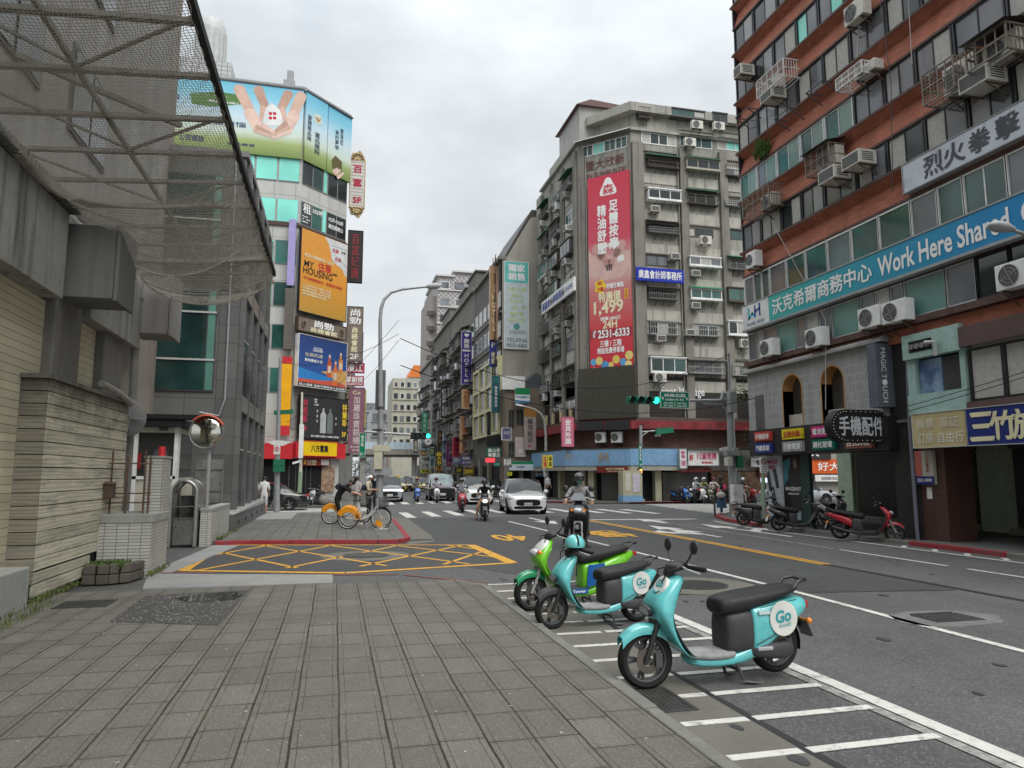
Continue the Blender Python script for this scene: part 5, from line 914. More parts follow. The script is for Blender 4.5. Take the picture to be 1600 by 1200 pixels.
def ac_window(W,a,z,w_=.66,h_=.42,d=.62,off=.0,col=None,label='',group=None):
 """window unit poking out of the wall: casing, louvred back, bracket"""
 col=col or IVORY;t=thing('air_conditioner',label,'air conditioner',W.pt(a+w_/2,0,z),0,group)
 m=MB(W.M);m.box(a,a+w_,off,off+d,z,z+h_);m.build('casing',col,t,bevel=.01)
 m=MB(W.M);m.box(a+.05,a+w_-.05,off+d,off+d+.008,z+.05,z+h_-.05);m.build('coil',paint('ac_coil',(.1,.1,.095),.6,.3)if 'coil' not in MT else MT['coil'],t)
 m=MB(W.M)
 for k in range(5):m.box(a-.004,a-.0005,off+.12,off+d-.1,z+.08+.06*k,z+.105+.06*k);m.box(a+w_+.0005,a+w_+.004,off+.12,off+d-.1,z+.08+.06*k,z+.105+.06*k)
 m.build('side_louvre',MBLACK,t);m=MB(W.M);m.bar((a+.08,0,z-.03),(a+.08,off+d,z-.03),.03);m.bar((a+w_-.08,0,z-.03),(a+w_-.08,off+d,z-.03),.03);m.bar((a+w_-.08,0,z-.35),(a+w_-.08,off+d*.9,z-.05),.025);m.build('bracket',RUST,t);return t
for(x,y,k,lb)in((1012,334,'w','beige window air conditioner below the white boxed window of the upper left column'),(1088,385,'o','white fan unit below the curtained window in the middle column of the grey block'),(1043,408,'w','window air conditioner just above the royal blue sign'),(1075,434,'w','window air conditioner right of the royal blue sign'),(1075,484,'w','air conditioner under the bright green awning'),(1021,535,'w','small air conditioner under the caged window at the third row from the bottom'),(1017,598,'o','white fan unit under the large white window above the dark storey'),(1150,545,'o','white fan unit near the brick building edge, low on the grey block'),(1075,206,'o','fan unit in the top storey cage of the grey block, the middle one'),(1109,208,'o','fan unit in the top storey cage of the grey block, toward the brick building'),(1064,233,'o','fan unit behind the dark window on the upper row of the grey block'),(1066,526,'w','air conditioner beside the middle caged window, second row above the white bay')):
 a,z=MS.at(x,y);(ac_outdoor if k=='o' else ac_window)(MS,a,z,label=lb,group='air conditioners on the grey block',off=.35 if k=='o' else .0)
random.seed(8)
rows_=['top','second','third','fourth','fifth','sixth','lowest'];cols_=['farthest','middle','nearest']
for ri,z in enumerate(ZROW):
 for ci,a in enumerate((-8.6,-5.6,-2.6)):
  if random.random()<.62:(ac_outdoor if random.random()<.3 else ac_window)(ML,a+random.uniform(0,.9),z-1.75,label='air conditioner on the street side of the grey block, %s row, %s bay'%(rows_[ri],cols_[ci]),group='air conditioners on the grey block',col=random.choice([IVORY,PM('ac_grey',(.4,.39,.36)),WHITE]))
for k,x in enumerate((932,957)):
 a,z=MC.at(x,692,.4);ac_outdoor(MC,a,z,.75,.72,.3,.35,WHITE,['large white fan unit above the blue fascia, the one by the pink sign','large white fan unit above the blue fascia, the one by the corner pole'][k],'air conditioners on the grey block')
# - the street beyond: facades on the far side, footbridge, distant towers
XF=13.5;RF=Wall((XF,0),(0,-1))
def facade_block(name,label,Y0,Y1,H,mat_,fh=2.45,bay=2.6,z0=4.2,cage=.5,X=XF,seed=1,depth=12,fr=None,glz=None,awn=.3,bal=0):
 """an old street block: wall, bays of windows in rows, balconies and cages; the wall's end faces the camera"""
 rnd=random.Random(seed);W=Wall((X,0),(0,-1));t=thing(name,label,'building',(X,(Y0+Y1)/2,0))
 m=MB();m.box(X,X+depth,Y0,Y1,0,H);m.build('wall',mat_,t);m=MB();m.box(X-.3,X+depth,Y0-.05,Y1,H,H+.3);m.build('parapet',OLDD,t)
 nb=max(1,int((Y1-Y0)/bay));d=(Y1-Y0)/nb;nf=int((H-z0-.4)/fh);cm=MB(W.M);bm=MB(W.M);am=MB(W.M);n=0
 for i in range(nf):
  z=z0+i*fh;bm.box(-Y1,-Y0,0,.12,z-.55,z-.4)
  for j in range(nb):
   a0=-Y1+j*d+.35;a1=a0+d-.7;q=.02
   if rnd.random()<cage:q=rnd.uniform(.35,.8);bm.box(a0-.15,a1+.15,0,q,z-.12,z+rnd.choice([0,.0,.8]));cm.box(a0-.15,a1+.15,0,q+.1,z+1.45,z+1.5)
   if q>.1:
    for k in range(7):xx=a0+(a1-a0)*k/6;cm.bar((xx,q,z),(xx,q,z+1.45),.03)
    cm.bar((a0,q,z+.7),(a1,q,z+.7),.03)
   if rnd.random()<awn:am.add([(a0-.2,0,z+1.75),(a1+.2,0,z+1.75),(a1+.2,.9,z+1.4),(a0-.2,.9,z+1.4)],[(0,1,2,3)])
   if n<96:
    m=MB(W.M);m.box(a0,a1,-.02,.05,z,z+1.4);f=m.build('window',fr or rnd.choice([DSTEEL,ALU,BRF]),t);n+=1
    m=MB(W.M);h=(a1-a0)/2;m.box(a0+.06,a0+h-.03,.05,.06,z+.06,z+1.34);m.box(a0+h+.03,a1-.06,.05,.06,z+.06,z+1.34);m.build('pane',rnd.choice([GL_DARK,GL_GREY,CURTAIN,GL_GREEN])if not glz else glz,f)
 bm.build('balcony_slabs',OLDD,t)
 if cm.v:cm.build('window_cages',PM('cage_dark',(.1,.098,.09)),t)
 if am.v:am.build('awnings',PM('row_awning',(.13,.125,.11)),t)
 for j in range(int((Y1-Y0)/4)):
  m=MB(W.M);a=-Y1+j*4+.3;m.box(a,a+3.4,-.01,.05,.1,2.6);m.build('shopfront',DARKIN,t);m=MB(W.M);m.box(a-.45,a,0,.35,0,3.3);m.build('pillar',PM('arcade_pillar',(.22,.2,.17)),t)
 return t
HG=concrete('hotel_grey',(.15,.145,.135),(.06,.055,.05),.5)
b1=facade_block('hotel_block','grey hotel block with dark brown fire stairs and a blank concrete gable',58,70,20.3,HG,2.6,2.0,8.4,.0,seed=3,fr=WHITE,glz=GL_GREY,awn=0)
m=MB();BLANKW=concrete('blank_gable',(.38,.36,.31),(.2,.185,.15),.5,.6);GWL=Wall((13.5,57.9),(1,0))
pp=[GWL.at(*q)for q in((789,408),(830,340),(864,334),(900,334))]
m=MB(GWL.M);m.prism([(.0,.0,0),(9.5,.0,0),(9.5,.0,pp[3][1])]+[(a,.0,z)for a,z in pp[::-1]]+[(.0,.0,pp[0][1])],(0,-.6,0));m.build('gable',BLANKW,b1)
m=MB();m.prism([(13.6,58.5,20.3),(23,58.5,20.3),(23,58.5,25.2),(16.3,58.5,25.2)],(0,11,0));m.build('mansard',PM('dark_mansard',(.06,.055,.05)),b1)
m=MB(RF.M)
for i in range(8):
 z=7.2+i*1.7;m.bar((-59.4,.5,z),(-58.3,.5,z),.06);m.bar((-59.4,.5,z),(-58.3,.5,z+1.7),.05);m.bar((-58.3,.5,z),(-58.3,.5,z+1.7),.05);m.bar((-59.4,.5,z),(-59.4,.5,z+1.7),.05)
m.build('fire_stair',PM('brown_stair',(.045,.03,.025)),b1)
YEL=PM('pale_yellow_frame',(.55,.52,.3));m=MB(RF.M)
for z in(5.2,7.35,9.5,11.6):m.box(-69,-57.9,.0,.4,z,z+.25)
for a in(-69,-66.2,-63.4,-60.6,-58.1):m.box(a,a+.3,.0,.402,5.2,11.85)
m.build('yellow_frame',YEL,b1)
for i in range(3):
 for j in range(4):
  a0=-68.6+2.8*j;m=MB(RF.M);m.box(a0,a0+2.1,.02,.2,5.6+2.15*i,7.2+2.15*i);f=m.build('window',WHITE,b1);m=MB(RF.M);[m.box(a0+.08+k*.68,a0+.08+k*.68+.58,.2,.21,5.68+2.15*i,7.1+2.15*i)for k in range(3)];m.build('pane',GL_GREY if(i+j)%2 else CURTAIN,f)
r_=GWL.rect(789,408,826,545,.2)
def ad_extra(t,W,a0,a1,z0,z1,y):
 c=(a0+(a1-a0)*.5,z0+(z1-z0)*.25);flat(t,W,'badge',[disc(c,.28,.28)],FL(.1,.3,.28),y+.006)
sign('property_banner','turquoise and pale blue property banner on the blank concrete gable','banner',GWL,(r_[0],r_[1],r_[2],r_[3]),FL(.52,.6,.62),[('獨家',.5,.93,.7,.085,WTEXT),('銷售',.5,.83,.7,.085,WTEXT),('6間12層',.5,.68,.75,.045,FL(.55,.62,.3)),('至B1',.48,.61,.4,.045,FL(.55,.62,.3)),('共8戶',.5,.54,.55,.045,FL(.55,.62,.3)),('一層一戶',.5,.47,.75,.045,FL(.55,.62,.3)),('國外屋',.5,.40,.55,.045,FL(.55,.62,.3)),('674.23',.5,.325,.7,.05,FL(.55,.62,.3)),('永義房屋',.5,.19,.7,.04,FL(.4,.42,.42)),('TEL0936',.5,.095,.88,.045,FL(.25,.27,.27)),('403-686',.5,.035,.88,.045,FL(.25,.27,.27))],off=.05,depth=.1,z_parts=[(.5,.88,1.0,.24,FL(.14,.52,.48))],frame_m=WHITE,fw=.06,extra=ad_extra,bold=.03)
facade_block('old_apartments','long run of old grey apartments with stacked balconies and cages behind the purple hotel sign',70.2,86,20.6,concrete('row_grey',(.2,.195,.175),(.075,.07,.06),.8),2.3,2.6,4.4,.75,seed=4)
facade_block('old_apartments','older grey apartments with dark balconies behind the black vertical sign',86.2,101,20.8,concrete('row_brown',(.17,.16,.145),(.06,.055,.05),.8),2.3,2.5,4.4,.8,seed=5)
facade_block('old_apartments','farthest grey apartments in the row, behind the green vertical sign',101.2,118,18.5,concrete('row_pale',(.24,.235,.215),(.09,.085,.07),.7),2.3,2.8,4.4,.7,seed=6)
m=MB();m.box(13.9,18,71,76,20.6,22.6);m.box(14.2,17,79,84,20.6,23);m.box(14,18,90,97,20.8,23.2);m.box(14,17,103,108,18.5,20.5);m.box(13.8,18,60,62,20.3,22.5)
for(x,y,z,sx,sy,sz,k)in((13.8,71,20.9,4,5,2.0,0),(14.2,79,20.9,3,5,2.3,1),(14,90,21.1,4,7,2.2,2),(14,103,18.8,3,5,1.9,3)):
 m=MB();m.box(x,x+sx,y,y+sy,z,z+sz);m.box(x-.2,x+sx+.2,y-.2,y+sy+.2,z+sz,z+sz+.15);solo(m,'roof_shed',PM('roof_shed_grey',(.15,.145,.135),.7,var=.3),'grey sheet metal shed on the roofs of the old apartments','shed','sheds on the apartment roofs')
LW=Wall((13.3,55.9),(1,0));t=thing('shop_house','tan three storey shop house with a convenience store at its foot','building',(15,57,0))
zt=LW.at(800,592)[1];m=MB();m.box(13.3,16.6,55.9,57.9,0,zt-.7);m.build('wall',concrete('tan_render',(.2,.165,.13),None,.5),t)
m=MB(LW.M);a,z=LW.at(822,590);m.box(-.3,1.6,.0,.25,zt-.9,zt+.2);m.build('parapet',WHITE,t);m=MB(LW.M);m.prism([(1.7,0,zt-.7),(3.3,0,zt-.7),(3.3,0,zt+.2),(2.6,0,zt+.6),(1.8,0,zt-.1)],(0,-2,0));m.build('roof_shed',PM('dark_shed',(.09,.1,.11)),t)
for(x0,y0,x1,y1)in((807,639,818,665),(795,640,803,670),(795,690,803,715),(808,606,818,632)):
 r_=LW.rect(x0,y0,x1,y1);win(LW,r_,'flush',t,GL_DARK,BRF)
r_=LW.rect(805,606,828,630,.8);sign('store_box_sign','green white and blue store box sign jutting from the tan shop house','sign',LW,r_,WHITE,[('FamilyMart',.5,.38,.86,.24,FL(.02,.2,.4))],off=.7,depth=.12,z_parts=[(.5,.78,1.0,.44,FL(.01,.22,.08)),(.5,.08,1.0,.16,FL(.1,.32,.55))],bold=.02)
r_=LW.rect(797,721,837,735,1.0);sign('store_fascia','white store fascia with a green stripe and small blue lettering','sign',LW,r_,FL(.6,.68,.7),[('FamilyMart',.42,.36,.34,.4,FL(.02,.1,.3))],off=.5,depth=.5,z_parts=[(.5,.84,1.0,.3,FL(.01,.24,.1))])
r_=LW.rect(838,733,851,745,1.0);sign('store_box_sign','small green and white store sign low beside the lamp post','sign',LW,r_,WHITE,(),off=.8,depth=.2,z_parts=[(.5,.75,1.0,.5,FL(.01,.24,.1)),(.5,.12,1.0,.24,FL(.1,.32,.55))])
r_=LW.rect(819,637,838,703,.5);sign('poster_board','tall beige poster board with brush characters on the tan shop house','billboard',LW,r_,FL(.36,.31,.29),[('擬茂說近',.5,.46,.44,.56,PM('charcoal_ink',(.06,.06,.06)),'v'),('田',.42,.09,.2,.07,RTEXT)],off=.3,depth=.2,z_parts=[(.5,.89,1.0,.22,FL(.36,.17,.04))])
r_=LW.rect(805,683,822,714,.2);sign('poster_board','pale pink scenic poster with writing at its foot on the tan shop house','billboard',LW,r_,FL(.5,.42,.4),[('富來臨',.6,.3,.5,.2,WTEXT)],off=.1,depth=.06)
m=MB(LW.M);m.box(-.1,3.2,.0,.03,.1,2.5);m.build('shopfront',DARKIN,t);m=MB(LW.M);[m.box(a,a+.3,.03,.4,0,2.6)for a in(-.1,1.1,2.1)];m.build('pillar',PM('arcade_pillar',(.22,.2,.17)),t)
def T0(name,label,cat,Y,x0,y0,x1,*a,**k):
 d=ray(x1,700);return flag(name,label,cat,min(Y,13.3*d.y/d.x),x0,y0,x1,*a,**k)
PUR=FL(.06,.03,.2)
T0('vertical_sign','purple vertical hotel sign with white letters high on the old apartments','sign',72,722,519,736,600,PUR,[('麗雅',.5,.78,.6,.18,WTEXT,'v'),('HOTEL',.5,.36,.5,.44,WTEXT,'v'),('8F',.5,.06,.5,.05,WTEXT),('♥',.5,.94,.5,.07,WTEXT)],frame_m=FL(.35,.33,.5),z_parts=[(.5,.645,.85,.035,WHITE)])
T0('vertical_sign','tall tan vertical hotel sign over a blue parking panel','sign',62,766,416,777,530,FL(.36,.21,.11),[('HOTEL',.5,.36,.55,.5,CTEXT,'v')],frame_m=FL(.45,.35,.25))
T0('vertical_sign','blue parking panel with a white P below the tan hotel sign','sign',62,765.5,531,776,573,FL(.02,.035,.22),[('P',.5,.82,.5,.2,WTEXT),('停車',.5,.32,.62,.46,CTEXT,'v')],bold=.03)
T0('vertical_sign','dark teal vertical hotel sign with small white characters','sign',57.2,769,587,781,645,FL(.015,.09,.11),[('南島商務旅店',.5,.44,.34,.56,WTEXT,'v'),('▤',.5,.88,.6,.13,FL(.05,.2,.2))])
T0('vertical_sign','tan vertical dental sign with red brown characters below the purple hotel sign','sign',71,722,608,734,639,FL(.55,.36,.2),[('微創植牙',.5,.5,.55,.84,FL(.4,.1,.04),'v')])
T0('vertical_sign','larger tan orange vertical sign lower down the old apartments','sign',72.5,719,650,732,687,FL(.55,.34,.2),[('減痛植牙',.5,.5,.55,.84,FL(.58,.16,.08),'v')])
T0('vertical_sign','orange vertical sign, the lowest of the tan ones','sign',72.5,719,689,731,708,FL(.58,.34,.2),[('牙科',.5,.5,.6,.8,FL(.6,.14,.08),'v')])
T0('vertical_sign','black vertical sign with rounded white characters on the old apartments','sign',88,689,604,699,653,BLACK,[('紅酒雪茄館',.5,.5,.62,.86,WTEXT,'v')])
T0('vertical_sign','thin dark sign beside the black rounded vertical sign','sign',88.5,686.5,617,689,642,BLACK,[('酒吧',.5,.5,.7,.6,WTEXT,'v')])
T0('vertical_sign','grey vertical sign with dark characters next to the green one','sign',95,673,625,683,690,FL(.3,.31,.29),[('美彈明好商行',.5,.5,.52,.86,BTEXT,'v')])
T0('vertical_sign','green vertical sign with pale characters over the traffic light','sign',101,659.5,644,668,679,FL(.02,.2,.11),[('都來旅行',.5,.5,.56,.86,FL(.4,.6,.5),'v')])
T0('vertical_sign','black vertical sign with orange characters in the far sign cluster','sign',90,684,673,691,704,BLACK,[('高麗皇宮',.5,.5,.55,.84,FL(.6,.25,.04),'v')])
T0('vertical_sign','pale blue vertical sign in the far sign cluster','sign',87,692,678,698,721,FL(.42,.5,.6),[('天王診所藥局',.5,.5,.55,.86,FL(.1,.15,.35),'v')])
T0('vertical_sign','dark violet vertical sign with pink writing in the far sign cluster','sign',84,698,692,707,728,FL(.14,.02,.1),[('八乙燒八',.55,.62,.5,.6,FL(.55,.4,.5),'v'),('美食',.5,.12,.6,.16,FL(.5,.15,.2))])
T0('vertical_sign','red vertical sign with dark characters in the far sign cluster','sign',79,707,683,719,715,FL(.45,.05,.07),[('大阪燒肉',.5,.5,.5,.84,FL(.16,.01,.03),'v')])
T0('vertical_sign','yellow on black big lettered sign in the far sign cluster','sign',83,681,705,691,727,BLACK,[('超大治',.5,.5,.75,.86,YTEXT,'v')],bold=.05)
T0('box_sign','amber box sign under the yellow on black sign','sign',83.2,682,728,690.5,735,FL(.5,.24,.02),[('治',.5,.5,.5,.7,BTEXT)])
T0('box_sign','brown box sign at the bottom of the far sign cluster','sign',83.4,683,736,690,741,FL(.12,.05,.02),[('飯',.5,.5,.5,.7,YTEXT)])
T0('box_sign','navy and white wide sign in front of the old apartments','sign',74,721,712,737,726,FL(.05,.05,.17),[('馬德里',.45,.7,.7,.36,WTEXT),('25112345',.5,.25,.8,.26,WTEXT)])
T0('box_sign','lilac blue wide sign beside the navy and white one','sign',77,708,714,720,726,FL(.2,.22,.38),[('健康館',.5,.6,.7,.5,WTEXT)])
T0('box_sign','yellow lettered dark sign over the arcade of the old apartments','sign',73,726,731,740,742,FL(.1,.06,.04),[('自助餐',.5,.5,.84,.62,YTEXT)],frame_m=FL(.4,.3,.05),bold=.04)
T0('box_sign','black and yellow small sign left of the yellow lettered one','sign',75,710,730,724,740,BLACK,[('現煮',.5,.5,.5,.6,YTEXT)],frame_m=FL(.3,.28,.2))
T0('box_sign','grey round cornered sign in the far sign cluster over the arcade','sign',81,692,728,708,737,FL(.14,.14,.16),[('CAFE',.5,.5,.6,.5,FL(.5,.5,.5))])
T0('led_sign','blank black display panel over the tea shop sign','sign',57.3,761,681,784,698,MBLACK)
T0('box_sign','dark green tea shop sign with white characters','sign',57.3,760,699,784,715,FL(.01,.1,.05),[('高山茶',.5,.7,.8,.4,WTEXT),('專賣店',.5,.25,.8,.4,WTEXT)],bold=.02)
t=T0('led_sign','red lit running text sign under the tea shop sign','lit sign',57.2,760,716,773,722,glow('red_led',(1,.03,.04),1.6))
T0('box_sign','small teal sign with pale letters near the lit red one','sign',57.2,772.5,722,782,729,FL(.01,.18,.14),[('煎茶道',.5,.5,.8,.6,FL(.3,.6,.5))])
T0('vertical_sign','narrow black panel over the blank display','sign',57.4,762,643,767,680,MBLACK)
T0('box_sign','slate purple sign over the pavement beside the shop house','sign',55.5,785,669,798,687,FL(.1,.09,.17),[('和尚堂',.5,.6,.7,.3,FL(.5,.5,.55))],frame_m=WHITE)
T0('banner','grey green banner with white brush strokes by the shop house','banner',56.5,786,714,800,730,FL(.08,.1,.08),[('鮮滷味',.5,.5,.84,.7,WTEXT)])
T0('box_sign','yellow sign with black characters beside the grey block','sign',54,856,711,863.5,731,FL(.55,.48,.03),[('停車',.5,.5,.6,.8,BTEXT,'v')])
T0('box_sign','smaller yellow and red menu sign by the lamp post','sign',54.6,848,711,855,731,FL(.5,.4,.1),[('拉麵',.5,.5,.6,.8,RTEXT,'v')])
T0('box_sign','little yellow sign over the arcade left of the store fascia','sign',55.6,793.5,737.5,800,743,FL(.5,.5,.02),[('P',.5,.5,.4,.7,BTEXT)])
for k,(x0,y0,x1,y1,c,tx,lb)in enumerate(((657,690,668,703,(.4,.48,.5),'按摩','pale grey blue'),(657,704,669,711,(.4,.2,.03),'洗車','brown orange'),(657,713,672,722,(.45,.47,.42),'平價旅館','off white'),(657,723,672,732,(.4,.4,.37),'小吃','dull grey'),(657,733,672,739,(.5,.48,.05),'租屋','yellow'),(671,700,679,712,(.03,.16,.1),'藥局','dark green'),(672,713,679,731,(.3,.4,.45),'牙醫診所','steel blue'),(646.5,686,652.5,708,(.08,.08,.1),'美髮沙龍','charcoal'))):
 T0('box_sign','%s little sign in the stack of far signs under the green light'%lb,'sign',103+k*.4,x0,y0,x1,y1,FL(*c),[(tx,.5,.5,.7,.7,BTEXT if sum(c)>.8 else CTEXT,*(['v']if y1-y0>x1-x0 else[]))])
def tower(name,label,Y,x0,x1,ytop,mat_,fh=2.6,nb=4,depth=18,roof=None,glz=None,y_base=745,slab=None,wf=.62,seed=2):
 W=Wall((0,Y),(1,0));a0=W.at(x0,ytop)[0];a1,H=W.at(x1,ytop);t=thing(name,label,'building',((a0+a1)/2,Y,0));rnd=random.Random(seed)
 m=MB();m.box(a0,a1,Y,Y+depth,0,H);m.build('wall',mat_,t);d=(a1-a0)/nb;n=int((H-8)/fh)
 sb=MB(W.M)
 for i in range(n):
  z=H-1.9-i*fh;sb.box(a0-.05,a1+.05,.0,.25,z-.7,z-.5)
  for j in range(nb):
   if i*nb+j>=96:continue
   b0=a0+d*j+d*(1-wf)/2;m=MB(W.M);m.box(b0,b0+d*wf,-.02,.08,z-.4,z+1.0);f=m.build('window',rnd.choice([GREY,WHITE,DSTEEL]),t);m=MB(W.M);m.box(b0+.1,b0+d*wf-.1,.08,.09,z-.3,z+.9);m.build('pane',glz or rnd.choice([GL_DARK,GL_GREY]),f)
 sb.build('floor_bands',slab or mat_,t)
 if roof:m=MB();m.box(a0-.2,a1+.2,Y-.2,Y+depth,H,H+.8);m.build('roof_edge',roof,t)
 return t,W,a0,a1,H
CRM=concrete('cream_tower',(.43,.415,.34),(.22,.21,.17),.6)
tower('cream_tower','cream apartment tower with rounded balconies at the end of the street',180,614,654,592,CRM,2.9,4,seed=9,slab=CRM)
t,W,a0,a1,H=tower('white_tower','white block with an orange red roof beyond the old apartments',195,637,660,590,PM('far_white',(.55,.54,.52)),3,3)
m=MB();z2=W.at(645,571)[1];m.prism([(a0,194.5,H),(a1,194.5,H),(a1-.6,194.5,z2),(a0+1.6,194.5,z2)],(0,18,0));m.build('orange_roof',PM('orange_roof',(.58,.17,.04)),t)
CHK=NT('lattice_tiles');s_=CHK.n('ShaderNodeSeparateXYZ',{0:CHK.co});u_=CHK.math('ADD',s_.outputs['X'],s_.outputs['Y'])
p1=CHK.math('PINGPONG',CHK.math('ADD',u_,s_.outputs['Z']),.42);p2=CHK.math('PINGPONG',CHK.math('SUBTRACT',u_,s_.outputs['Z']),.42)
CHK=CHK.done(CHK.mix(CHK.math('MAXIMUM',CHK.math('LESS_THAN',p1,.1),CHK.math('LESS_THAN',p2,.1)),(.24,.22,.225),(.45,.43,.42)),.6)
t,W,a0,a1,H=tower('lattice_tower','tall pinkish grey tower with a lattice tile pattern rising behind the old apartments',125,684,752,436,CHK,3.1,3,20,seed=12,slab=PM('far_white',(.55,.54,.52)))
m=MB();zz=W.at(720,425)[1];q0=W.at(710,430)[0];m.box(q0,a1+2,125.5,140,H,zz);m.build('top_storey',CHK,t);m=MB();m.box(a0-.4,q0,124.6,140,H,H+.3);m.box(q0-.3,a1+2.2,125,140,zz,zz+.3);m.build('roof_edge',PM('far_white',(.55,.54,.52)),t)
q1=W.at(673,480)[0];m=MB();m.box(q1,a0,127,140,0,W.at(680,458)[1]);m.build('side_wing',concrete('wing_brown',(.36,.33,.3),None,.3),t);m=MB(W.M);[m.box(q1-.5,a0-.3,-2,-1.4,W.at(678,y)[1],W.at(678,y-7)[1])for y in(490,514,538,560,582,604)];m.build('balcony',PM('balcony_dark',(.1,.09,.08)),t)
tower('banded_tower','grey tower with white floor bands seen left of the lamp post',210,566,592,630,PM('far_grey',(.17,.175,.19)),2.9,3,seed=4,slab=PM('far_white',(.55,.54,.52)))
tower('glass_block','plain pale grey block behind the lamp post',150,580,606,640,PM('far_pale',(.36,.365,.37)),3.2,2,seed=5)
tower('pink_block','low pink and teal block beyond the footbridge',190,600,646,712,PM('far_pink',(.45,.3,.26)),3,5,glz=GL_MINT)
facade=concrete('left_row',(.24,.235,.22),None,.6)
m=MB();m.box(-14,1.4,60,84,0,14);solo(m,'left_row_block',facade,'grey street block hidden behind the corner tower signs','building')
Yb=140;FB=Wall((0,Yb),(1,0));t=thing('footbridge','footbridge with pale blue glass sides across the far street','footbridge',(8,Yb,5))
a0=FB.at(560,700)[0];a1=FB.at(657,700)[0];zt,zg,zb_=FB.at(600,691)[1],FB.at(600,701.5)[1],FB.at(600,714)[1]
m=MB(FB.M);n=12;d=(a1-a0)/n
for i in range(n):m.box(a0+d*i+.06,a0+d*(i+1)-.06,-.05,.0,zg,zt)
m.build('glass_side',zramp('bridge_glass',[(0,(.5,.62,.7)),(.4,(.2,.42,.62)),(1,(.55,.66,.72))],zg-0,zt,.2),t);m=MB(FB.M);[m.box(a0+d*i-.05,a0+d*i+.05,-.08,.06,zg,zt+.1)for i in range(n+1)];m.build('post',ALU,t)
m=MB(FB.M);m.box(a0-2,a1+2,-3,.2,zb_+.45,zg-.02);m.build('deck',concrete('bridge_beam',(.3,.28,.24),None,.7),t);m=MB(FB.M);m.box(a0-2,a1+2,-2.8,.0,zb_,zb_+.44);m.build('girder',PM('bridge_dark',(.08,.075,.07)),t)
for a in(a0+1,a1-1):m=MB(FB.M);m.box(a-.5,a+.5,-2,-1,0,zb_);m.build('pillar',CONC,t)
def tree(name,label,x,y,h,r,seed,n=2600,leaf=.16,base=0.0,group=None,trunk_r=.12,low=.35,mat_=None):
 rnd=random.Random(seed);t=thing(name,label,'tree',(x,y,base),0,group);tm=MB();top=Vector((rnd.uniform(-.3,.3),rnd.uniform(-.3,.3),h*.78))
 tm.tube([(0,0,0),(top.x*.3,top.y*.3,h*.3),tuple(top)],[trunk_r,trunk_r*.75,trunk_r*.3],8);cl=[]
 for k in range(14):
  a=k*2.4;q=rnd.uniform(.45,1);zz=h*(low+(1-low)*rnd.random());rr=r*math.sqrt(max(0,1-((zz-h*.66)/(h*.42))**2))*q
  c=Vector((rr*math.cos(a),rr*math.sin(a),zz));cl.append((c,r*rnd.uniform(.28,.5)));s_=Vector((0,0,zz*.6));tm.tube([s_,(s_+c)/2+Vector((0,0,.1)),c],[trunk_r*.45,trunk_r*.3,trunk_r*.12],5)
 tm.build('trunk',paint('bark',(.075,.06,.045),.85,var=.3),t,local=True);m=MB()
 for i in range(n):
  c,q=rnd.choice(cl);v=Vector((rnd.gauss(0,1),rnd.gauss(0,1),rnd.gauss(0,.8)));v=v.normalized()*q*rnd.random()**.45;p=c+v;a=rnd.uniform(0,6.3);d=Vector((math.cos(a),math.sin(a),rnd.uniform(-.7,.3)))*leaf*rnd.uniform(.6,1.2);s_=Vector((-d.y,d.x,rnd.uniform(-.05,.05)))*.36
  m.add([p,p+d*.5+s_,p+d,p+d*.5-s_],[(0,1,2,3)])
 m.build('crown',mat_ or TREELEAF,t,local=True);return t
TREELEAF=paint('tree_leaf',(.065,.1,.03),.5,var=.5,dirt=0,scale=1.6)
p=VY(1163,640,41);tree('street_tree','green street tree squeezed between the grey block and the brick building',p.x+2.1,41,8.6,1.9,3,5200,.22,low=.42)
p=G(644,752);tree('street_tree','small dark tree by the far footbridge',p.x,122,5.0,2.2,5,2600,.3,low=.2)
tree('street_tree','small dark tree beyond the footbridge at the street end',4,150,5,3,6,1500,.4,low=.2)
# - brick block on the right with its arcade, signs and air conditioners
BW=Wall((15.4,0),(0,-1));AF,AN=-23.9,-2.0
BRK=tiles('red_brick',(.37,.13,.08),(.25,.11,.08),.22,.062,.2,.8,.1,'YZ',.45,.5,.3);BRKD=paint('brown_lip',(.105,.062,.052),.6,var=.3,dirt=.4,scale=4);FRB=paint('black_frame',(.016,.016,.018),.4,dirt=.1)
BB=thing('brick_block','tall red brick office block with bands of dark windows and slanted brick aprons','building',(18,12,0))
m=MB(BW.M);m.box(AF,AN,-14,-.02,5.6,25.5);m.build('wall',PM('brick_inner_wall',(.05,.045,.042)),BB)
LIPS=[24.9,22.8,20.72,18.63,16.55,14.45,12.4,10.36]
PGR=[glass('office_grey',(.13,.125,.13),.1,.25),GL_GREY,glass('office_smoke',(.06,.06,.065),.06,.5),glass('office_pale',(.24,.235,.235),.18,.2),GL_DARK]
rnd=random.Random(21)
def bwin(a0,a1,z0,z1,n,fr,gl,y=.17,par=BB):
 m=MB(BW.M);d=(a1-a0)/n
 m.box(a0-.05,a0,0,y+.03,z0,z1);m.box(a1-.0,a1+.05,0,y+.03,z0,z1);m.box(a0,a1,0,y+.01,z0,z0+.05);m.box(a0,a1,0,y+.01,z1-.05,z1);[m.box(a0+d*i-.016,a0+d*i+.016,0,y+.012,z0+.05,z1-.05)for i in range(1,n)]
 f=m.build('window',fr,par)
 for i in range(n):m=MB(BW.M);m.box(a0+d*i+.02,a0+d*(i+1)-.02,y-.03+.012*(i%2),y-.02+.012*(i%2),z0+.05,z1-.05);m.build('pane',gl[i%len(gl)]if isinstance(gl,list)else gl,f)
ln=AN-AF
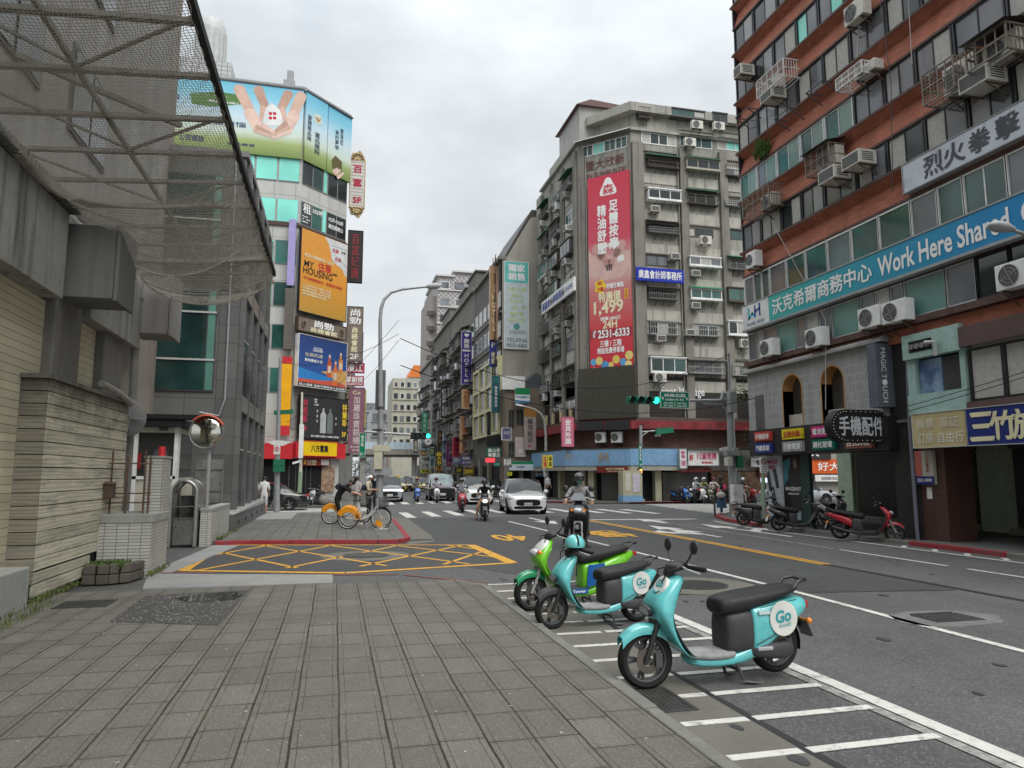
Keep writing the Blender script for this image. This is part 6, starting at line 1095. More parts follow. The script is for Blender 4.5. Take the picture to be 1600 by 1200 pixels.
for k,L in enumerate(LIPS):
 m=MB(BW.M);m.add([(a,y,z)for a in(AF,AN)for(y,z)in((.0,L-.26),(.2,L-.9),(-.02,L-.9),(-.02,L-.26),(.27,L-.035))],[(0,1,6,5),(1,2,7,6),(0,4,9,5),(0,3,2,1),(5,6,7,8),(0,4,3),(5,9,8)]);m.build('brick_apron',BRK,BB)
 m=MB(BW.M);m.box(AF-.06,AN,-.02,.29,L-.03,L+.05);m.build('lip',BRKD,BB)
 m=MB(BW.M);m.box(AF-.03,AN,-.02,.225,L-.98,L-.905);m.build('window_head',BRKD,BB)
 z1,z0=L-.985,(LIPS[k+1]if k+1<len(LIPS)else 8.15)+.075
 a=AF+.08;wi=0
 while a<-8.2 and k<7:
  w_=rnd.choice([1.15,1.25,1.35,1.5]);w_=min(w_,AN-a);g=[rnd.choice(PGR[:4]+[PGR[1],CURTAIN,GL_DARK]if k<4 else PGR+[CURTAIN])for _ in range(2)];fr=FRB
  if k==3 and 2<wi<7:g=[[GL_MINT,PGR[1]],[PGR[1],GL_MINT],[GL_GREEN,GL_MINT],[CURTAIN,GL_MINT]][wi-3]
  if k==5 and wi<5:g=[GL_GREY if wi==1 else GL_TEAL,glass('pale_teal_glass',(.16,.24,.21),.1,.25)if 'ptg' not in MT else MT['ptg']];fr=ALU
  bwin(a,a+w_-.13,z0,z1,2,fr,g);a+=w_;wi+=1
m=MB(BW.M);[m.box(AF-.0+0,AF+.07,0,.22,z0,z0+1.1)for z0 in(19.7,17.6,15.5,13.45,11.4)];m.build('corner_mullion',FRB,BB)
a=AF+.1;wi=0
while a<-8.2:
 w_=[.62,.5,.5,1.0,1.05,1.1,1.1,1.15,1.2,.9,.8,1.2][wi%12];bwin(a,a+w_-.07,8.0,9.36,1 if w_<.95 else 2 if wi>9 else 1,WHITE,[GL_GREEN if wi%3 else GL_GREY],y=.2);a+=w_;wi+=1
m=MB(BW.M);m.box(AF,AN,-.02,.12,7.2,8.0);m.box(AF-.05,AN,-.02,.3,5.9,6.08);m.build('brown_band',BRKD,BB)
m=MB(BW.M);m.box(AF,-17.3,-.02,.16,5.62,5.88);m.box(-17.3,AN,-.02,.13,5.5,5.88);m.build('brick_band',BRK,BB)
a=AF+.12;wi=0;MILK=glass('milky_green_glass',(.1,.2,.175),.25,.2)
while a<-8.2:
 w_=[.5,.5,.8,1.1,.5,.7,.6,1.3,.6,.6,.5,1.4,.9,.9,.9][wi%15];dk=a>-14.2;bwin(a,a+w_-.06,6.1,7.18,1,FRB if dk else ALU,GL_DARK if dk else(MILK if w_>1 else CURTAIN if wi%2 else GL_GREY),y=.14);a+=w_;wi+=1
# --- lower facade: grey tile part with two arches
GTILE=tiles('grey_slip_tiles',(.3,.3,.3),(.42,.42,.41),.12,.27,.16,.5,.06,'YZ',.3,.5)
GB0,GB1=-23.92,-17.05
def archpts(ac,hw,zs,z0):return[(ac-hw,z0)]+[(ac-hw*math.cos(t),zs+hw*math.sin(t))for t in[math.pi*i/12 for i in range(13)]]+[(ac+hw,z0)]
cut=[]
for(x0,x1,yt,yb)in((1225,1254.5,585,662),(1286,1321,571,657)):
 aL=BW.at(x0,650,.2)[0];aR=BW.at(x1,650,.2)[0];cut.append(((aL+aR)/2,(aR-aL)/2,BW.at((x0+x1)/2,yt,.2)[1]))
m=MB(BW.M);xs=[GB0]
z0,z1=3.35,5.62
for(ac,hw,zt)in cut:xs+=[ac-hw,ac+hw]
xs.append(GB1)
for i in range(0,len(xs),2):m.box(xs[i],xs[i+1],-.3,.2,z0,z1)
for(ac,hw,zt)in cut:
 ap=archpts(ac,hw,zt-hw,z0)[1:-1];n=len(ap)
 for y in(.2,):m.add([(a_,y,z_)for a_,z_ in ap]+[(a_,y,z1)for a_,z_ in ap],[(i,i+1,n+i+1,n+i)for i in range(n-1)])
m.build('grey_tile_wall',GTILE,BB)
OCH=paint('ochre_reveal',(.5,.26,.1),.6,var=.15)
for(ac,hw,zt)in cut:
 ap=archpts(ac,hw,zt-hw,z0);m=MB(BW.M);n=len(ap);m.add([(a_,.215,z_)for a_,z_ in ap]+[(a_,-.25,z_)for a_,z_ in ap],[(i,i+1,n+i+1,n+i)for i in range(n-1)])
 ap2=archpts(ac,hw+.045,zt-hw,z0);m.add([(a_,.21,z_)for a_,z_ in ap]+[(a_,.21,z_)for a_,z_ in ap2],[(i,i+1,n+i+1,n+i)for i in range(n-1)]);f=m.build('arch_window',OCH,BB)
 m=MB(BW.M);m.add([(a_,-.2,z_)for a_,z_ in ap],[tuple(range(n))]);m.build('pane',glass('arch_pane',(.06,.055,.05),.2,.3),f);m=MB(BW.M);m.box(ac-hw,ac+hw,-.24,.0,z0,3.9);m.build('sill',PM('pale_sill',(.5,.47,.42)),f)
a0=BW.at(1181,640,.2)[0];a1=BW.at(1194,640,.2)[0];m=MB(BW.M);m.box(a0,a1,.19,.215,3.5,4.75);m.build('slot',PM('dark_slot',(.1,.1,.1)),BB)
m=MB(BW.M);m.prism([(GB0-.05,-.1,5.6),(GB0-.05,.42,5.62),(GB0-.05,.42,5.7),(GB0-.05,-.1,5.98)],(GB1-GB0+.3,0,0));m.build('sloped_ledge',concrete('grey_ledge',(.33,.325,.31),None,.4),BB)
MINT=paint('mint_render',(.33,.47,.43),.6,var=.1,dirt=.35);aM0=BW.at(1418,600,.2)[0];aM1=BW.at(1506,560,.2)[0]
m=MB(BW.M);m.box(GB1+.05,aM0-.02,-.4,.05,.1,5.5);m.build('dark_shaft',PM('dark_shaft',(.03,.028,.027)),BB)
m=MB(BW.M);m.box(aM0,aM1,-.1,.3,4.95,5.62);m.box(aM0,aM1,-.1,.22,3.42,3.98);m.box(aM0,aM0+.28,-.1,.18,3.98,4.95);m.box(aM1-.15,aM1,-.1,.18,3.98,4.95);m.build('mint_panel',MINT,BB)
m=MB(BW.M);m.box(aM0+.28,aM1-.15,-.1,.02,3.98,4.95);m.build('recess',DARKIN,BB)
m=MB(BW.M);m.box(aM0+.32,aM0+1.05,.02,.08,4.0,4.9);BLUEP=NT('blue_film');BLUEP=BLUEP.done(BLUEP.mix(BLUEP.ramp(BLUEP.noise(1.6,5,.6),.4,.65),(.05,.1,.22),(.3,.42,.55)),.3);m.build('window_film',BLUEP,BB)
m=MB(BW.M);[m.box(aM0+1.1,aM1-.2,.02,.1,4.0+.05*k,4.025+.05*k)for k in range(18)];m.build('louvre',PM('grey_louvre',(.12,.12,.12)),BB)
m=MB(BW.M);m.box(aM1+.01,AN,-.1,.34,5.0,5.5);m.box(aM1+.01,AN,-.1,.25,3.42,3.62);m.build('brown_panel',paint('brown_aluminium',(.1,.06,.055),.4,dirt=.2),BB)
a=aM1+.1
for i in range(7):bwin(a,a+.85,3.65,4.95,1,FRB,CURTAIN if i<4 else GL_DARK,y=.1);a+=.95
m=MB(BW.M);m.box(aM0+.25,aM0+1.0,.29,.32,5.12,5.42);m.mat(1);[m.cyl((aM0+.38+.18*k,.33,5.26),(0,1,0),.075,.1,12)for k in range(4)];m.build('fan_box',[MBLACK,PM('dusty_metal',(.2,.19,.18))],BB);m=MB(BW.M);m.tube([(aM0+.9,.4,5.3),(aM0+1.25,.42,5.25),(aM0+1.2,.4,4.9)],.05,8);m.build('flex_duct',PM('pale_duct',(.45,.45,.44)),BB)
# --- arcade
m=MB(BW.M);m.box(AF,AN,-4.2,.1,3.28,3.36);m.build('arcade_ceiling',PM('arcade_ceiling',(.16,.155,.14)),BB)
SHG=tiles('black_grille_shutter',(.02,.02,.021),(.004,.004,.004),.34,.1,.2,.45,.25,'YZ',.2,.5,.8);PG=paint('pale_green_wall',(.4,.45,.34),.6,dirt=.3);BPL=tiles('brown_granite_pillar',(.095,.05,.04),(.05,.03,.025),.6,1.3,.12,.25,.008,'SZ',.2,0,.2)
m=MB(BW.M);m.box(-24.6,AN,-4.4,-4.2,.1,3.3);m.build('inner_wall',PG,BB)
for a0,a1 in((-23.6,-21.3),(-19.75,-18.3),(-17.0,-12.7),(-11.6,-7.0)):
 m=MB(BW.M);m.box(a0,a1,-4.2,-4.14,.3,2.6);m.build('roller_shutter',SHG,BB);m=MB(BW.M);m.box(a0-.05,a1+.05,-4.2,-4.05,2.6,2.8);m.build('shutter_box',DSTEEL,BB)
 m=MB(BW.M);m.box(a0,a1,-4.2,-3.8,.1,.28);m.build('step',CONC,BB)
m=MB(BW.M);m.box(-21.3,-20.85,-.15,-.02,.1,3.3);m.build('arcade_wall',PM('dark_green_poster_wall',(.03,.06,.055)),BB)
for a0,a1,y0,y1,mm in((-23.2,-22.35,-.85,.0,WHITE),(-16.62,-15.35,-.9,-.02,BPL),(-12.6,-11.9,-.9,-.02,BPL),(-8.6,-7.3,-.9,-.02,BPL)):
 m=MB(BW.M);m.box(a0,a1,y0,y1,0,3.3);m.build('pillar',mm,BB)
m=MB(BW.M);m.box(-16.95,-16.64,-.9,-.05,0,3.2);m.build('green_jamb',MT.setdefault('pgj',paint('pale_green_jamb',(.47,.58,.43),.55,dirt=.25)),BB);m=MB(BW.M);m.box(-24.55,-23.75,-4.2,-4.05,.1,3.3);m.build('green_jamb',MT['pgj'],BB)
m=MB(BW.M);m.box(-11.85,-8.7,-1.2,-1.1,.1,3.2);m.build('black_shutter',tiles('black_shutter',(.018,.018,.018),(.006,.006,.006),6,.1,.05,.4,.1,'YZ',.1,0),BB)
m=MB(BW.M);m.box(-16,AN,-4.2,.55,.08,.115);struct(m,'arcade_floor',paint('polished_floor',(.17,.17,.165),.3,dirt=.3))
t=thing('poster_column','white column wrapped in a phone accessory poster at the arcade corner','poster',BW.pt(-22.8,.02,0));W=BW
m=MB(BW.M);m.box(-23.18,-22.37,.0,.03,.3,2.5);m.build('poster',FL(.5,.52,.55),t);m=MB(BW.M);put_text(m,'MARS',-22.8,2.3,.6,.16,.045,.02);put_text(m,'瑪斯',-22.85,2.1,.4,.14,.045,.02);m.build('lettering',FL(.5,.03,.12),t)
flat(t,BW,'printed_phone',[[(-22.75+dx+x*math.cos(.25)-z*math.sin(.25),1.55+dz+x*math.sin(.25)+z*math.cos(.25))for x,z in((-.1,-.35),(.1,-.35),(.1,.35),(-.1,.35))]for dx,dz in((.12,.15),(-.3,.05),(-.05,-.5))],FL(.06,.07,.08),.04)
t=thing('fashion_poster','dark poster of a figure in black with white lettering in the arcade','poster',BW.pt(-21.8,-.1,0));m=MB(BW.M);m.box(-22.3,-21.2,-.12,-.04,.15,2.6);m.build('poster',PM('black_print',(.012,.013,.015)),t)
m=MB(BW.M);put_text(m,'MAGEASY',-21.75,1.35,.85,.13,-.026,.015);put_text(m,'美國設計品牌',-21.75,1.18,.6,.07,-.026,.005);m.build('lettering',WTEXT,t)
flat(t,BW,'printed_backdrop',[[(-22.28,1.45),(-21.8,1.9),(-21.9,2.4),(-22.28,2.3)]],FL(.05,.2,.25),-.035);flat(t,BW,'printed_figure',[disc((-21.65,2.25),.17,.24),capsule((-21.65,1.9),(-21.6,.5),.36,.3)],FL(.03,.03,.032),-.033);flat(t,BW,'printed_face',[disc((-21.62,2.2),.11,.17)],FL(.2,.15,.12),-.031)
flat(t,BW,'printed_box',[[(-21.7,.3),(-21.4,.3),(-21.4,.6),(-21.7,.6)]],FL(.25,.32,.34),-.031)
# --- signs of the brick block
aw=lambda x,y,off=.4:BW.at(x,y,off)[0]
BL=zramp('teal_blue_print',[(0,(.0,.22,.5)),(.35,(.0,.22,.5)),(.62,(.01,.27,.42)),(1,(.03,.42,.38))],-7.5,7.0,.4,0,'Y')
aS0,aSW=aw(1160,500),aw(1201,480);tl=aw(1207,480),aw(1362,420),aw(1373,430)
t=thing('office_sign','long blue office sign with white characters and English lettering across the brick block','sign',BW.pt((aSW-8)/2,.2,7.28))
m=MB(BW.M);m.box(aSW,-6,.2,.4,7.3,8.2);m.build('board',BL,t);m=MB(BW.M);m.box(aS0,aSW-.005,.2,.4,7.3,8.2);m.build('logo_board',WHITE,t);m=MB(BW.M);m.box(aS0-.02,-6,.18,.42,7.22,7.295);m.box(aS0-.02,-6,.18,.42,8.205,8.25);m.build('frame',GREY,t)
m=MB(BW.M);put_text(m,'沃克希爾商務中心',(tl[0]+tl[1])/2,7.75,tl[1]-tl[0],.56,.415,.02);b0=tl[2];b1=aw(1596,330)+.0;r_=(aw(1577,340)-b0);put_text(m,'Work Here Shared',b0+r_*.5,7.74,r_,.58,.415,.022);put_text(m,'Office',b0+r_+1.15,7.74,1.7,.58,.415,.022);m.build('lettering',WTEXT,t)
m=MB(BW.M);ac=(aS0+aSW)/2;put_text(m,'WORK HERE',ac,7.43,1.15,.13,.415,.008);m.build('lettering',FL(.04,.16,.3),t)
flat(t,BW,'logo_mark',[capsule((ac-.42,8.05),(ac-.4,7.66),.05,.05),capsule((ac-.4,7.66),(ac-.18,7.82),.05,.05),capsule((ac-.18,7.82),(ac-.0,7.66),.05,.05)],FL(.02,.36,.42),.406);flat(t,BW,'logo_mark',[capsule((ac,7.68),(ac+.0,8.05),.05,.05),capsule((ac,7.86),(ac+.3,7.92),.045,.045),capsule((ac+.3,7.68),(ac+.3,8.08),.05,.05)],FL(.03,.1,.36),.408)
a0=aw(1410,260);sign('boxing_sign','pale grey sign with four slanted dark characters above the long blue sign','sign',BW,(a0,a0+7.5,9.53,10.32),FL(.55,.58,.64),[(c_,(aw(x_,240)-a0)/7.5,.5,w_/7.5,.72,PM('slate_ink',(.07,.075,.09)))for c_,x_,w_ in(('烈',1457,.6),('火',1491,.62),('拳',1532,.6),('擊',1578,.6))],off=.2,depth=.2,frame_m=GREY,fw=.03,bold=.02)
a0,a1=aw(1425.6,660),aw(1509,650);sign('travel_sign','faded cream travel agency sign with white characters','sign',BW,(a0,a1-.01,2.55,3.43),FL(.5,.41,.22),[('機票  簽証',.48,.7,.8,.3,FL(.68,.63,.5)),('訂房 自由行',.52,.27,.86,.3,FL(.72,.7,.6))],off=.2,depth=.2,bold=.01,frame_m=ALU,fw=.02)
sign('travel_sign','navy blue travel agency sign with large cream brush characters','sign',BW,(a1+.01,a1+6.5,2.55,3.43),FL(.018,.03,.17),[(c_,(aw(x_,660)-a1)/6.5,.5,w_/6.5,.74,FL(.72,.66,.42))for c_,x_,w_ in(('三',1533,.62),('竹',1567,.66),('旅',1603,.66),('行',1640,.66))],off=.2,depth=.2,frame_m=ALU,fw=.02,bold=.03)
t=thing('phone_shop_fascia','black shop fascia carrying eight small coloured light boxes','sign',BW.pt(-20,.2,2.5));F0,F1=aw(1171,700),-16.75
m=MB(BW.M);m.box(F0,F1,-.6,.4,2.52,3.46);m.build('board',PM('black_fascia',(.014,.014,.015),.4,dirt=.1),t)
for k,(tx,c,tc_)in enumerate((('手機維修',(.5,.05,.05),WTEXT),('全機包膜',(.7,.55,.02),FL(.45,.03,.03)),('電池更換',(.55,.03,.2),WTEXT),('批發零售',(.05,.3,.3),WTEXT),('汽機車架',(.02,.04,.24),WTEXT),('行動電源',(.3,.31,.32),WTEXT),('鋼化玻璃',(.0,.13,.09),WTEXT),('台式耳機',(.25,.09,.06),WTEXT))):
 col,row=k%4,k//4;x0,x1=((1179,1204),(1222,1253),(1268,1303),(1320,1362))[col];q0,q1=aw(x0,690,.5),aw(x1,690,.5);zc=3.2 if row==0 else 2.78
 f=MB(BW.M);f.box(q0,q1,.4,.5,zc-.17,zc+.17);lb=f.build('light_box',FL(*c),t);f=MB(BW.M);put_text(f,tx,(q0+q1)/2,zc,(q1-q0)*.84,.2,.515,.02);f.build('lettering',tc_,lb)
OW=Wall((0,17.0),(1,0));r_=OW.rect(1298,639,1393,692);t=thing('oval_sign','black oval sign ringed with bulbs and silver characters sticking out from the brick block','sign',(OW.pt((r_[0]+r_[1])/2,0,r_[2])))
hz=(r_[3]-r_[2])/2;cz=(r_[2]+r_[3])/2;out_=[(r_[1]-hz+hz*math.cos(a),cz+hz*math.sin(a))for a in[-math.pi/2+math.pi*i/14 for i in range(15)]]+[(r_[0]+hz+hz*math.cos(a),cz+hz*math.sin(a))for a in[math.pi/2+math.pi*i/14 for i in range(15)]]
m=MB(OW.M);m.prism([(a,-.32,z)for a,z in out_],(0,.32,0));m.build('board',PM('black_oval',(.012,.012,.012),.5,dirt=.1),t);m=MB(OW.M);put_text(m,'手機配件',(r_[0]+r_[1])/2,cz,(r_[1]-r_[0])*.76,hz*1.15,.015,.022);m.build('lettering',FL(.5,.51,.53),t)
m=MB(OW.M);per=[]
for i in range(len(out_)):
 p,q=out_[i],out_[(i+1)%len(out_)];L_=math.dist(p,q);n=max(1,round(L_/.16));per+=[(p[0]+(q[0]-p[0])*k/n,p[1]+(q[1]-p[1])*k/n)for k in range(n)]
cx=(r_[0]+r_[1])/2
for a,z in per[::1]:m.ball((cx+(a-cx)*.945,.01,cz+(z-cz)*.88),.013,6,4)
m.build('bulbs',WTEXT,t);m=MB(OW.M);m.bar((r_[1]-.1,-.15,cz+.12),(15.5,-.15,cz+.12),.05);m.bar((r_[1]-.1,-.15,cz-.15),(15.5,-.15,cz-.15),.05);m.build('bracket',STEEL,t)
MW=Wall((0,16.8),(1,0));r_=MW.rect(1367,536,1398,636);t=thing('projecting_sign','slate grey projecting box sign with thin sideways English letters','sign',MW.pt((r_[0]+r_[1])/2,0,r_[2]));m=MB(MW.M);m.box(r_[0],15.35,-.36,0,r_[2],r_[3]);m.build('board',PM('slate_board',(.105,.115,.14),.5,dirt=.1),t);m=MB(MW.M);put_text(m,'MAGiC T●UCH',(r_[0]+r_[1])/2-.02,(r_[2]+r_[3])/2,(r_[3]-r_[2])*.86,.17,.012,.004,rot=-math.pi/2);m.build('lettering',WTEXT,t)
a0,z1=BW.at(1432,705,.02);a1,z0=BW.at(1464,757,.02);sign('small_sign','small red white and blue ticket sign with a phone number on the brown pillar','sign',BW,(a0,a1,z0,z1),FL(.42,.4,.34),[('三竹機票',.7,.62,.16,.5,FL(.3,.05,.04),'v'),('2551-9999',.5,.12,.8,.1,WTEXT)],off=.0,depth=.1,z_parts=[(.2,.62,.36,.76,FL(.45,.12,.1)),(.5,.12,1.0,.24,FL(.02,.03,.16))])
m=MB(BW.M);a0=aw(1452,770,.02);m.box(a0-.1,a0+.06,-.02,.0,1.2,1.5);solo(m,'notice',WHITE,'small white paper notice on the brown pillar','notice')
p=BW.pt(aw(1424,700,.12),.12,0);m=MB();m.tube([(p.x,p.y,.1),(p.x,p.y,3.3),(p.x+.1,p.y,5.6)],.05,10);solo(m,'drainpipe',PM('blue_grey_pipe',(.17,.18,.21)),'thin grey pipe running up the brown pillar','pipe',smooth=40)
# --- cages and air conditioners
CGW,CGB=PM('cage_white',(.6,.59,.57),.5,dirt=.4),PM('cage_rusty',(.2,.17,.14),.6,.2,var=.35)
def cage(x0,y0,x1,y1,label,d=.62,mt=None,roof=False,units=(),mesh=True):
 """a steel cage hung on the facade; pixel corners are those of its front"""
 a0,a1,z0,z1=BW.rect(x0,y0,x1,y1,d+.2);t=thing('equipment_cage',label,'cage',BW.pt((a0+a1)/2,.2,z0),0,'cages on the brick block');Y0,Y1=.2,.2+d
 m=MB(BW.M)
 for z in(z0,z1,(z0+z1)/2):m.bar((a0,Y1,z),(a1,Y1,z),.035);m.bar((a0,Y0,z),(a0,Y1,z),.035);m.bar((a1,Y0,z),(a1,Y1,z),.035)
 for a in(a0,a1):m.bar((a,Y1,z0),(a,Y1,z1),.04)
 n=max(4,int((a1-a0)/.28))
 for i in range(1,n):m.bar((a0+(a1-a0)*i/n,Y1,z0),(a0+(a1-a0)*i/n,Y1,z1),.025)
 if mesh:
  for k in range(1,8):m.bar((a0,Y1-.01,z0+(z1-z0)*k/8),(a1,Y1-.01,z0+(z1-z0)*k/8),.014)
 for k in range(1,6):m.bar((a0,Y0+d*k/6,z0),(a0,Y0+d*k/6,z1),.018);m.bar((a1,Y0+d*k/6,z0),(a1,Y0+d*k/6,z1),.018)
 for k in range(5):m.bar((a0,Y0+d*k/4,z0),(a1,Y0+d*k/4,z0),.025)
 m.build('grille',mt or CGB,t)
 if roof:m=MB(BW.M);m.add([(a0-.1,Y0-.1,z1+.25),(a1+.1,Y0-.1,z1+.25),(a1+.1,Y1+.15,z1+.03),(a0-.1,Y1+.15,z1+.03)],[(0,1,2,3)]);m.build('rain_cover',DSTEEL,t)
 for(fa,w_,h_,lb)in units:ac_outdoor(BW,a0+(a1-a0)*fa,z0+.04,w_,min(h_,z1-z0-.06),.34,.26,label=lb,group='air conditioners on the brick block')
cage(1182,129,1225,118,'white barred cage high on the brick block near its far corner',mt=CGW,units=((.1,.75,.5,'fan unit inside the white barred cage of the brick block'),))
cage(1306,125,1347,112,'pale cage with slatted front below the mint windows',mt=CGW,units=((.45,.85,.5,'fan unit in the pale cage under the mint windows'),))
cage(1440,119,1492,135,'rusty cage around a tall twin fan unit at the right of the brick block',d=.7,units=((.35,.95,1.0,'tall rust streaked unit in the rusty cage'),))
cage(1508,75,1574,74,'largest rusty cage with vertical bars and a rain cover, upper right of the brick block',d=.75,roof=True,units=((.12,.9,.8,'big fan unit behind the vertical bars of the largest cage'),),mesh=False)
cage(1258,246,1296,254,'dark rusty cage with a sloped cover in the middle of the brick block',roof=True,units=((.3,.8,.6,'fan unit in the dark rusty covered cage'),))
cage(1160,312,1202,318,'rusty cage low at the far corner of the brick block',units=((.5,.7,.5,'white fan unit in the corner cage of the brick block'),))
GB='air conditioners on the brick block'
for(x,y,kd,lb,w_)in((1318,44,'o','white fan unit hung on the topmost visible apron of the brick block',.8),(1198,166,'w','box air conditioner just below the white barred cage',.7),(1156,126,'w','air conditioner under a small hood at the far corner of the brick block',.5),(1512,152,'w','large box air conditioner under the largest rusty cage',.8),(1290,292,'w','box air conditioner, lower of the pair right of the dark covered cage',.75),(1327,270,'w','box air conditioner, upper of the pair right of the dark covered cage',.75),(1165,421,'o','fan unit at the far corner just above the white window row',.6),(1187,559,'o','white fan unit nearest the far corner below the long blue sign',.75),(1257,545,'o','white fan unit, second from the far corner below the long blue sign',.8),(1340,516,'o','white fan unit, left one of the close pair below the blue sign',.85),(1377,508,'o','white fan unit, right one of the close pair below the blue sign',.85),(1555,456,'o','largest white fan unit below the blue sign near the street lamp head',.95)):
 off=.3 if kd=='o' else .2;a,z=BW.at(x,y,off+.35);(ac_outdoor if kd=='o' else ac_window)(BW,a,z,w_,label=lb,group=GB,off=off,col=WHITE if y>400 else None)
for k,(x,y)in enumerate(((1272,148),(1160,186),(1222,188))):
 a,z=BW.at(x,y,.5);m=MB(BW.M);m.bar((a,.2,z),(a,.8,z),.03);m.bar((a+.8,.2,z),(a+.8,.8,z),.03);m.bar((a,.8,z),(a+.8,.8,z),.03);m.bar((a,.2,z-.35),(a,.8,z),.03);m.bar((a+.8,.2,z-.35),(a+.8,.8,z),.03);solo(m,'empty_bracket',DSTEEL,['empty black bracket below the mint windows','empty black bracket at the far corner of the brick block','empty black bracket below the box air conditioner near the white cage'][k],'bracket')
for k,(pts)in enumerate((((1290,640,.6),(1290,500,.3),(1205,345,.35)),((1395,300,.3),(1392,130,.35),(1370,-40,.35)),((1340,90,.3),(1342,40,.3),(1337,18,.2)),((1425,100,.35),(1418,-20,.35)))):
 m=MB();m.tube([BW.pt(BW.at(x,y,o)[0],o,BW.at(x,y,o)[1])for x,y,o in pts],.012 if k!=2 else .03,5);solo(m,'facade_cable',PM('pale_cable',(.4,.38,.35))if k in(0,2,3)else DSTEEL,['thin pale cable slanting down across the brick block to the sign','dark cable hanging down the middle of the brick block','white refrigerant pipe beside the mint windows','pale cable hanging at the upper right of the brick block'][k],'cable')
p=BW.pt(aw(1190,235,.3),.3,BW.at(1190,245,.3)[1]);m=MB();weeds(m,160,lambda:(p.x+random.uniform(-.15,.15),p.y+random.uniform(-.35,.35),p.z-.1+random.uniform(0,.3)),.5,.05);solo(m,'wall_plant',LEAF,'small green plant sprouting from a brick apron','plant')
# - poles, signals, lamps, wires
GLENS=glow('green_signal_light',(.02,.95,.55),3.0);OLENS=glow('amber_signal_light',(1,.35,.05),2.5);DLENS=paint('dark_lens',(.015,.02,.018),.25,dirt=0)
def signal(t,W,r,lit=3,n=4,back=False,body=None):
 """a horizontal traffic signal: housing, hooded lenses"""
 a0,a1,z0,z1=r;d=(a1-a0)/n;h=t;m=MB(W.M);m.box(a0,a1,-.14,0,z0,z1);hd=m.build('signal_housing',body or GREENP,h,bevel=.02)
 for i in range(n):
  cx,cz,rr=a0+d*(i+.5),(z0+z1)/2,min(d,z1-z0)*.43
  m=MB(W.M);m.cyl((cx,.008,cz),(0,1,0),rr,.016,16);m.build('lens',(GLENS if i==lit else DLENS),hd)
  m=MB(W.M);ang=[math.radians(-20+220*k/12)for k in range(13)];m.loft([[(cx+rr*1.05*math.cos(q),y,cz+rr*1.05*math.sin(q))for q in ang]for y in(0,.2)],False);m.build('visor',body or GREENP,hd)
def pole(m,p,h,r0,r1,n=12):m.tube([p,p+Vector((0,0,h*.02)),p+Vector((0,0,h))],[r0,r0,r1],n)
p=G(592,806,SWZ);p=VY(592,806,32.6);p.z=SWZ;Wp=Wall((0,p.y),(1,0));P_=lambda x,y:Vector((Wp.at(x,y)[0],p.y,Wp.at(x,y)[1]))
t=thing('street_lamp','tall grey street lamp with a long curved arm carrying a lit green signal','street lamp',p)
m=MB();top=P_(594,500);m.tube([p,p+Vector((0,0,3.2)),P_(594.5,600),top,P_(595.5,482),P_(600,468),P_(611,457),P_(628,452),P_(660,448.5),P_(668,448)],[.17,.15,.1,.085,.08,.075,.07,.065,.055,.05],12);m.build('pole',STEEL,t,smooth=40)
m=MB();h0,h1=P_(666,448),P_(690,446);m.tube([h0,h0*.8+h1*.2,h0*.3+h1*.7,h1],[.06,.14,.15,.04],10);m.build('lamp_head',PM('lamp_grey',(.38,.39,.39)),t,smooth=50)
m=MB();m.tube([P_(593,676),P_(642,679)],.05,8);m.tube([P_(594,700),P_(606,694),P_(613,682)],.03,8);m.tube([P_(570,674),P_(592,676)],.05,8);m.build('signal_arm',STEEL,t)
signal(t,Wall((0,p.y-.05),(1,0)),Wp.rect(641.5,675.5,672.5,686.5),body=PM('black_green',(.012,.03,.022)))
m=MB(Wp.M);r_=Wp.rect(588,577,602,640);m.box(r_[0],r_[1],-.32,-.18,r_[2],r_[3]);m.build('sign_back',PM('pole_box_grey',(.13,.135,.135)),t)
m=MB(Wp.M);r_=Wp.rect(584,706,596,733);m.box(r_[0],r_[1],.1,.4,r_[2],r_[3]);m.box(r_[0]-.05,r_[1]+.35,.0,.4,r_[3]+.02,r_[3]+.3);m.build('control_box',PM('beige_box',(.5,.48,.36)),t)
m=MB(Wp.M);r_=Wp.rect(586,732,612,742);m.box(r_[0],r_[1],.0,.3,r_[2],r_[3]);m.build('control_box',GREY,t)
for k,y in enumerate((637,672,700)):m=MB();q=P_(594,y);m.cyl(q,(0,0,1),.15,.1,12);m.build('clamp',DSTEEL,t)
m=MB(Wp.M);c=Wp.at(668.5,690);m.cyl((c[0],.1,c[1]),(0,1,0),.17,.03,20);f=m.build('speed_sign',WHITE,t);m=MB(Wp.M);m.tube([(c[0]+.14*math.cos(k*math.pi/10),.12,c[1]+.14*math.sin(k*math.pi/10))for k in range(21)],.014,5);put_text(m,'40',c[0],c[1],.17,.14,.122,.02);m.build('marking',PM('dark_marking',(.05,.05,.08)),f)
sign('street_name_sign','green vertical street name sign with white characters on the lamp post arm','street sign',Wp,Wp.rect(562,677,570,714),FL(.0,.2,.1),[('南京路',.5,.68,.5,.48,WTEXT,'v'),('Sec. 1',.5,.14,.7,.14,WTEXT)],off=0,depth=.04,frame_m=WHITE,fw=.015)
q=VY(432,803,35.0);q.z=SWZ;Wq=Wall((0,35),(1,0));Q_=lambda x,y:Vector((Wq.at(x,y)[0],35,Wq.at(x,y)[1]))
t=thing('signal_pole','leaning grey signal pole with green signal heads and a round ban plate','signal pole',q)
m=MB();m.tube([q,Q_(434,700),Q_(438,560)],[.15,.11,.07],10);m.tube([q+Vector((-.35,0,0)),Q_(430,775)],.02,6);m.build('pole',STEEL,t,smooth=40)
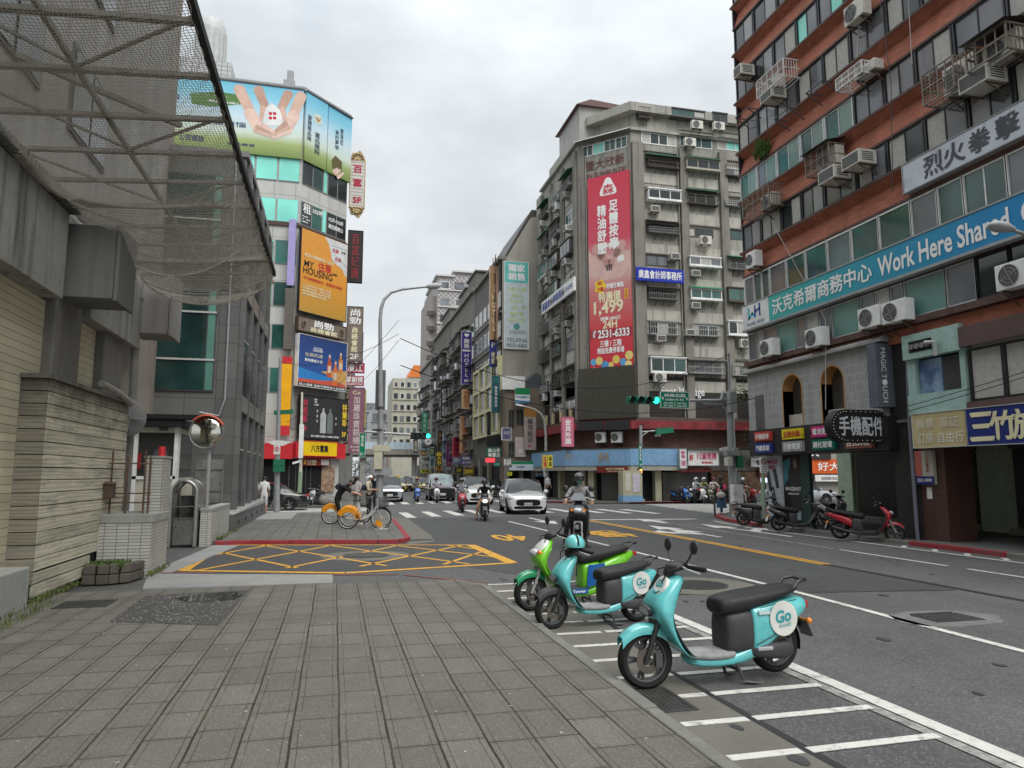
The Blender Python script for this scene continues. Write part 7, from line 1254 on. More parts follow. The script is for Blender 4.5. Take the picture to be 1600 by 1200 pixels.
m=MB(Wq.M);r_=Wq.rect(428,718,445,737);m.box(r_[0],r_[1],.08,.3,r_[2],(r_[2]+r_[3])/2-.02);m.build('signal_head',GREENP,t);m=MB(Wq.M);m.box(r_[0],r_[1],.08,.3,(r_[2]+r_[3])/2,r_[3]);m.build('signal_head',GREENP,t)
m=MB();a_,b_=Q_(428,645),Q_(458,643);m.bar(a_,b_,.14,.2);m.build('signal_back',GREENP,t)
m=MB(Wq.M);c=Wq.at(436,694);m.prism([(c[0]-.55,.1,c[1]+.1),(c[0]-.2,.1,c[1]-.08),(c[0]+.2,.1,c[1]-.08),(c[0]+.55,.1,c[1]+.1),(c[0]+.2,.1,c[1]+.17),(c[0]-.2,.1,c[1]+.17)],(0,.04,0));m.build('winged_plate',WHITE,t)
m=MB(Wq.M);r_=Wq.rect(428.5,697,438,710);m.box(r_[0],r_[1],.12,.15,r_[2],r_[3]);f=m.build('ban_plate',WHITE,t);m=MB(Wq.M);c=((r_[0]+r_[1])/2,(r_[2]+r_[3])/2+.05);m.tube([(c[0]+.09*math.cos(k*math.pi/8),.16,c[1]+.09*math.sin(k*math.pi/8))for k in range(17)],.014,5);m.bar((c[0]-.06,.16,c[1]+.06),(c[0]+.06,.16,c[1]-.06),.02);m.build('ban_ring',RED,f)
q2=VY(467,791,42.2);q2.z=SWZ;Wq2=Wall((0,42.2),(1,0));t=thing('camera_pole','thin cream and pale green pole with a white camera and concrete foot','pole',q2)
m=MB();e=Wq2.at(472,613);m.tube([q2,q2+Vector((.02,0,1.9))],.12,10);m.build('green_foot',PM('pale_green_pole',(.24,.33,.22)),t);m=MB();m.tube([q2+Vector((.02,0,1.9)),Vector((e[0],42.2,e[1]))],[.1,.06],10);m.build('pole',PM('cream_pole',(.55,.53,.46)),t)
m=MB();c=Wq2.at(466,724);m.bar((c[0]-.3,42,c[1]),(c[0]+.1,42,c[1]+.12),.12);m.box(c[0]-.0,c[0]+.25,42.0,42.1,c[1]+.3,c[1]+2.2);m.build('camera',WHITE,t);m=MB();m.box(q2.x-.2,q2.x+.2,42,42.4,SWZ,.7);m.build('footing',CONC_L,t)
p=VY(1147,806,28.3);p.z=SWZ;W3=Wall((0,28.3),(1,0));P3=lambda x,y:Vector((W3.at(x,y)[0],28.3,W3.at(x,y)[1]))
t=thing('signal_mast','thick grey signal mast with a long arm, a lit green signal and many control boxes','signal mast',p)
m=MB();m.tube([p,p+Vector((0,0,.1)),p+Vector((0,0,.12)),P3(1140,612)],[.3,.3,.2,.15],14);m.build('pole',STEEL,t,smooth=40);m=MB();m.tube([P3(1140,612),P3(1139,552)],.045,8);m.bar(P3(1139,553),P3(1134,556),.05);m.build('antenna',STEEL,t)
m=MB();m.tube([P3(1138,626),P3(1073,626)],[.09,.06],10);m.tube([P3(1137,652),P3(1136,640),P3(1128,632),P3(1112,630.5),P3(1100,630)],.06,10);m.build('arm',STEEL,t,smooth=40)
signal(t,Wall((0,28.2),(1,0)),W3.rect(979,619,1030,632));m=MB();m.tube([P3(1030,626),P3(1075,626)],.06,8);m.build('arm_end',STEEL,t)
for nm,(x0,y0,x1,y1),mm in(('control_box',(1142,757,1158,787),WHITE),('control_box',(1133,714,1141,728),IVORY),('control_box',(1146,738,1154,755),GREY),('control_box',(1150,712,1158,731),GREENP),('collar',(1136,612,1148,645),GREY),('collar',(1143,700,1150,712),GREY),('meter_box',(1131,704,1140,712),STEEL)):
 r_=W3.rect(x0,y0,x1,y1,.2);m=MB(W3.M);m.box(r_[0],r_[1],.1,.42,r_[2],r_[3]);m.build(nm,mm,t,bevel=.015)
m=MB(W3.M);c=W3.at(1150,770,.43);put_text(m,'人力',c[0]-.05,c[1]-.05,.2,.12,.43,.0);m.build('graffiti',BTEXT,t)
m=MB(W3.M);c=W3.at(1129,702);m.bar((c[0]-.18,.1,c[1]-.02),(c[0]+.16,.1,c[1]+.05),.12);m.build('camera',WHITE,t);m=MB(W3.M);c=W3.at(1128,618);m.prism([(c[0]-.12,0,c[1]-.2),(c[0]+.12,0,c[1]-.2),(c[0],0,c[1]+.2)],(0,.15,0));m.build('beacon',STEEL,t)
r_=W3.rect(1030,613,1074,638)
def gs_extra(t,W,a0,a1,z0,z1,y):
 w_,h_=a1-a0,z1-z0
 for s_ in(-1,1):cx=(a0+a1)/2+s_*w_*.44;flat(t,W,'arrow',[[(cx+s_*.05,z0+h_*.6),(cx-s_*.04,z0+h_*.72),(cx-s_*.04,z0+h_*.48)]],WTEXT,y+.01)
 m=MB(W.M);m.box((a0+a1)/2-.008,(a0+a1)/2+.008,y,y+.01,z0+h_*.06,z0+h_*.38);m.build('divider',WTEXT,t)
sign('street_name_sign','large green road name sign beside the lit signal on the mast arm','street sign',W3,r_,FL(.0,.2,.11),[('林森北路',.5,.8,.78,.22,WTEXT),('LinSen N. Rd.',.5,.53,.66,.15,WTEXT),('323-271',.26,.29,.34,.11,WTEXT),('263-261',.74,.29,.34,.11,WTEXT),('301-282',.26,.12,.34,.11,WTEXT),('266-208',.74,.12,.34,.11,WTEXT)],off=.1,depth=.04,frame_m=WHITE,fw=.02,extra=gs_extra,bold=.02)
p=VY(1003,786,45.0);W4=Wall((0,45.0),(1,0));p=VY(1001,783,43.2);W4=Wall((0,43.2),(1,0));p.z=SWZ;P4=lambda x,y:Vector((W4.at(x,y)[0],43.2,W4.at(x,y)[1]))
t=thing('signal_pole','slim grey signal pole with a short arm in front of the poster pillar','signal pole',p);m=MB();m.tube([p,P4(1001,665)],[.13,.1],10);m.tube([P4(1001,675),P4(1025,673)],.05,8);m.tube([P4(1001,690),P4(1004,680),P4(1012,675)],.04,8);m.build('pole',STEEL,t,smooth=40);m=MB();m.cyl(p+Vector((0,0,.08)),(0,0,1),.28,.16,12);m.build('footing',GREY,t)
m=MB();m.bar(P4(1024,675),P4(1051,672),.3,.34);[m.bar(P4(1028+6*k,676),P4(1028+6*k,668),.12)for k in range(4)];m.build('signal_back',GREENP,t);m=MB(W4.M);r_=W4.rect(1023,665,1033,682,-.2);m.box(r_[0],r_[1],-.25,-.2,r_[2],r_[3]);m.build('sign_back',WHITE,t)
m=MB(W4.M);r_=W4.rect(995.5,732,1000.5,743);m.box(r_[0],r_[1],.1,.35,r_[2],r_[3]);f=m.build('pedestrian_signal',BLACK,t);m=MB(W4.M);m.box(r_[0]+.03,r_[1]-.03,.35,.36,r_[3]-.28,r_[3]-.05);m.build('amber_figure',OLENS,f)
sign('street_name_sign','slim green vertical street sign on the pole by the blue fascia','street sign',W4,W4.rect(996.5,694,1001.5,731),FL(.0,.2,.12),[('南京東路',.5,.62,.6,.62,WTEXT,'v'),('Rd',.5,.12,.5,.1,WTEXT)],off=.12,depth=.04)
p=VY(853,772,52.0);p.z=SWZ;W5=Wall((0,52),(1,0));P5=lambda x,y:Vector((W5.at(x,y)[0],52,W5.at(x,y)[1]));t=thing('street_lamp','pale street lamp with a hooked arm beside the tan shop house','street lamp',p)
m=MB();m.tube([p,P5(853,680),P5(851,657),P5(845,646),P5(834,639),P5(816,634)],[.13,.1,.09,.08,.07,.06],10);m.build('pole',PM('pale_pole',(.4,.4,.38)),t,smooth=40);m=MB();m.bar(P5(816,634),P5(806,632),.25,.12);m.build('lamp_head',WHITE,t);m=MB(W5.M);r_=W5.rect(849,731,857,745,.1);m.box(r_[0],r_[1],.12,.16,r_[2],r_[3]);m.build('notice_plate',WHITE,t)
p=VY(1192,832,22.9);p.z=SWZ;W6=Wall((0,22.9),(1,0));P6=lambda x,y:Vector((W6.at(x,y)[0],22.9,W6.at(x,y)[1]));t=thing('ban_sign_pole','pale green pole with a no stopping plate and a concrete foot by the parked scooters','sign pole',p)
m=MB();m.tube([p,P6(1193,715)],.07,10);m.build('pole',PM('pale_green_pole',(.24,.33,.22)),t);m=MB();m.tube([p,p+Vector((0,0,.75))],[.22,.17],10);m.build('footing',CONC_L,t);m=MB(W6.M);r_=W6.rect(1187,714,1199,739,.1);m.box(r_[0],r_[1],.08,.11,r_[2],r_[3]);f=m.build('plate',WHITE,t)
m=MB(W6.M);c=((r_[0]+r_[1])/2,r_[3]-.16);m.tube([(c[0]+.1*math.cos(k*math.pi/8),.12,c[1]+.1*math.sin(k*math.pi/8))for k in range(17)],.016,5);m.bar((c[0]-.07,.12,c[1]+.07),(c[0]+.07,.12,c[1]-.07),.02);m.build('ban_ring',PM('maroon',(.16,.025,.02)),f);m=MB(W6.M);[put_text(m,s_,c[0],c[1]-.2-.08*k,.2,.055,.12,.0)for k,s_ in enumerate(('禁止停車','全日','拖吊'))];m.build('lettering',BTEXT,f)
W7=Wall((0,9.2),(1,0));c0,c1,c2,c3=(W7.at(x,y)for x,y in((1547,351),(1582,359),(1602,366),(1640,372)));t=thing('street_lamp','flat grey street lamp head reaching in over the blue office sign','street lamp',(W7.at(1660,1000)[0],9.2,SWZ))
m=MB(W7.M);m.tube([(c0[0],0,c0[1]),(c0[0]+.06,0,c0[1]-.0),((c0[0]+c1[0])/2,0,(c0[1]+c1[1])/2),(c1[0],0,c1[1])],[.02,.07,.085,.04],10);m.v=[Vector((v.x,9.2+(v.y-9.2)*1.8,v.z))for v in m.v];m.build('lamp_head',PM('lamp_grey',(.38,.39,.39)),t,smooth=60);m=MB(W7.M);m.tube([(c1[0],0,c1[1]),(c2[0],0,c2[1]),(c3[0],0,c3[1]),(c3[0]+.4,0,3.5),(c3[0]+.5,0,.1)],[.03,.035,.04,.06,.1],8);m.build('pole',STEEL,t,smooth=40)
def wire(a,b,sag,label,r=.009):
 m=MB();m.tube([a+(b-a)*(i/14)-Vector((0,0,sag*4*(i/14)*(1-i/14)))for i in range(15)],r,4);solo(m,'overhead_wire',MBLACK,label,'wire','overhead wires')
wire(P_(594,585),VY(438,565,35),.5,'wire from the tall lamp post to the leaning signal pole')
wire(P_(594,592),VY(540,612,46),.3,'short wire from the tall lamp post to the corner tower signs')
wire(P_(596,590),VY(1139,553,28.3),1.6,'long wire crossing the road from the tall lamp post to the signal mast',.014)
wire(P_(596,620),VX(1180,622,15.2),1.0,'lower long wire crossing the road to the brick block',.014)
wire(VX(1180,688,15.0),VX(1620,575,15.0),.15,'thin wire along the brick block above the shop fascia')
wire(VX(1180,690,14.9),VX(1620,583,14.9),.2,'second thin wire along the brick block above the shop fascia')
wire(VY(447,660,35),P_(594,570),.4,'wire sagging between the signal pole and the lamp post')
# - scooters, cars, bicycles
TAIL=paint('tail_lamp',(.4,.02,.02),.2,dirt=0);AMB=paint('amber_lens',(.75,.25,.03),.2,dirt=0);LAMPG=paint('headlamp_glass',(.42,.43,.45),.12,.2,dirt=0);HEADON=glow('lit_headlamp',(1,.93,.8),2.2);MIRR=paint('mirror_glass',(.4,.42,.45),.06,1,dirt=0);SEAT=paint('seat_vinyl',(.022,.022,.023),.5,dirt=.1);DGREY=paint('dark_grey_plastic',(.05,.05,.052),.5,dirt=.15,scale=6)
def sring(c,ax,up,hw,hh,p=.7,n=14):
 """a rounded rectangular ring round c, in the plane of ax x up"""
 o=[]
 for k in range(n):
  a=2*math.pi*(k+.5)/n;ca,sa=math.cos(a),math.sin(a)
  o.append(Vector(c)+Vector(ax)*(math.copysign(abs(ca)**p,ca)*hw)+Vector(up)*(math.copysign(abs(sa)**p,sa)*hh))
 return o
YV=(0,1,0);ZV=(0,0,1)
def body_loft(m,st,n=14):
 """st: (x, z centre, half width, half height, roundness, tilt)"""
 m.loft([sring((x,0,z),YV,(math.sin(t),0,math.cos(t)),w_,h_,p,n)for(x,z,w_,h_,p,t)in st])
def wheel(parent,x,z,r,wd,M=None,spokes=5,rimm=None,disc=True):
 m=MB(M);R0=r-.066;m.lathe([(R0,-wd*.42),(r-.03,-wd*.5),(r-.004,-wd*.28),(r,0),(r-.004,wd*.28),(r-.03,wd*.5),(R0,wd*.42)],(x,0,z),YV,40,False);ty=m.build('tyre',RUBBER,parent,smooth=50,local=True)
 m=MB(M);m.lathe([(R0+.006,-wd*.4),(R0-.014,-wd*.34),(R0-.014,wd*.34),(R0+.006,wd*.4)],(x,0,z),YV,32,False);m.cyl((x,0,z),YV,.04,wd*1.2,14)
 for k in range(spokes):
  a=k*2*math.pi/spokes
  for s_ in(-.13,.13):m.bar((x+.035*math.cos(a),0,z+.035*math.sin(a)),(x+(R0)*math.cos(a+s_),0,z+R0*math.sin(a+s_)),.013,.026)
 m.build('rim',rimm or DSTEEL,parent,smooth=40,local=True)
 if disc:
  m=MB(M);m.lathe([(.05,.0),(.108,.0),(.108,.006),(.05,.006)],(x,wd*.62,z),YV,28,False);m.build('brake_disc',PM('brake_disc',(.16,.14,.12),.35,.7),parent,local=True);m=MB(M);m.box(x-.12,x-.06,wd*.5,wd*.5+.05,z-.05,z+.06);m.build('caliper',DSTEEL,parent,local=True)
def scooter(label,x,y,rz,col,steer=0.0,front=None,fcol=None,style='round',mirrors=True,plate=True,seat=None,group=None,lit=False,under=None,s=1.0,floor=None,box=None):
 """x forward, origin on the ground between the wheels; style: round (share scooter) or sharp (ordinary scooter)"""
 t=thing('scooter',label,'scooter',(x,y,0),rz,group);t.scale=(s,s,s);L=lambda m,nm,mt,**k:m.build(nm,mt,t,local=True,**k)
 fcol=fcol or col;front=front or fcol;under=under or DGREY;rnd_=style=='round'
 SM=Matrix.Translation((.52,0,.62))@Matrix.Rotation(math.radians(-26),4,'Y')@Matrix.Rotation(steer,4,'Z')@Matrix.Rotation(math.radians(26),4,'Y')@Matrix.Translation((-.52,0,-.62))
 wheel(t,.66,.25,.25,.1,SM);wheel(t,-.66,.29 if s>.9 else .25,.25,.105)
 m=MB(SM);[m.tube([(.68,s_*.075,.25),(.555,s_*.065,.56)],[.022,.026],8)for s_ in(-1,1)];m.bar((.555,-.08,.56),(.555,.08,.56),.05);L(m,'fork',STEEL if not rnd_ else BLACK,smooth=40)
 m=MB(SM);rg=[]
 for k in range(9):
  a=math.radians(38+k*11.5);q=.29;rg.append([Vector((.66+q*math.cos(a),yy,.25+q*math.sin(a)+dz))for yy,dz in((-.062,-.075),(-.066,-.02),(-.05,.012),(0,.02),(.05,.012),(.066,-.02),(.062,-.075))])
 m.loft(rg,False);L(m,'front_fender',fcol if rnd_ else(under if fcol is col and style=='dark' else fcol),smooth=60)
 m=MB();st=[(.315,.96,.11,.03),(.365,.92,.145,.06),(.435,.83,.165,.085),(.5,.73,.185,.11),(.535,.64,.205,.115),(.50,.53,.2,.09),(.44,.43,.18,.065),(.37,.33,.165,.055),(.28,.255,.15,.05),(.2,.225,.14,.05)]
 if not rnd_:st=[(.36,.96,.1,.03),(.42,.9,.14,.055),(.50,.8,.19,.085),(.57,.68,.2,.09),(.53,.58,.19,.07),(.46,.48,.19,.05),(.39,.38,.17,.04),(.32,.29,.15,.035),(.24,.25,.14,.03)]
 m.loft([sring((x_,0,z_),YV,(.88,0,.47),w_,h_,.75,16)for(x_,z_,w_,h_)in st]);L(m,'leg_shield',front,subsurf=1)
 m=MB();m.loft([sring((x_-.055,0,z_),YV,(.88,0,.47),w_*.9,.03,.8,12)for(x_,z_,w_,h_)in st[1:]]);L(m,'inner_shield',under,subsurf=1)
 m=MB();body_loft(m,[(.30,.27,.15,.03,.5,0),(.1,.255,.165,.035,.5,0),(-.1,.255,.17,.035,.5,0),(-.2,.27,.16,.04,.5,0)]);L(m,'floorboard',floor or DGREY,subsurf=1)
 m=MB();body_loft(m,[(.3,.225,.13,.045,.6,0),(.1,.2,.145,.045,.55,0),(-.15,.205,.15,.05,.55,0),(-.33,.26,.165,.08,.55,0),(-.45,.33,.16,.06,.6,.2)]);L(m,'under_panel',col if rnd_ else under,subsurf=1)
 m=MB();body_loft(m,[(-.085,.43,.12,.185,.55,0),(-.1,.43,.15,.2,.55,0),(-.2,.44,.172,.205,.55,0),(-.335,.45,.176,.21,.55,0),(-.36,.45,.174,.2,.55,0)]);L(m,'battery_cover',DGREY if rnd_ else under,subsurf=1)
 m=MB()
 if rnd_:body_loft(m,[(-.335,.43,.176,.25,.5,0),(-.345,.43,.184,.255,.5,0),(-.44,.465,.19,.23,.52,0),(-.56,.515,.19,.185,.55,.05),(-.7,.57,.184,.145,.58,.1),(-.84,.62,.165,.105,.62,.15),(-.94,.652,.13,.07,.7,.2),(-.975,.66,.1,.045,.8,.2)])
 else:body_loft(m,[(-.26,.44,.16,.13,.6,0),(-.45,.53,.175,.13,.62,.15),(-.66,.61,.16,.11,.66,.2),(-.84,.68,.12,.075,.7,.25),(-.97,.73,.075,.045,.75,.3)])
 L(m,'rear_body',col,subsurf=1)
 m=MB();z0=.0 if rnd_ else .015
 body_loft(m,[(-.03,.66+z0,.11,.05,.75,0),(-.05,.665+z0,.15,.085,.7,0),(-.2,.685+z0,.175,.095,.7,0),(-.42,.715+z0,.18,.085,.72,.06),(-.62,.755+z0,.172,.065,.75,.1),(-.80,.79+z0,.15,.045,.75,.1),(-.9,.80+z0,.1,.022,.8,.1)]);L(m,'seat',seat or SEAT,subsurf=1)
 m=MB();m.tube([(-.80,.11,.77),(-.88,.11,.86),(-.97,.09,.875),(-1.0,.05,.86),(-1.0,-.05,.86),(-.97,-.09,.875),(-.88,-.11,.86),(-.80,-.11,.77)],.017,8);L(m,'grab_rail',BLACK,smooth=50)
 m=MB();m.box(-1.0,-.955,-.085,.085,.61,.68)if rnd_ else m.box(-1.01,-.95,-.06,.06,.69,.745);L(m,'tail_lamp',TAIL,bevel=.01)
 m=MB();m.loft([[Vector((-.62-.29*math.cos(a),yy,.3+.3*math.sin(a)))for yy in(-.06,-.065,0,.065,.06)]for a in[math.radians(-12+k*14)for k in range(8)]],False);m.bar((-.9,-.05,.5),(-1.0,-.05,.42),.03);L(m,'rear_fender',BLACK,smooth=60)
 m=MB();m.prism([(-.98,-.075,.5),(-1.05,-.075,.35),(-1.03,-.075,.345),(-.96,-.075,.49)],(0,.15,0));L(m,'plate',WHITE if plate else BLACK)
 m=MB();[m.ball((-.98,s_*.11,.5),(.03,.03,.03),8,5)for s_ in(-1,1)];m.bar((-.97,-.12,.5),(-.97,.12,.5),.018);L(m,'rear_indicators',AMB,smooth=50)
 m=MB();body_loft(m,[(-.28,.29,.06,.06,.7,0),(-.5,.27,.075,.075,.7,0),(-.68,.27,.07,.085,.7,0),(-.78,.28,.05,.06,.7,0)]);m.v=[v+Vector((0,.12,0))for v in m.v];m.bar((-.4,-.12,.28),(-.72,-.12,.28),.05);L(m,'swing_arm',DGREY,subsurf=1)
 m=MB();[m.tube([(-.6,s_*.115,.33),(-.52,s_*.115,.5)],.026,8)for s_ in(-1,1)];L(m,'shock_absorber',DSTEEL)
 if not rnd_:m=MB();m.tube([(-.3,-.16,.25),(-.5,-.17,.27),(-.85,-.17,.38)],[.03,.055,.05],10);L(m,'exhaust',BLACK,smooth=50)
 m=MB();[m.tube([(-.16,s_*.12,.22),(-.24,s_*.15,.02),(-.34,s_*.16,.0)],.014,6)for s_ in(-1,1)];m.bar((-.2,-.13,.12),(-.2,.13,.12),.022);m.tube([(-.22,.15,.03),(-.36,.2,.02)],.01,6);L(m,'stand',DSTEEL)
 m=MB(SM);body_loft(m,[(.43,.985,.05,.05,.8,-.3),(.41,1.0,.1,.062,.8,-.3),(.35,1.03,.125,.055,.8,-.3),(.27,1.035,.1,.04,.8,-.3),(.23,1.03,.06,.025,.8,-.3)]);m.tube([(.40,0,.78),(.37,0,1.0)],.045,10);L(m,'handlebar_cover',BLACK,subsurf=1)
 for s_ in(-1,1):
  m=MB(SM);m.tube([(.31,s_*.1,1.035),(.27,s_*.2,1.03),(.22,s_*.335,1.02)],[.02,.021,.021],10);L(m,'grip',RUBBER,smooth=50);m=MB(SM);m.tube([(.33,s_*.13,1.035),(.33,s_*.2,1.02),(.27,s_*.33,.99)],.008,6);L(m,'brake_lever',ALU)
  if mirrors:m=MB(SM);m.tube([(.31,s_*.13,1.05),(.30,s_*.19,1.1),(.29,s_*.24,1.16)],.008,6);m.lathe([(.005,-.02),(.04,-.018),(.062,-.004),(.064,.008)],(.28,s_*.255,1.21),(-1,0,-.12),20);f=L(m,'mirror',BLACK,smooth=50);m=MB(SM);m.lathe([(.06,.008),(.005,.009)],(.28,s_*.255,1.21),(-1,0,-.12),20);m.build('mirror_glass',MIRR,f,local=True)
 m=MB(SM);[m.tube([(.34,s_*.09,1.02),(.46,s_*.1,1.0),(.5,s_*.06,.9)],.007,5)for s_ in(-1,1)];m.tube([(.6,.09,.5),(.66,.1,.42),(.63,.07,.33)],.006,5);L(m,'brake_cables',MBLACK)
 if rnd_:
  for s_ in(-1,1):m=MB();m.tube([(-.345,s_*.191,.34),(-.5,s_*.193,.40),(-.64,s_*.188,.47)],.0035,5);m.tube([(-.4,s_*.187,.655),(-.6,s_*.188,.69),(-.8,s_*.172,.71)],.0035,5);L(m,'panel_seam',MBLACK)
  m=MB();m.loft([sring((.632+k*.014,0,.66+.0*k),YV,(.3,0,.95),.1-.004*k,.052-.003*k,.6,16)for k in range(3)]);hl=L(m,'headlamp',BLACK,smooth=50);m=MB();m.loft([sring((.658+k*.008,0,.66),YV,(.3,0,.95),.08-.01*k,.038-.008*k,.6,16)for k in range(2)]);m.build('lens',LAMPG,hl,local=True,smooth=50)
 else:
  m=MB();m.loft([sring((.665-.05*k,0,.77+.035*k-.02),YV,(.5,0,.85),.075+.012*k,.05,.7,14)for k in range(3)]);hl=L(m,'headlamp',HEADON if lit else LAMPG,subsurf=1)
  for s_ in(-1,1):m=MB();m.loft([sring((.60-.06*k,s_*(.12+.028*k),.80-.02*k),YV,ZV,.03,.028-.006*k,.8,8)for k in range(2)]);L(m,'indicator',AMB)
 if box:m=MB();m.box(-1.1,-.72,-.2,.2,.84,1.16);L(m,'top_box',box,bevel=.04)
 return t
def side_decal(t,cx,cz,r,yw,tx1,tx2,side=1,ry=None):
 """a round white badge with lettering on the flank"""
 Wd=MB();f=-1 if side>0 else 1;n=28
 Wd.add([(cx+r*math.cos(k*2*math.pi/n),yw*side,cz+r*1.06*math.sin(k*2*math.pi/n))for k in range(n)]+[(cx+r*math.cos(k*2*math.pi/n),(yw-.01)*side,cz+r*1.06*math.sin(k*2*math.pi/n))for k in range(n)],[tuple(range(n))]+[(k,(k+1)%n,n+(k+1)%n,n+k)for k in range(n)])
 d=Wd.build('badge',PM('badge_white',(.62,.62,.58)),t,local=True);TEALT=PM('badge_teal',(.03,.3,.32))
 m=MB(Matrix(((f*math.cos(.12),0,-f*0,cx),(0,1,0,0),(math.sin(.12)*0+.14,0,1,cz),(0,0,0,1))));put_text(m,tx1,-.005,.022,r*1.15,r*.78,(yw+.003)*side,.035);put_text(m,tx2,.01,-.06,r*.9,r*.22,(yw+.003)*side,0);m.build('lettering',TEALT,d,local=True)
TQ=paint('turquoise_paint',(.12,.5,.51),.2,var=.07,dirt=.35,coat=.6);LIME=paint('lime_paint',(.16,.52,.02),.22,var=.06,dirt=.1,coat=.6);PEARL=paint('pearl_white',(.62,.63,.6),.25,var=.03,dirt=.1,coat=.6);BLUEPNT=paint('cobalt_paint',(.01,.1,.34),.25,var=.06,dirt=.1,coat=.5);KG=paint('kelly_green',(.02,.27,.12),.25,var=.2,dirt=.1,coat=.5);FLOORG=paint('scuffed_floor',(.27,.27,.265),.6,var=.25,dirt=.5,scale=9)
GRP='scooters parked in the kerbside bays'
h1=scooter('turquoise share scooter nearest the camera with a smiling badge on its front',3.34,6.02,math.radians(180+3),TQ,math.radians(-4),group=GRP,floor=FLOORG,plate=False,s=1.0)
side_decal(h1,-.64,.555,.145,.197,'Go','SHARE');m=MB();m.box(-.52,-.36,.176,.196,.285,.32);m.build('side_reflector',LAMPG,h1,local=True,bevel=.01)
m=MB();m.box(-.5,-.385,.178,.195,.6,.63);m.build('sticker',PM('sticker_teal',(.5,.6,.58)),h1,local=True)
FM=Matrix.Translation((.466,.03,.84))@Matrix.Rotation(math.radians(-33),4,'Y');m=MB(FM)
m.add([(.062,.088*math.cos(k*.2244),.095*math.sin(k*.2244))for k in range(28)]+[(.0,.088*math.cos(k*.2244),.095*math.sin(k*.2244))for k in range(28)],[tuple(range(28))]+[(k,(k+1)%28,28+(k+1)%28,28+k)for k in range(28)]);d=m.build('front_badge',PM('badge_white',(.62,.62,.58)),h1,local=True)
m=MB(FM@Matrix(((0,1,0,0),(1,0,0,0),(0,0,1,0),(0,0,0,1))));put_text(m,'Go',0,.02,.12,.075,.066,.035);m.tube([(.06*math.cos(a),.065,-.02+.05*math.sin(a))for a in[math.pi*(1.15+.7*k/8)for k in range(9)]],.007,5);m.build('lettering',PM('badge_teal',(.03,.3,.32)),d,local=True)
m=MB(FM);m.box(.03,.06,-.155,-.13,-.06,.1);m.build('vent_slot',BLACK,h1,local=True)
h2=scooter('second turquoise share scooter with a helmet on its handlebar and dark front wheel guard',3.18,8.56,math.radians(180+9),TQ,math.radians(4),group=GRP,plate=False,mirrors=False,floor=FLOORG,s=.9,under=DGREY);side_decal(h2,-.64,.555,.145,.197,'Go','SHARE')
for o in h2.children:
 if o.name.startswith('front_fender'):o.data.materials[0]=DGREY
m=MB();c=(2.88,8.42,1.0);m.ball((0,0,0),(.125,.14,.12),18,9,-.25,1);m.v=[v+Vector(c)for v in m.v];hm=solo(m,'helmet',paint('turquoise_shell',(.14,.52,.52),.2,var=.03,dirt=.05,coat=.7),'turquoise open helmet hanging from the handlebar of the second scooter','helmet',smooth=60)
m=MB();m.tube([(c[0]+.128*math.sin(a)*.0,c[1]+.142*math.cos(a),c[2]+.123*math.sin(a))for a in[math.pi*k/12 for k in range(13)]],.012,6);m.tube([(c[0],c[1]-.12,c[2]-.05),(c[0]-.02,c[1]-.1,c[2]-.36)],.008,5);m.build('strap',BLACK,hm)
h3=scooter('lime green and white scooter with a blue panel behind the turquoise one',3.3,9.72,math.radians(180+8),LIME,math.radians(2),front=LIME,fcol=KG,group=GRP,style='sharp',plate=True,under=LIME,s=.99)
m=MB();m.loft([sring((x_+.03,0,z_+.01),YV,(.88,0,.47),w_*.86,h_*.95,.75,12)for(x_,z_,w_,h_)in[(.37,.95,.12,.04),(.42,.9,.15,.055),(.49,.8,.19,.085),(.54,.70,.17,.07)]]);m.build('white_nose',PEARL,h3,local=True,subsurf=1)
for s_ in(-1,1):m=MB();m.prism([(-.12,s_*.172,.3),(-.42,s_*.182,.36),(-.40,s_*.184,.62),(-.15,s_*.165,.6)],(0,s_*.012,0));m.build('blue_panel',BLUEPNT,h3,local=True);m=MB();m.box(-.15,.2,s_*.165-.004,s_*.165+.004,.215,.285);m.build('blue_sill',BLUEPNT,h3,local=True);m=MB(Matrix(((-s_,0,0,.0),(0,1,0,0),(0,0,1,.25),(0,0,0,1))));put_text(m,'Taiwan',0,0,.2,.04,s_*.171,.02);m.build('lettering',WTEXT,h3,local=True)
RG='scooters parked along the far kerb'
PB=paint('gloss_black',(.012,.012,.013),.2,dirt=.1,coat=.5);PR=paint('cherry_red',(.38,.012,.025),.22,dirt=.1,coat=.5);PS=paint('silver_paint',(.4,.41,.42),.3,.4,dirt=.1);PW=paint('scooter_white',(.68,.68,.67),.25,dirt=.1,coat=.4);PBL=paint('bright_blue',(.02,.16,.55),.22,dirt=.1,coat=.5);PGR_=paint('olive_green',(.1,.12,.06),.35,dirt=.1);PP=paint('pink_paint',(.6,.06,.16),.3,dirt=.1)
def park(p,hd,label,col,**k):
 f=G(*p);r=math.radians(hd);return scooter(label,f.x-.66*math.cos(r),f.y-.66*math.sin(r),r,col,k.pop('steer',.3),**k)
park((1398,848),-43,'red scooter parked by the red kerb in front of the brown pillar',PR,style='sharp',group=RG,s=1.02)
park((1284,832),-22,'black scooter with a yellow rimmed front wheel parked in front of the fashion poster',PB,style='sharp',group=RG,steer=-.5)
park((1224,824),-28,'black round scooter parked beside the no stopping pole',PB,style='round',group=RG,plate=True)
p=VX(1287,800,18.2);scooter('silver scooter parked inside the arcade, half hidden behind the black ones',18.3,23.4,math.radians(-100),PS,.1,style='sharp',group=RG)
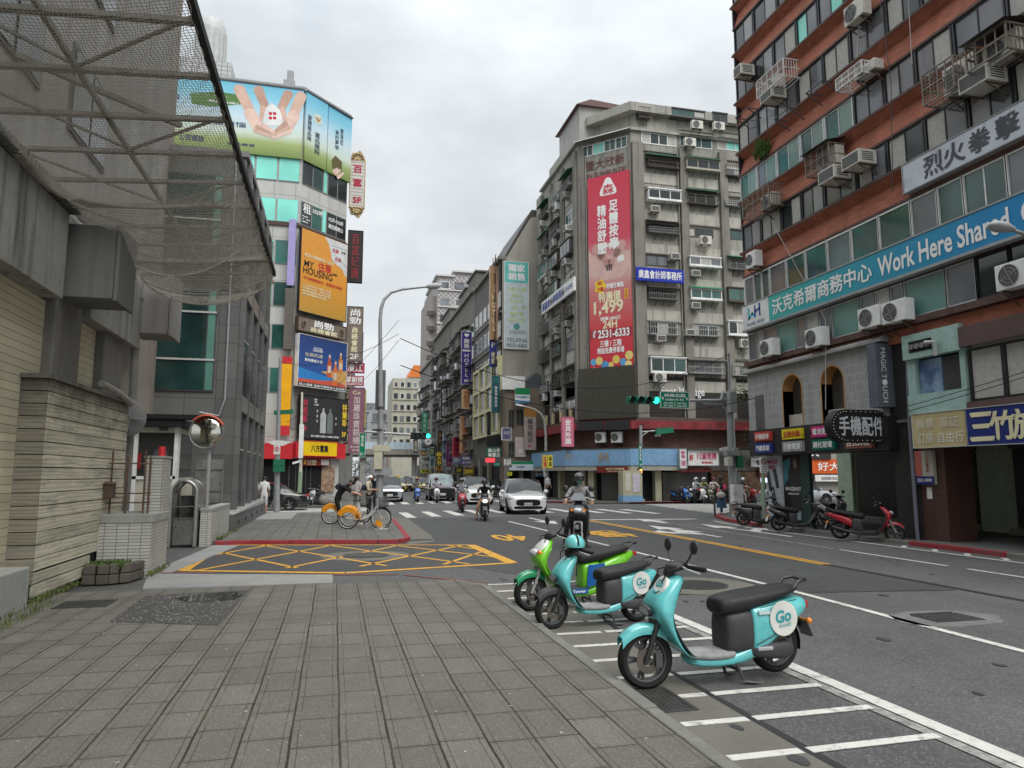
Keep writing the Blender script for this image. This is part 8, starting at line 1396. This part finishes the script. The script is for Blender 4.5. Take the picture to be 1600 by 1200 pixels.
for k,(x,c,lb,bx)in enumerate(((1050,PBL,'blue scooter at the near end of the row in front of the roller shutter',None),(1063,PW,'white scooter second in the row in front of the roller shutter',None),(1076,PR,'maroon and white scooter third in the row in front of the roller shutter',None),(1086,PB,'black scooter in the row in front of the timber shopfront',None),(1148,PB,'dark scooter in the row just past the white control box',None),(1170,PR,'red scooter farthest along the row near the brick block',None),(1136,PP,'pink boxed delivery scooter behind the woman',PP))):
 q=G(x,785);scooter(lb,q.x,42.4+.1*(k%2),math.radians(-75-6*k%20),c,.35,style='sharp',group='scooters parked in a row by the grey block',box=bx)
q=VY(493,785,42.8);scooter('silver scooter parked in the dark doorway of the dumpling shop',q.x,42.9,math.radians(-110),PS,.3,style='sharp')
# --- cars
def car(label,x,y,rz,col,kind='suv',L=4.6,Wd=1.85,H=1.62,lit=False,lower=None,plate=True,group=None,glassy=GL_CAR,detail=True,low_trim=None,yellow=False):
 """x forward; lofted body with wheel wells painted as black discs, glasshouse, lamps, grille, plates, mirrors"""
 t=thing('car',label,'car',(x,y,0),rz,group);Lo=lambda m,nm,mt,**k:m.build(nm,mt,t,local=True,**k)
 h,w_=H,Wd/2;zb=.2;bl=h*.60
 if kind=='suv':prof=[(-.5,.70,0,.88),(-.485,.86,.9,.93),(-.40,1.0,1,.97),(-.20,1,1,1.0),(.0,1,1,1.0),(.165,.99,1,.99),(.245,.97,.55,.98),(.30,.96,0,.97),(.42,.91,0,.95),(.482,.84,0,.9),(.5,.72,0,.84)]
 elif kind=='mpv':prof=[(-.5,.8,0,.9),(-.49,.9,1,.95),(-.42,1,1,1),(-.1,1,1,1),(.1,1,1,1),(.24,1,.92,1),(.33,.98,.45,.98),(.40,.95,0,.96),(.45,.9,0,.92),(.485,.84,0,.88),(.5,.76,0,.82)]
 else:prof=[(-.5,.8,0,.82),(-.47,.9,0,.9),(-.36,.96,.12,.96),(-.22,1,.85,1),(-.05,1,1,1),(.1,1,.96,1),(.2,.98,.45,.99),(.28,.94,0,.98),(.4,.87,0,.94),(.47,.78,0,.86),(.5,.66,0,.76)]
 rings=[]
 for(u,b_,g,wf)in prof:
  X=u*L;B=bl*b_;top=B+(h-B)*g;W_=w_*wf;zr=max(top-.06,B+.012);wr=W_*(.97-.2*g)
  half=[(.0,zb+.02),(W_*.86,zb),(W_*.98,zb+.16),(W_,B*.62),(W_*.985,B*.93),(W_*.93 if g<.3 else W_*.955,B+.005),(W_*(.9 if g<.3 else 1)*(1 if g<.3 else .8+.12*(1-g)),zr if g>=.3 else B+.02),(wr*.72,top+.012 if g<.3 else top-.005),(0,top+.02 if g<.3 else top+.015)]
  rings.append([Vector((X,-yy,z))for yy,z in half]+[Vector((X,yy,z))for yy,z in half[-2:0:-1]])
 m=MB();n=len(rings[0]);m.loft(rings);nr=len(rings)
 fi=0
 for i in range(nr-1):
  g0,g1=prof[i][2],prof[i+1][2]
  for j in range(n):
   jj=j if j<8 else 15-j;gl=False
   if jj==5 and min(g0,g1)>.3:gl=True
   if jj in(5,6,7)and abs(g0-g1)>.2 and max(g0,g1)>.4:gl=True
   if gl:m.m[fi]=1
   elif jj in(0,1)and lower:m.m[fi]=2
   fi+=1
 Lo(m,'body',[col,glassy,lower or MBLACK],smooth=38)
 r=.345 if kind!='sedan' else .32;xa=.31*L
 for sx in(-1,1):
  for sy in(-1,1):
   yo=sy*(w_*.97);m=MB();m.lathe([(r*.6,-.11),(r-.03,-.11),(r,-.07),(r,.07),(r-.03,.115),(r*.62,.105)],(sx*xa,yo-sy*.10,r),(0,sy,0),26);wl=Lo(m,'wheel',RUBBER,smooth=50);m=MB();m.lathe([(r*.64,.09),(r*.58,.112),(.02,.09)],(sx*xa,yo-sy*.1,r),(0,sy,0),20)
   for k in range(5):a=k*1.2566;m.bar((sx*xa,yo-sy*.1+sy*.11,r),(sx*xa+r*.58*math.cos(a),yo-sy*.1+sy*.12,r+r*.58*math.sin(a)),.05,.02)
   m.build('rim',PS,wl,local=True);m=MB();q=[(sx*xa+(r+.075)*math.cos(a),yo+sy*.012,r+(r+.075)*math.sin(a))for a in[math.radians(-18+k*12)for k in range(19)]];m.prism(q,(0,-sy*.2,0));Lo(m,'painted_wheel_well',MBLACK)  # black disc proud of the body, painting in the shade of a wheel well
 xf=L*.5;wn=w_*.74
 m=MB();m.loft([sring((xf*(.992-.009*k),0,bl*.56),YV,ZV,wn*.8,bl*.15,.5,14)for k in(2,0,-1.2)]);Lo(m,'grille',MBLACK,smooth=40);m=MB();m.loft([sring((xf*(.996-.009*k),0,zb+.12),YV,ZV,wn*.95,.07,.5,14)for k in(2,0,-.9)]);Lo(m,'lower_intake',MBLACK,smooth=40)
 for s_ in(-1,1):
  m=MB();m.ball((xf*.915,s_*w_*.76,bl*.76),(.2,.2,.085),14,8);Lo(m,'headlamp',HEADON if lit else LAMPG,smooth=60);m=MB();m.box(xf*.93,xf*.985,s_*w_*.72-.12,s_*w_*.72+.12,zb+.2,zb+.27);Lo(m,'fog_lamp',MBLACK)
  m=MB();m.ball((L*.215,s_*(w_+.09),bl*1.06),(.07,.12,.085),10,6);m.bar((L*.225,s_*w_*.9,bl*.99),(L*.22,s_*(w_+.06),bl*1.03),.04);Lo(m,'door_mirror',col,smooth=60)
  m=MB();m.loft([sring((-xf*.965-.0,s_*w_*.7,bl*.86),YV,ZV,.16,.07,.6,10),sring((-xf*1.0,s_*w_*.66,bl*.86),YV,ZV,.14,.06,.6,10)]);Lo(m,'tail_lamp',TAIL)
  for u in(.05,-.16)if detail else():m=MB();m.box(u*L-.09,u*L+.09,s_*w_*1.0-.012,s_*w_*1.0+.022,bl*.84,bl*.84+.025);Lo(m,'door_handle',col);m=MB();m.bar((u*L+.24,s_*w_*.998,zb+.2),(u*L+.24,s_*w_*.99,bl*.9),.008,.012);Lo(m,'door_seam',MBLACK)
 m=MB();m.box(xf*.99,xf*1.012,-.19,.19,zb+.2,zb+.34);pl=Lo(m,'plate',WHITE);m=MB(Matrix(((0,1,0,xf*1.012),(1,0,0,0),(0,0,1,zb+.27),(0,0,0,1))));put_text(m,'BDV-6332',0,0,.32,.085,.003,.02);m.build('lettering',BTEXT,pl,local=True)
 m=MB();m.box(-xf*1.008,-xf*.985,-.19,.19,bl*.62,bl*.62+.14);Lo(m,'plate',WHITE)
 if yellow:m=MB();m.box(-.3,-.05,-.2,.2,h,h+.16);Lo(m,'roof_sign',FL(.7,.45,.02))
 return t
CW=paint('car_white',(.72,.72,.71),.15,var=.02,dirt=.05,coat=.8);CB=paint('car_black',(.014,.014,.015),.12,var=.02,dirt=.05,coat=.8);CG=paint('car_silver_blue',(.36,.39,.42),.2,.3,var=.03,dirt=.08,coat=.7);CY=paint('taxi_yellow',(.62,.47,.03),.2,var=.03,dirt=.1,coat=.6);CD=paint('car_dark_grey',(.05,.053,.055),.15,.3,var=.03,dirt=.1,coat=.7)
def carat(px,py,head,*a,**k):q=G(px,py);return car(a[0],q.x,q.y,math.radians(head),*a[1:],**k)
carat(815,800,-97,'white rounded SUV turning through the crossing toward the camera',CW,'suv',4.65,1.92,1.62,lower=CW)
carat(742,786.5,-93,'white crossover waiting behind the red scooter',CW,'suv',4.4,1.84,1.68,lower=BLACK)
carat(687,781,-93,'black people carrier behind the white scooter',CB,'mpv',4.95,1.86,1.92,glassy=glass('pale_windscreen',(.1,.13,.13),.06,.3,2))
carat(606,783,-91,'silver blue crossover with dark lower body at the left of the street',CG,'suv',4.5,1.85,1.66,lower=CD,lit=True)
carat(783,776,-80,'black sedan half hidden behind the white crossover',CB,'sedan',4.5,1.8,1.46);carat(768,769,-88,'dark hatchback farther back beside the black sedan',CD,'suv',4.2,1.75,1.55)
q=VY(428,790,39.4);car('black sedan waiting in the side street behind the leaning pole',q.x-.6,39.2,math.radians(180),CB,'sedan',4.6,1.8,1.46)
q=VY(1290,785,38);car('silver car glimpsed through the arcade on the side street',27.5,38.5,0,PS,'sedan',4.6,1.8,1.5)
for k,(px,py,c,kd,lb)in enumerate(((622,768,CY,'sedan','yellow taxi in the far lane behind the silver crossover'),(632,767,CD,'suv','dark car in the far lane beside the taxi'),(604,763,CW,'suv','white van far up the left lane'),(598,770,CG,'sedan','pale blue car queued behind the silver crossover'),(646,759,CW,'sedan','white car parked far up on the right'),(651,763,CD,'sedan','dark car parked far up on the right'),(661,768,CY,'suv','dull yellow car parked far up on the right by the arcades'),(588,760,CW,'mpv','white car far up on the left'),(637,756,CD,'sedan','small dark car farthest up the right kerb'),(617,757,CG,'suv','grey car farthest up the middle lane'))):
 carat(px,py,-91,lb,c,kd,4.4,1.78,1.8 if kd=='mpv' else 1.5,detail=False,yellow=(k==0))
# --- share bicycles
ORF=paint('orange_fender',(.72,.27,.01),.35,dirt=.1);FRW=paint('bike_frame_grey',(.5,.5,.48),.3,.2,dirt=.15)
def bicycle(label,p0,p1,lean=0):
 a,b=Vector((*p0,SWZ)),Vector((*p1,SWZ));d=b-a;c=(a+b)/2;t=thing('bicycle',label,'bicycle',(c.x,c.y,SWZ+.01),math.atan2(d.y,d.x),'orange share bicycles on the corner');Lo=lambda m,nm,mt,**k:m.build(nm,mt,t,local=True,**k);hw=.54
 for x in(-hw,hw):
  m=MB();m.tube([(x+.325*math.cos(k*math.pi/18),0,.335+.325*math.sin(k*math.pi/18))for k in range(37)],.02,6);wl=Lo(m,'wheel',RUBBER);m=MB();m.tube([(x+.295*math.cos(k*math.pi/18),0,.335+.295*math.sin(k*math.pi/18))for k in range(37)],.012,5);m.cyl((x,0,.335),YV,.03,.09,10)
  for k in range(18):q=k*math.pi/9;m.bar((x,.02*(-1)**k,.335),(x+.29*math.cos(q),0,.335+.29*math.sin(q)),.003)
  m.build('rim',ALU,wl,local=True)
 m=MB();m.tube([(.43,0,.78),(.30,0,.52),(.1,0,.36),(-.12,0,.3)],[.03,.035,.038,.04],10);m.tube([(-.12,0,.3),(-.24,0,.84)],.024,8);[m.tube([(-.12,s_*.03,.3),(-hw,s_*.06,.335)],.014,6)for s_ in(-1,1)];[m.tube([(-.2,s_*.03,.62),(-hw,s_*.06,.335)],.011,6)for s_ in(-1,1)];[m.tube([(.43,s_*.03,.66),(.46,s_*.055,.6),(hw,s_*.055,.335)],.015,6)for s_ in(-1,1)];m.tube([(.44,0,.66),(.40,0,.98)],.022,8);Lo(m,'frame',FRW,smooth=50)
 m=MB();pts=[(math.cos(q),math.sin(q))for q in[math.radians(30+k*13)for k in range(11)]]
 m.loft([[Vector((-hw+r_*x,yy,.335+r_*z))for(r_,yy)in((.20,-.045),(.36,-.05),(.385,0),(.36,.05),(.20,.045))]for(x,z)in pts],False);m.prism([(-.38,-.04,.62),(-.15,-.04,.5),(-.1,-.04,.26),(-.3,-.04,.32)],(0,.08,0));Lo(m,'rear_fender_cover',ORF,smooth=50)
 m=MB();m.prism([(hw-.2,-.03,.16),(hw-.02,-.03,.06),(hw+.06,-.03,.1),(hw-.1,-.03,.26)],(0,.06,0));Lo(m,'front_guard',ORF)
 m=MB();body_loft(m,[(-.38,.9,.09,.03,.8,0),(-.28,.9,.085,.035,.8,0),(-.14,.89,.035,.03,.8,0)]);Lo(m,'saddle',BLACK,subsurf=1)
 m=MB();m.tube([(.22,.3,.98),(.32,.22,1.03),(.40,0,1.0),(.32,-.22,1.03),(.22,-.3,.98)],.015,8);Lo(m,'handlebar',BLACK);m=MB();m.cyl((-.12,0,.3),YV,.09,.03,16);m.bar((-.12,.06,.3),(-.02,.06,.16),.02);m.bar((-.12,-.06,.3),(-.22,-.06,.44),.02);m.box(-.06,.02,.05,.14,.14,.165);m.box(-.26,-.18,-.14,-.05,.43,.455);Lo(m,'crank',DSTEEL)
 m=MB();
 for z in(.72,.8,.88,.96):q=.13+.04*(z-.72)/.24;m.tube([(.62-q,-q,z),(.62+q,-q,z),(.62+q,q,z),(.62-q,q,z),(.62-q,-q,z)],.008,4)
 for k in range(12):q=k*math.pi/6;m.bar((.62+.15*math.cos(q),.15*math.sin(q),.70),(.62+.17*math.cos(q),.17*math.sin(q),.96),.007)
 m.box(.5,.74,-.12,.12,.70,.715);Lo(m,'basket',PM('basket_grey',(.1,.1,.105)));m=MB();m.bar((-.1,.08,.28),(.05,.2,.0),.018);Lo(m,'kickstand',ALU);m=MB();m.tube([(hw-.05,.0,.02),(hw+.2,0,.02)],.02,6);m.box(hw-.18,hw+.22,-.12,.12,-.008,.015);Lo(m,'dock_plate',ALU);return t
bicycle('orange share bicycle nearest the kerb with a clear front wheel',(.42,23.75),(1.52,23.4));bicycle('orange share bicycle, middle one, just behind the nearest',(.47,24.75),(1.6,24.4));bicycle('orange share bicycle held by the man in black, farthest left',(-.13,26.2),(1.0,25.9))
# - people: one skinned body each, clothes by region, heads with faces, hands with fingers
CL=lambda*c:PM('cloth_%.2f_%.2f_%.2f'%c,c,.8,var=.18,dirt=0,scale=14)
def body(t,J,mats,skirt=None):
 """J: joints; mats: top, sleeve, forearm, hand, hip, thigh, shin, shoe, skin"""
 V,E,R=[],[],[]
 def v(p,r,par=None):
  V.append(Vector(p));R.append(r);i=len(V)-1
  if par is not None:E.append((par,i))
  return i
 seg=[]
 def lk(p,r,par,mt):i=v(p,r,par);seg.append((V[par].copy(),V[i].copy(),(R[par]+r)/2,mt));return i
 g=mats;pel=v(J['pelvis'],.125);wa=lk(J['waist'],.115,pel,'hip');ch=lk(J['chest'],.145,wa,'top');nb=lk(J['neck'],.06,ch,'top');V0=Vector(J['head']);hb=lk(Vector(J['neck']).lerp(V0,.45),.055,nb,'skin');h1=lk(V0,.092,hb,'skin');h2=lk(V0+(V0-Vector(J['neck'])).normalized()*.09,.078,h1,'skin')
 for s in 'LR':
  a=lk(J['sh'+s],.065,ch,'top');b=lk(J['el'+s],.046,a,'sleeve');c=lk(J['wr'+s],.032,b,'forearm');W_=Vector(J['wr'+s]);d=(W_-Vector(J['el'+s])).normalized();pm=lk(W_+d*.075,.034,c,'hand');sd=d.cross(Vector((0,0,1)));sd=(sd if sd.length>.1 else Vector((0,1,0))).normalized();dn=d.cross(sd)*(1 if d.cross(sd).z<0 else-1)
  for k,ln in enumerate((.062,.07,.065,.05)):
   q=W_+d*.105+sd*(.027-.018*k);f1=lk(q,.011,pm,'hand');f2=lk(q+d*ln*.55+dn*.02,.0095,f1,'hand');lk(q+d*ln*.6+dn*.055,.008,f2,'hand')
  th=lk(W_+d*.05+sd*.045,.012,pm,'hand');lk(W_+d*.09+sd*.055+dn*.03,.009,th,'hand')
  a=lk(J['hp'+s],.098,pel,'hip');b=lk(J['kn'+s],.066,a,'thigh');c=lk(J['an'+s],.043,b,'shin');f=Vector(J['fwd']);A=Vector(J['an'+s]);e=lk(A+f*.06+Vector((0,0,-.045)),.042,c,'shoe');lk(A+f*.17+Vector((0,0,-.055)),.033,e,'shoe')
 me=bpy.data.meshes.new('b');me.from_pydata(V,E,[]);o=bpy.data.objects.new('b',me);COL.objects.link(o);sk=o.modifiers.new('s','SKIN');sk.use_smooth_shade=True
 for i,r in enumerate(R):me.skin_vertices[0].data[i].radius=(r,r)
 me.skin_vertices[0].data[0].use_root=True;su=o.modifiers.new('u','SUBSURF');su.levels=su.render_levels=1
 nm=bpy.data.meshes.new_from_object(o.evaluated_get(bpy.context.evaluated_depsgraph_get()));bpy.data.objects.remove(o);bpy.data.meshes.remove(me)
 keys=['top','sleeve','forearm','hand','hip','thigh','shin','shoe','skin'];nm.materials.clear();[nm.materials.append(g[k])for k in keys]
 for p in nm.polygons:
  c=p.center;best=1e9
  for(a,b,r,mt)in seg:
   ab=b-a;tt=max(0,min(1,(c-a).dot(ab)/max(ab.length_squared,1e-9)));dd=(c-(a+ab*tt)).length-r
   if dd<best:best=dd;k=mt
  p.material_index=keys.index(k);p.use_smooth=True
 nm.name='body';ob=bpy.data.objects.new('body',nm);COL.objects.link(ob);ob.parent=t
 H=V0;f=Vector(J.get('face',J['fwd'])).normalized();u=(V0-Vector(J['neck'])).normalized();u=(u-f*u.dot(f)).normalized();s_=f.cross(u)
 m=MB();[m.ball(H+f*.086+u*.03+s_*k*.034,.012,8,5)for k in(-1,1)];m.build('eyes',BTEXT,t,local=True)
 m=MB();m.ball(H+f*.1+u*.0,(.018,.018,.024),8,5);[m.ball(H+s_*k*.09+u*.01,(.018,.02,.032),8,5)for k in(-1,1)];m.build('nose_and_ears',g['skin'],t,local=True)
 m=MB();m.bar(H+f*.09-u*.045-s_*.025,H+f*.09-u*.045+s_*.025,.01);m.build('mouth',PM('lips',(.25,.09,.08)),t,local=True)
 return H,f,u,s_
def cap_shell(H,f,u,s_,r=(.118,.11,.125),z0=-.15,back=.012,lift=.025):
 m=MB(Matrix(((s_.x,f.x,u.x,0),(s_.y,f.y,u.y,0),(s_.z,f.z,u.z,0),(0,0,0,1))));m.ball((0,-back,lift),r,16,9,z0,1);m.v=[p+H for p in m.v];return m
def person(label,x,y,z,rz,pose,top,legs,head='hair',hcol=None,skin=SKIN,sleeve=None,forearm=None,shoe=None,hip=None,shin=None,scale=1.0,group=None,extra=None,mask=None):
 t=thing('person',label,'person',(x,y,z),rz,group);t.scale=(scale,)*3
 g=dict(top=top,sleeve=sleeve or top,forearm=forearm or skin,hand=skin,hip=hip or legs,thigh=legs,shin=shin or legs,shoe=shoe or BLACK,skin=skin);F=Vector((1,0,0))
 if pose=='stand':J=dict(pelvis=(0,0,.93),waist=(.0,0,1.08),chest=(.01,0,1.3),neck=(.0,0,1.47),head=(.02,0,1.6),shL=(0,.17,1.40),elL=(-.02,.23,1.14),wrL=(.06,.24,.9),shR=(0,-.17,1.40),elR=(-.03,-.22,1.14),wrR=(.1,-.2,.95),hpL=(0,.09,.88),knL=(.02,.1,.48),anL=(-.01,.1,.08),hpR=(0,-.09,.88),knR=(.03,-.1,.48),anR=(.02,-.11,.08),fwd=F)
 elif pose=='phone':J=dict(pelvis=(0,0,.93),waist=(.0,0,1.08),chest=(.01,0,1.3),neck=(.03,0,1.47),head=(.07,0,1.59),shL=(0,.17,1.40),elL=(.05,.22,1.14),wrL=(.27,.1,1.16),shR=(0,-.17,1.40),elR=(.05,-.21,1.14),wrR=(.27,-.08,1.15),hpL=(0,.09,.88),knL=(.02,.1,.48),anL=(-.01,.1,.08),hpR=(0,-.09,.88),knR=(.03,-.1,.48),anR=(.02,-.11,.08),fwd=F)
 elif pose=='lean':J=dict(pelvis=(-.12,0,.95),waist=(-.06,0,1.08),chest=(.12,0,1.24),neck=(.27,0,1.37),head=(.38,0,1.44),face=(.75,0,-.65),shL=(.16,.17,1.31),elL=(.36,.22,1.12),wrL=(.58,.22,1.06),shR=(.16,-.17,1.31),elR=(.38,-.22,1.14),wrR=(.6,-.2,1.08),hpL=(-.12,.1,.9),knL=(-.02,.15,.48),anL=(-.1,.17,.08),hpR=(-.12,-.1,.9),knR=(.02,-.16,.48),anR=(.0,-.18,.08),fwd=F)
 else:J=dict(pelvis=(-.34,0,.86),waist=(-.32,0,1.0),chest=(-.24,0,1.2),neck=(-.18,0,1.37),head=(-.14,0,1.5),shL=(-.22,.18,1.31),elL=(-.06,.29,1.1),wrL=(.13,.29,1.04),shR=(-.22,-.18,1.31),elR=(-.06,-.29,1.1),wrR=(.13,-.29,1.04),hpL=(-.28,.1,.83),knL=(.1,.17,.73),anL=(.1,.15,.38),hpR=(-.28,-.1,.83),knR=(.1,-.17,.73),anR=(.1,-.15,.38),fwd=F)
 if pose=='foot':J.update(knR=(.0,-.27,.55),anR=(.02,-.33,.08))
 H,f,u,s_=body(t,J,g)
 if head=='hair':cap_shell(H,f,u,s_,(.102,.108,.11),-.25,.014).build('hair',hcol or HAIR,t,local=True,smooth=60)
 elif head=='long':m=cap_shell(H,f,u,s_,(.105,.11,.112),-.2,.014);m.loft([sring(H-f*(.07+.01*k)-u*(.05*k),s_,f,.095-.004*k,.045-.003*k,.8,10)for k in range(6)]);m.build('hair',hcol or HAIR,t,local=True,smooth=60)
 elif head=='cap':m=cap_shell(H,f,u,s_,(.108,.115,.105),.1,.01);m.loft([sring(H+f*(.09+.04*k)+u*(.05-.008*k),s_,u,.08-.012*k,.008,.8,10)for k in range(3)]);m.build('cap',hcol or WHITE,t,local=True,smooth=50)
 elif head=='helmet':
  m=cap_shell(H,f,u,s_,(.135,.145,.145),-.3,.01,.02);hm=m.build('helmet',hcol or BLACK,t,local=True,smooth=60);m=MB(Matrix(((s_.x,f.x,u.x,H.x),(s_.y,f.y,u.y,H.y),(s_.z,f.z,u.z,H.z),(0,0,0,1))))
  m.loft([[(.142*math.sin(a),.02+.142*math.cos(a),z)for a in[math.radians(-62+k*12.4)for k in range(11)]]for z in(.085,-.005)],False);m.build('visor',PM('smoke_visor',(.03,.03,.033),.1,dirt=0),hm,local=True,smooth=60)
 if mask:m=MB();m.ball(H+f*.062-u*.03,(.058,.062,.05),10,6);m.build('face_mask',mask,t,local=True,smooth=60)
 if extra:extra(t,J)
 return t
def pack(col):
 def e(t,J):
  c=Vector(J['chest']);w_=Vector(J['waist']);d=(c-w_).normalized();b=Vector((-d.z,0,d.x));m=MB();m.loft([sring(w_.lerp(c,.1+k*.26)+b*.2,YV,b,.13-.015*abs(k-1.5),.1-.012*abs(k-1.5),.65,14)for k in range(5)]);m.build('backpack',col,t,local=True,subsurf=1)
  m=MB();[m.tube([c+Vector((-.13,s_*.11,.1)),c+Vector((.05,s_*.13,.12)),c+Vector((.13,s_*.13,-.03)),w_+Vector((-.02,s_*.15,.06))],.016,6)for s_ in(-1,1)];m.build('strap',col,t,local=True)
 return e
def bag(t,J):m=MB();m.ball((.02,.27,.86),(.2,.09,.14),14,8);m.build('shoulder_bag',PM('cream_bag',(.6,.56,.5)),t,local=True,smooth=60);m=MB();m.tube([(-.02,.22,.95),(-.04,.19,1.43),(.0,.1,1.45),(.12,.24,.97)],.012,5);m.build('bag_strap',PM('cream_bag',(.6,.56,.5)),t,local=True)
def skirt(t,J):m=MB();m.loft([sring((.0,0,z),(1,0,0),YV,a,b_,.9,18)for z,a,b_ in((1.02,.12,.15),(.9,.16,.2),(.6,.2,.23),(.28,.24,.27))]);m.build('skirt',PM('denim_skirt',(.05,.085,.16),.8),t,local=True,smooth=60);bag(t,J)
q=VY(540,815,26.1);person('man in black bending over a share bicycle with a dark backpack',q.x-.2,26.02,SWZ,math.radians(-14),'lean',CL(.012,.012,.013),CL(.012,.012,.014),forearm=SKIN,extra=pack(CL(.02,.025,.035)))
q=VY(572,808,29.0);person('older man in beige shirt and white cap looking at his phone on the corner',q.x+.05,28.5,SWZ,math.radians(-20),'phone',CL(.55,.48,.36),CL(.015,.015,.016),'cap',skin=SKIN2,extra=pack(CL(.03,.03,.05)))
q=VY(585,800,33.0);person('person in a dark shirt waiting behind the lamp post',q.x-.1,33.0,SWZ,math.radians(100),'stand',CL(.03,.035,.045),CL(.05,.05,.06))
q=VY(557,795,33.5);person('woman in a pale blouse standing behind the man in black',q.x,33.4,SWZ,math.radians(60),'stand',CL(.55,.5,.48),CL(.2,.19,.18),'long',scale=.95)
q=VY(411,800,34.0);person('woman in a long white shirt by the dark granite wall',q.x+.02,33.9,SWZ,math.radians(95),'stand',CL(.68,.67,.66),CL(.68,.67,.66),shin=SKIN,hip=CL(.68,.67,.66),scale=.96)
q=G(1128,803,SWZ);person('woman in black top and long denim skirt with a cream shoulder bag at the kerb',q.x,q.y,SWZ,math.radians(150),'stand',CL(.015,.015,.016),CL(.05,.08,.14),'long',shoe=WHITE,extra=skirt,scale=.98)
m=MB();q=G(1117,805,SWZ);m.tube([(q.x,q.y,SWZ),(q.x,q.y,SWZ+.8)],.045,10);m.ball((q.x,q.y,SWZ+.82),.05,8,5);solo(m,'bollard',DSTEEL,'thin dark bollard post beside the waiting woman','bollard')
q=VY(895,775,50);person('pedestrian in a white shirt under the dark arcade of the grey block',14.8,49.0,SWZ,math.radians(-60),'stand',CL(.6,.6,.58),CL(.03,.03,.035))
def rider(px,py,head,slabel,scol,label,top,legs,hc,front=None,style='sharp',fcol=None,pose='ride',lit=False,steer=0,s=1.0,**k):
 q=G(px,py);r=math.radians(head);scooter(slabel,q.x,q.y,r,scol,steer,style=style,front=front,fcol=fcol,lit=lit,s=s);return person(label,q.x,q.y,0,r,pose,top,legs,'helmet',hc,**k)
HB=paint('helmet_black',(.014,.014,.015),.15,dirt=0);HW=paint('helmet_white',(.6,.6,.6),.2,dirt=0);HR=paint('helmet_maroon',(.2,.02,.04),.2,dirt=0);HG_=paint('helmet_grey',(.1,.1,.1),.3,dirt=0);HO=paint('helmet_orange',(.55,.2,.12),.3,dirt=0)
rider(906,857,-112,'big black maxi scooter with a clear screen ridden in front of the yellow lines',PB,'rider in a grey T-shirt, green mask and grey helmet on the maxi scooter',CL(.28,.28,.28),CL(.03,.03,.035),HG_,s=1.24,lit=False,scale=1.14,mask=PM('green_mask',(.1,.4,.3)),pose='foot')
q=G(906,857);r=math.radians(-112);ms=[o for o in bpy.data.objects if o.get('label','').startswith('big black maxi')][0];m=MB();m.loft([[Vector((.5-.07*k,yy*(1-.25*k),.98+.07*k))for yy in(-.17,-.1,0,.1,.17)]for k in range(3)],False);m.build('windscreen',PM('smoke_screen',(.13,.14,.145),.1,dirt=0),ms,local=True,smooth=60)
rider(757,813,-100,'dark grey scooter with a lit headlamp ridden through the crossing',CD,'rider in a black T-shirt and black helmet with bare knees',CL(.014,.014,.015),SKIN2,HB,lit=True,skin=SKIN2,hip=CL(.08,.04,.035),pose='foot')
rider(721,800,-96,'red and black scooter waiting by the zebra crossing',PB,'rider in a grey vest and dark helmet on the red scooter',CL(.36,.38,.42),CL(.03,.03,.035),HG_,front=PR,fcol=PB,style='round')
rider(681.5,786,-93,'white scooter ridden beside the black people carrier',PW,'rider in a pale jacket and maroon helmet on the white scooter',CL(.5,.47,.5),CL(.02,.02,.025),HR,front=PW,fcol=PB)
rider(651.5,785,-92,'bright blue scooter leading the far lane',PBL,'rider in a grey and orange top with an orange helmet on the blue scooter',CL(.2,.19,.18),CL(.02,.02,.025),HO,front=PBL,fcol=PBL)
q=G(604,770);rider(600,766,-92,'dark scooter far up the left lane',PB,'distant rider in dark clothes behind the silver crossover',CL(.03,.03,.04),CL(.02,.02,.025),HB)
for k,(x,y,hd,c,top,hc,lb)in enumerate(((1091,787,-80,PW,(.5,.52,.58),HW,'pale blue jacket'),(1103,787,-85,PGR_,(.22,.24,.1),HW,'olive jacket'),(1118,786,-85,PR,(.6,.55,.55),HR,'pale pink jacket'),(1166,786,-40,PR,(.02,.025,.05),HW,'navy jacket'),(1184,783,-20,PR,(.03,.07,.35),HW,'bright blue shirt'))):
 rider(x,y,hd,'scooter stopped at the far side street line, ridden in the %s'%lb,c,'waiting rider in %s %s at the side street line'%('an' if lb[0]in 'aeiou' else 'a',lb),CL(*top),CL(.3,.26,.22)if k>2 else CL(.03,.03,.035),hc,pose='foot')
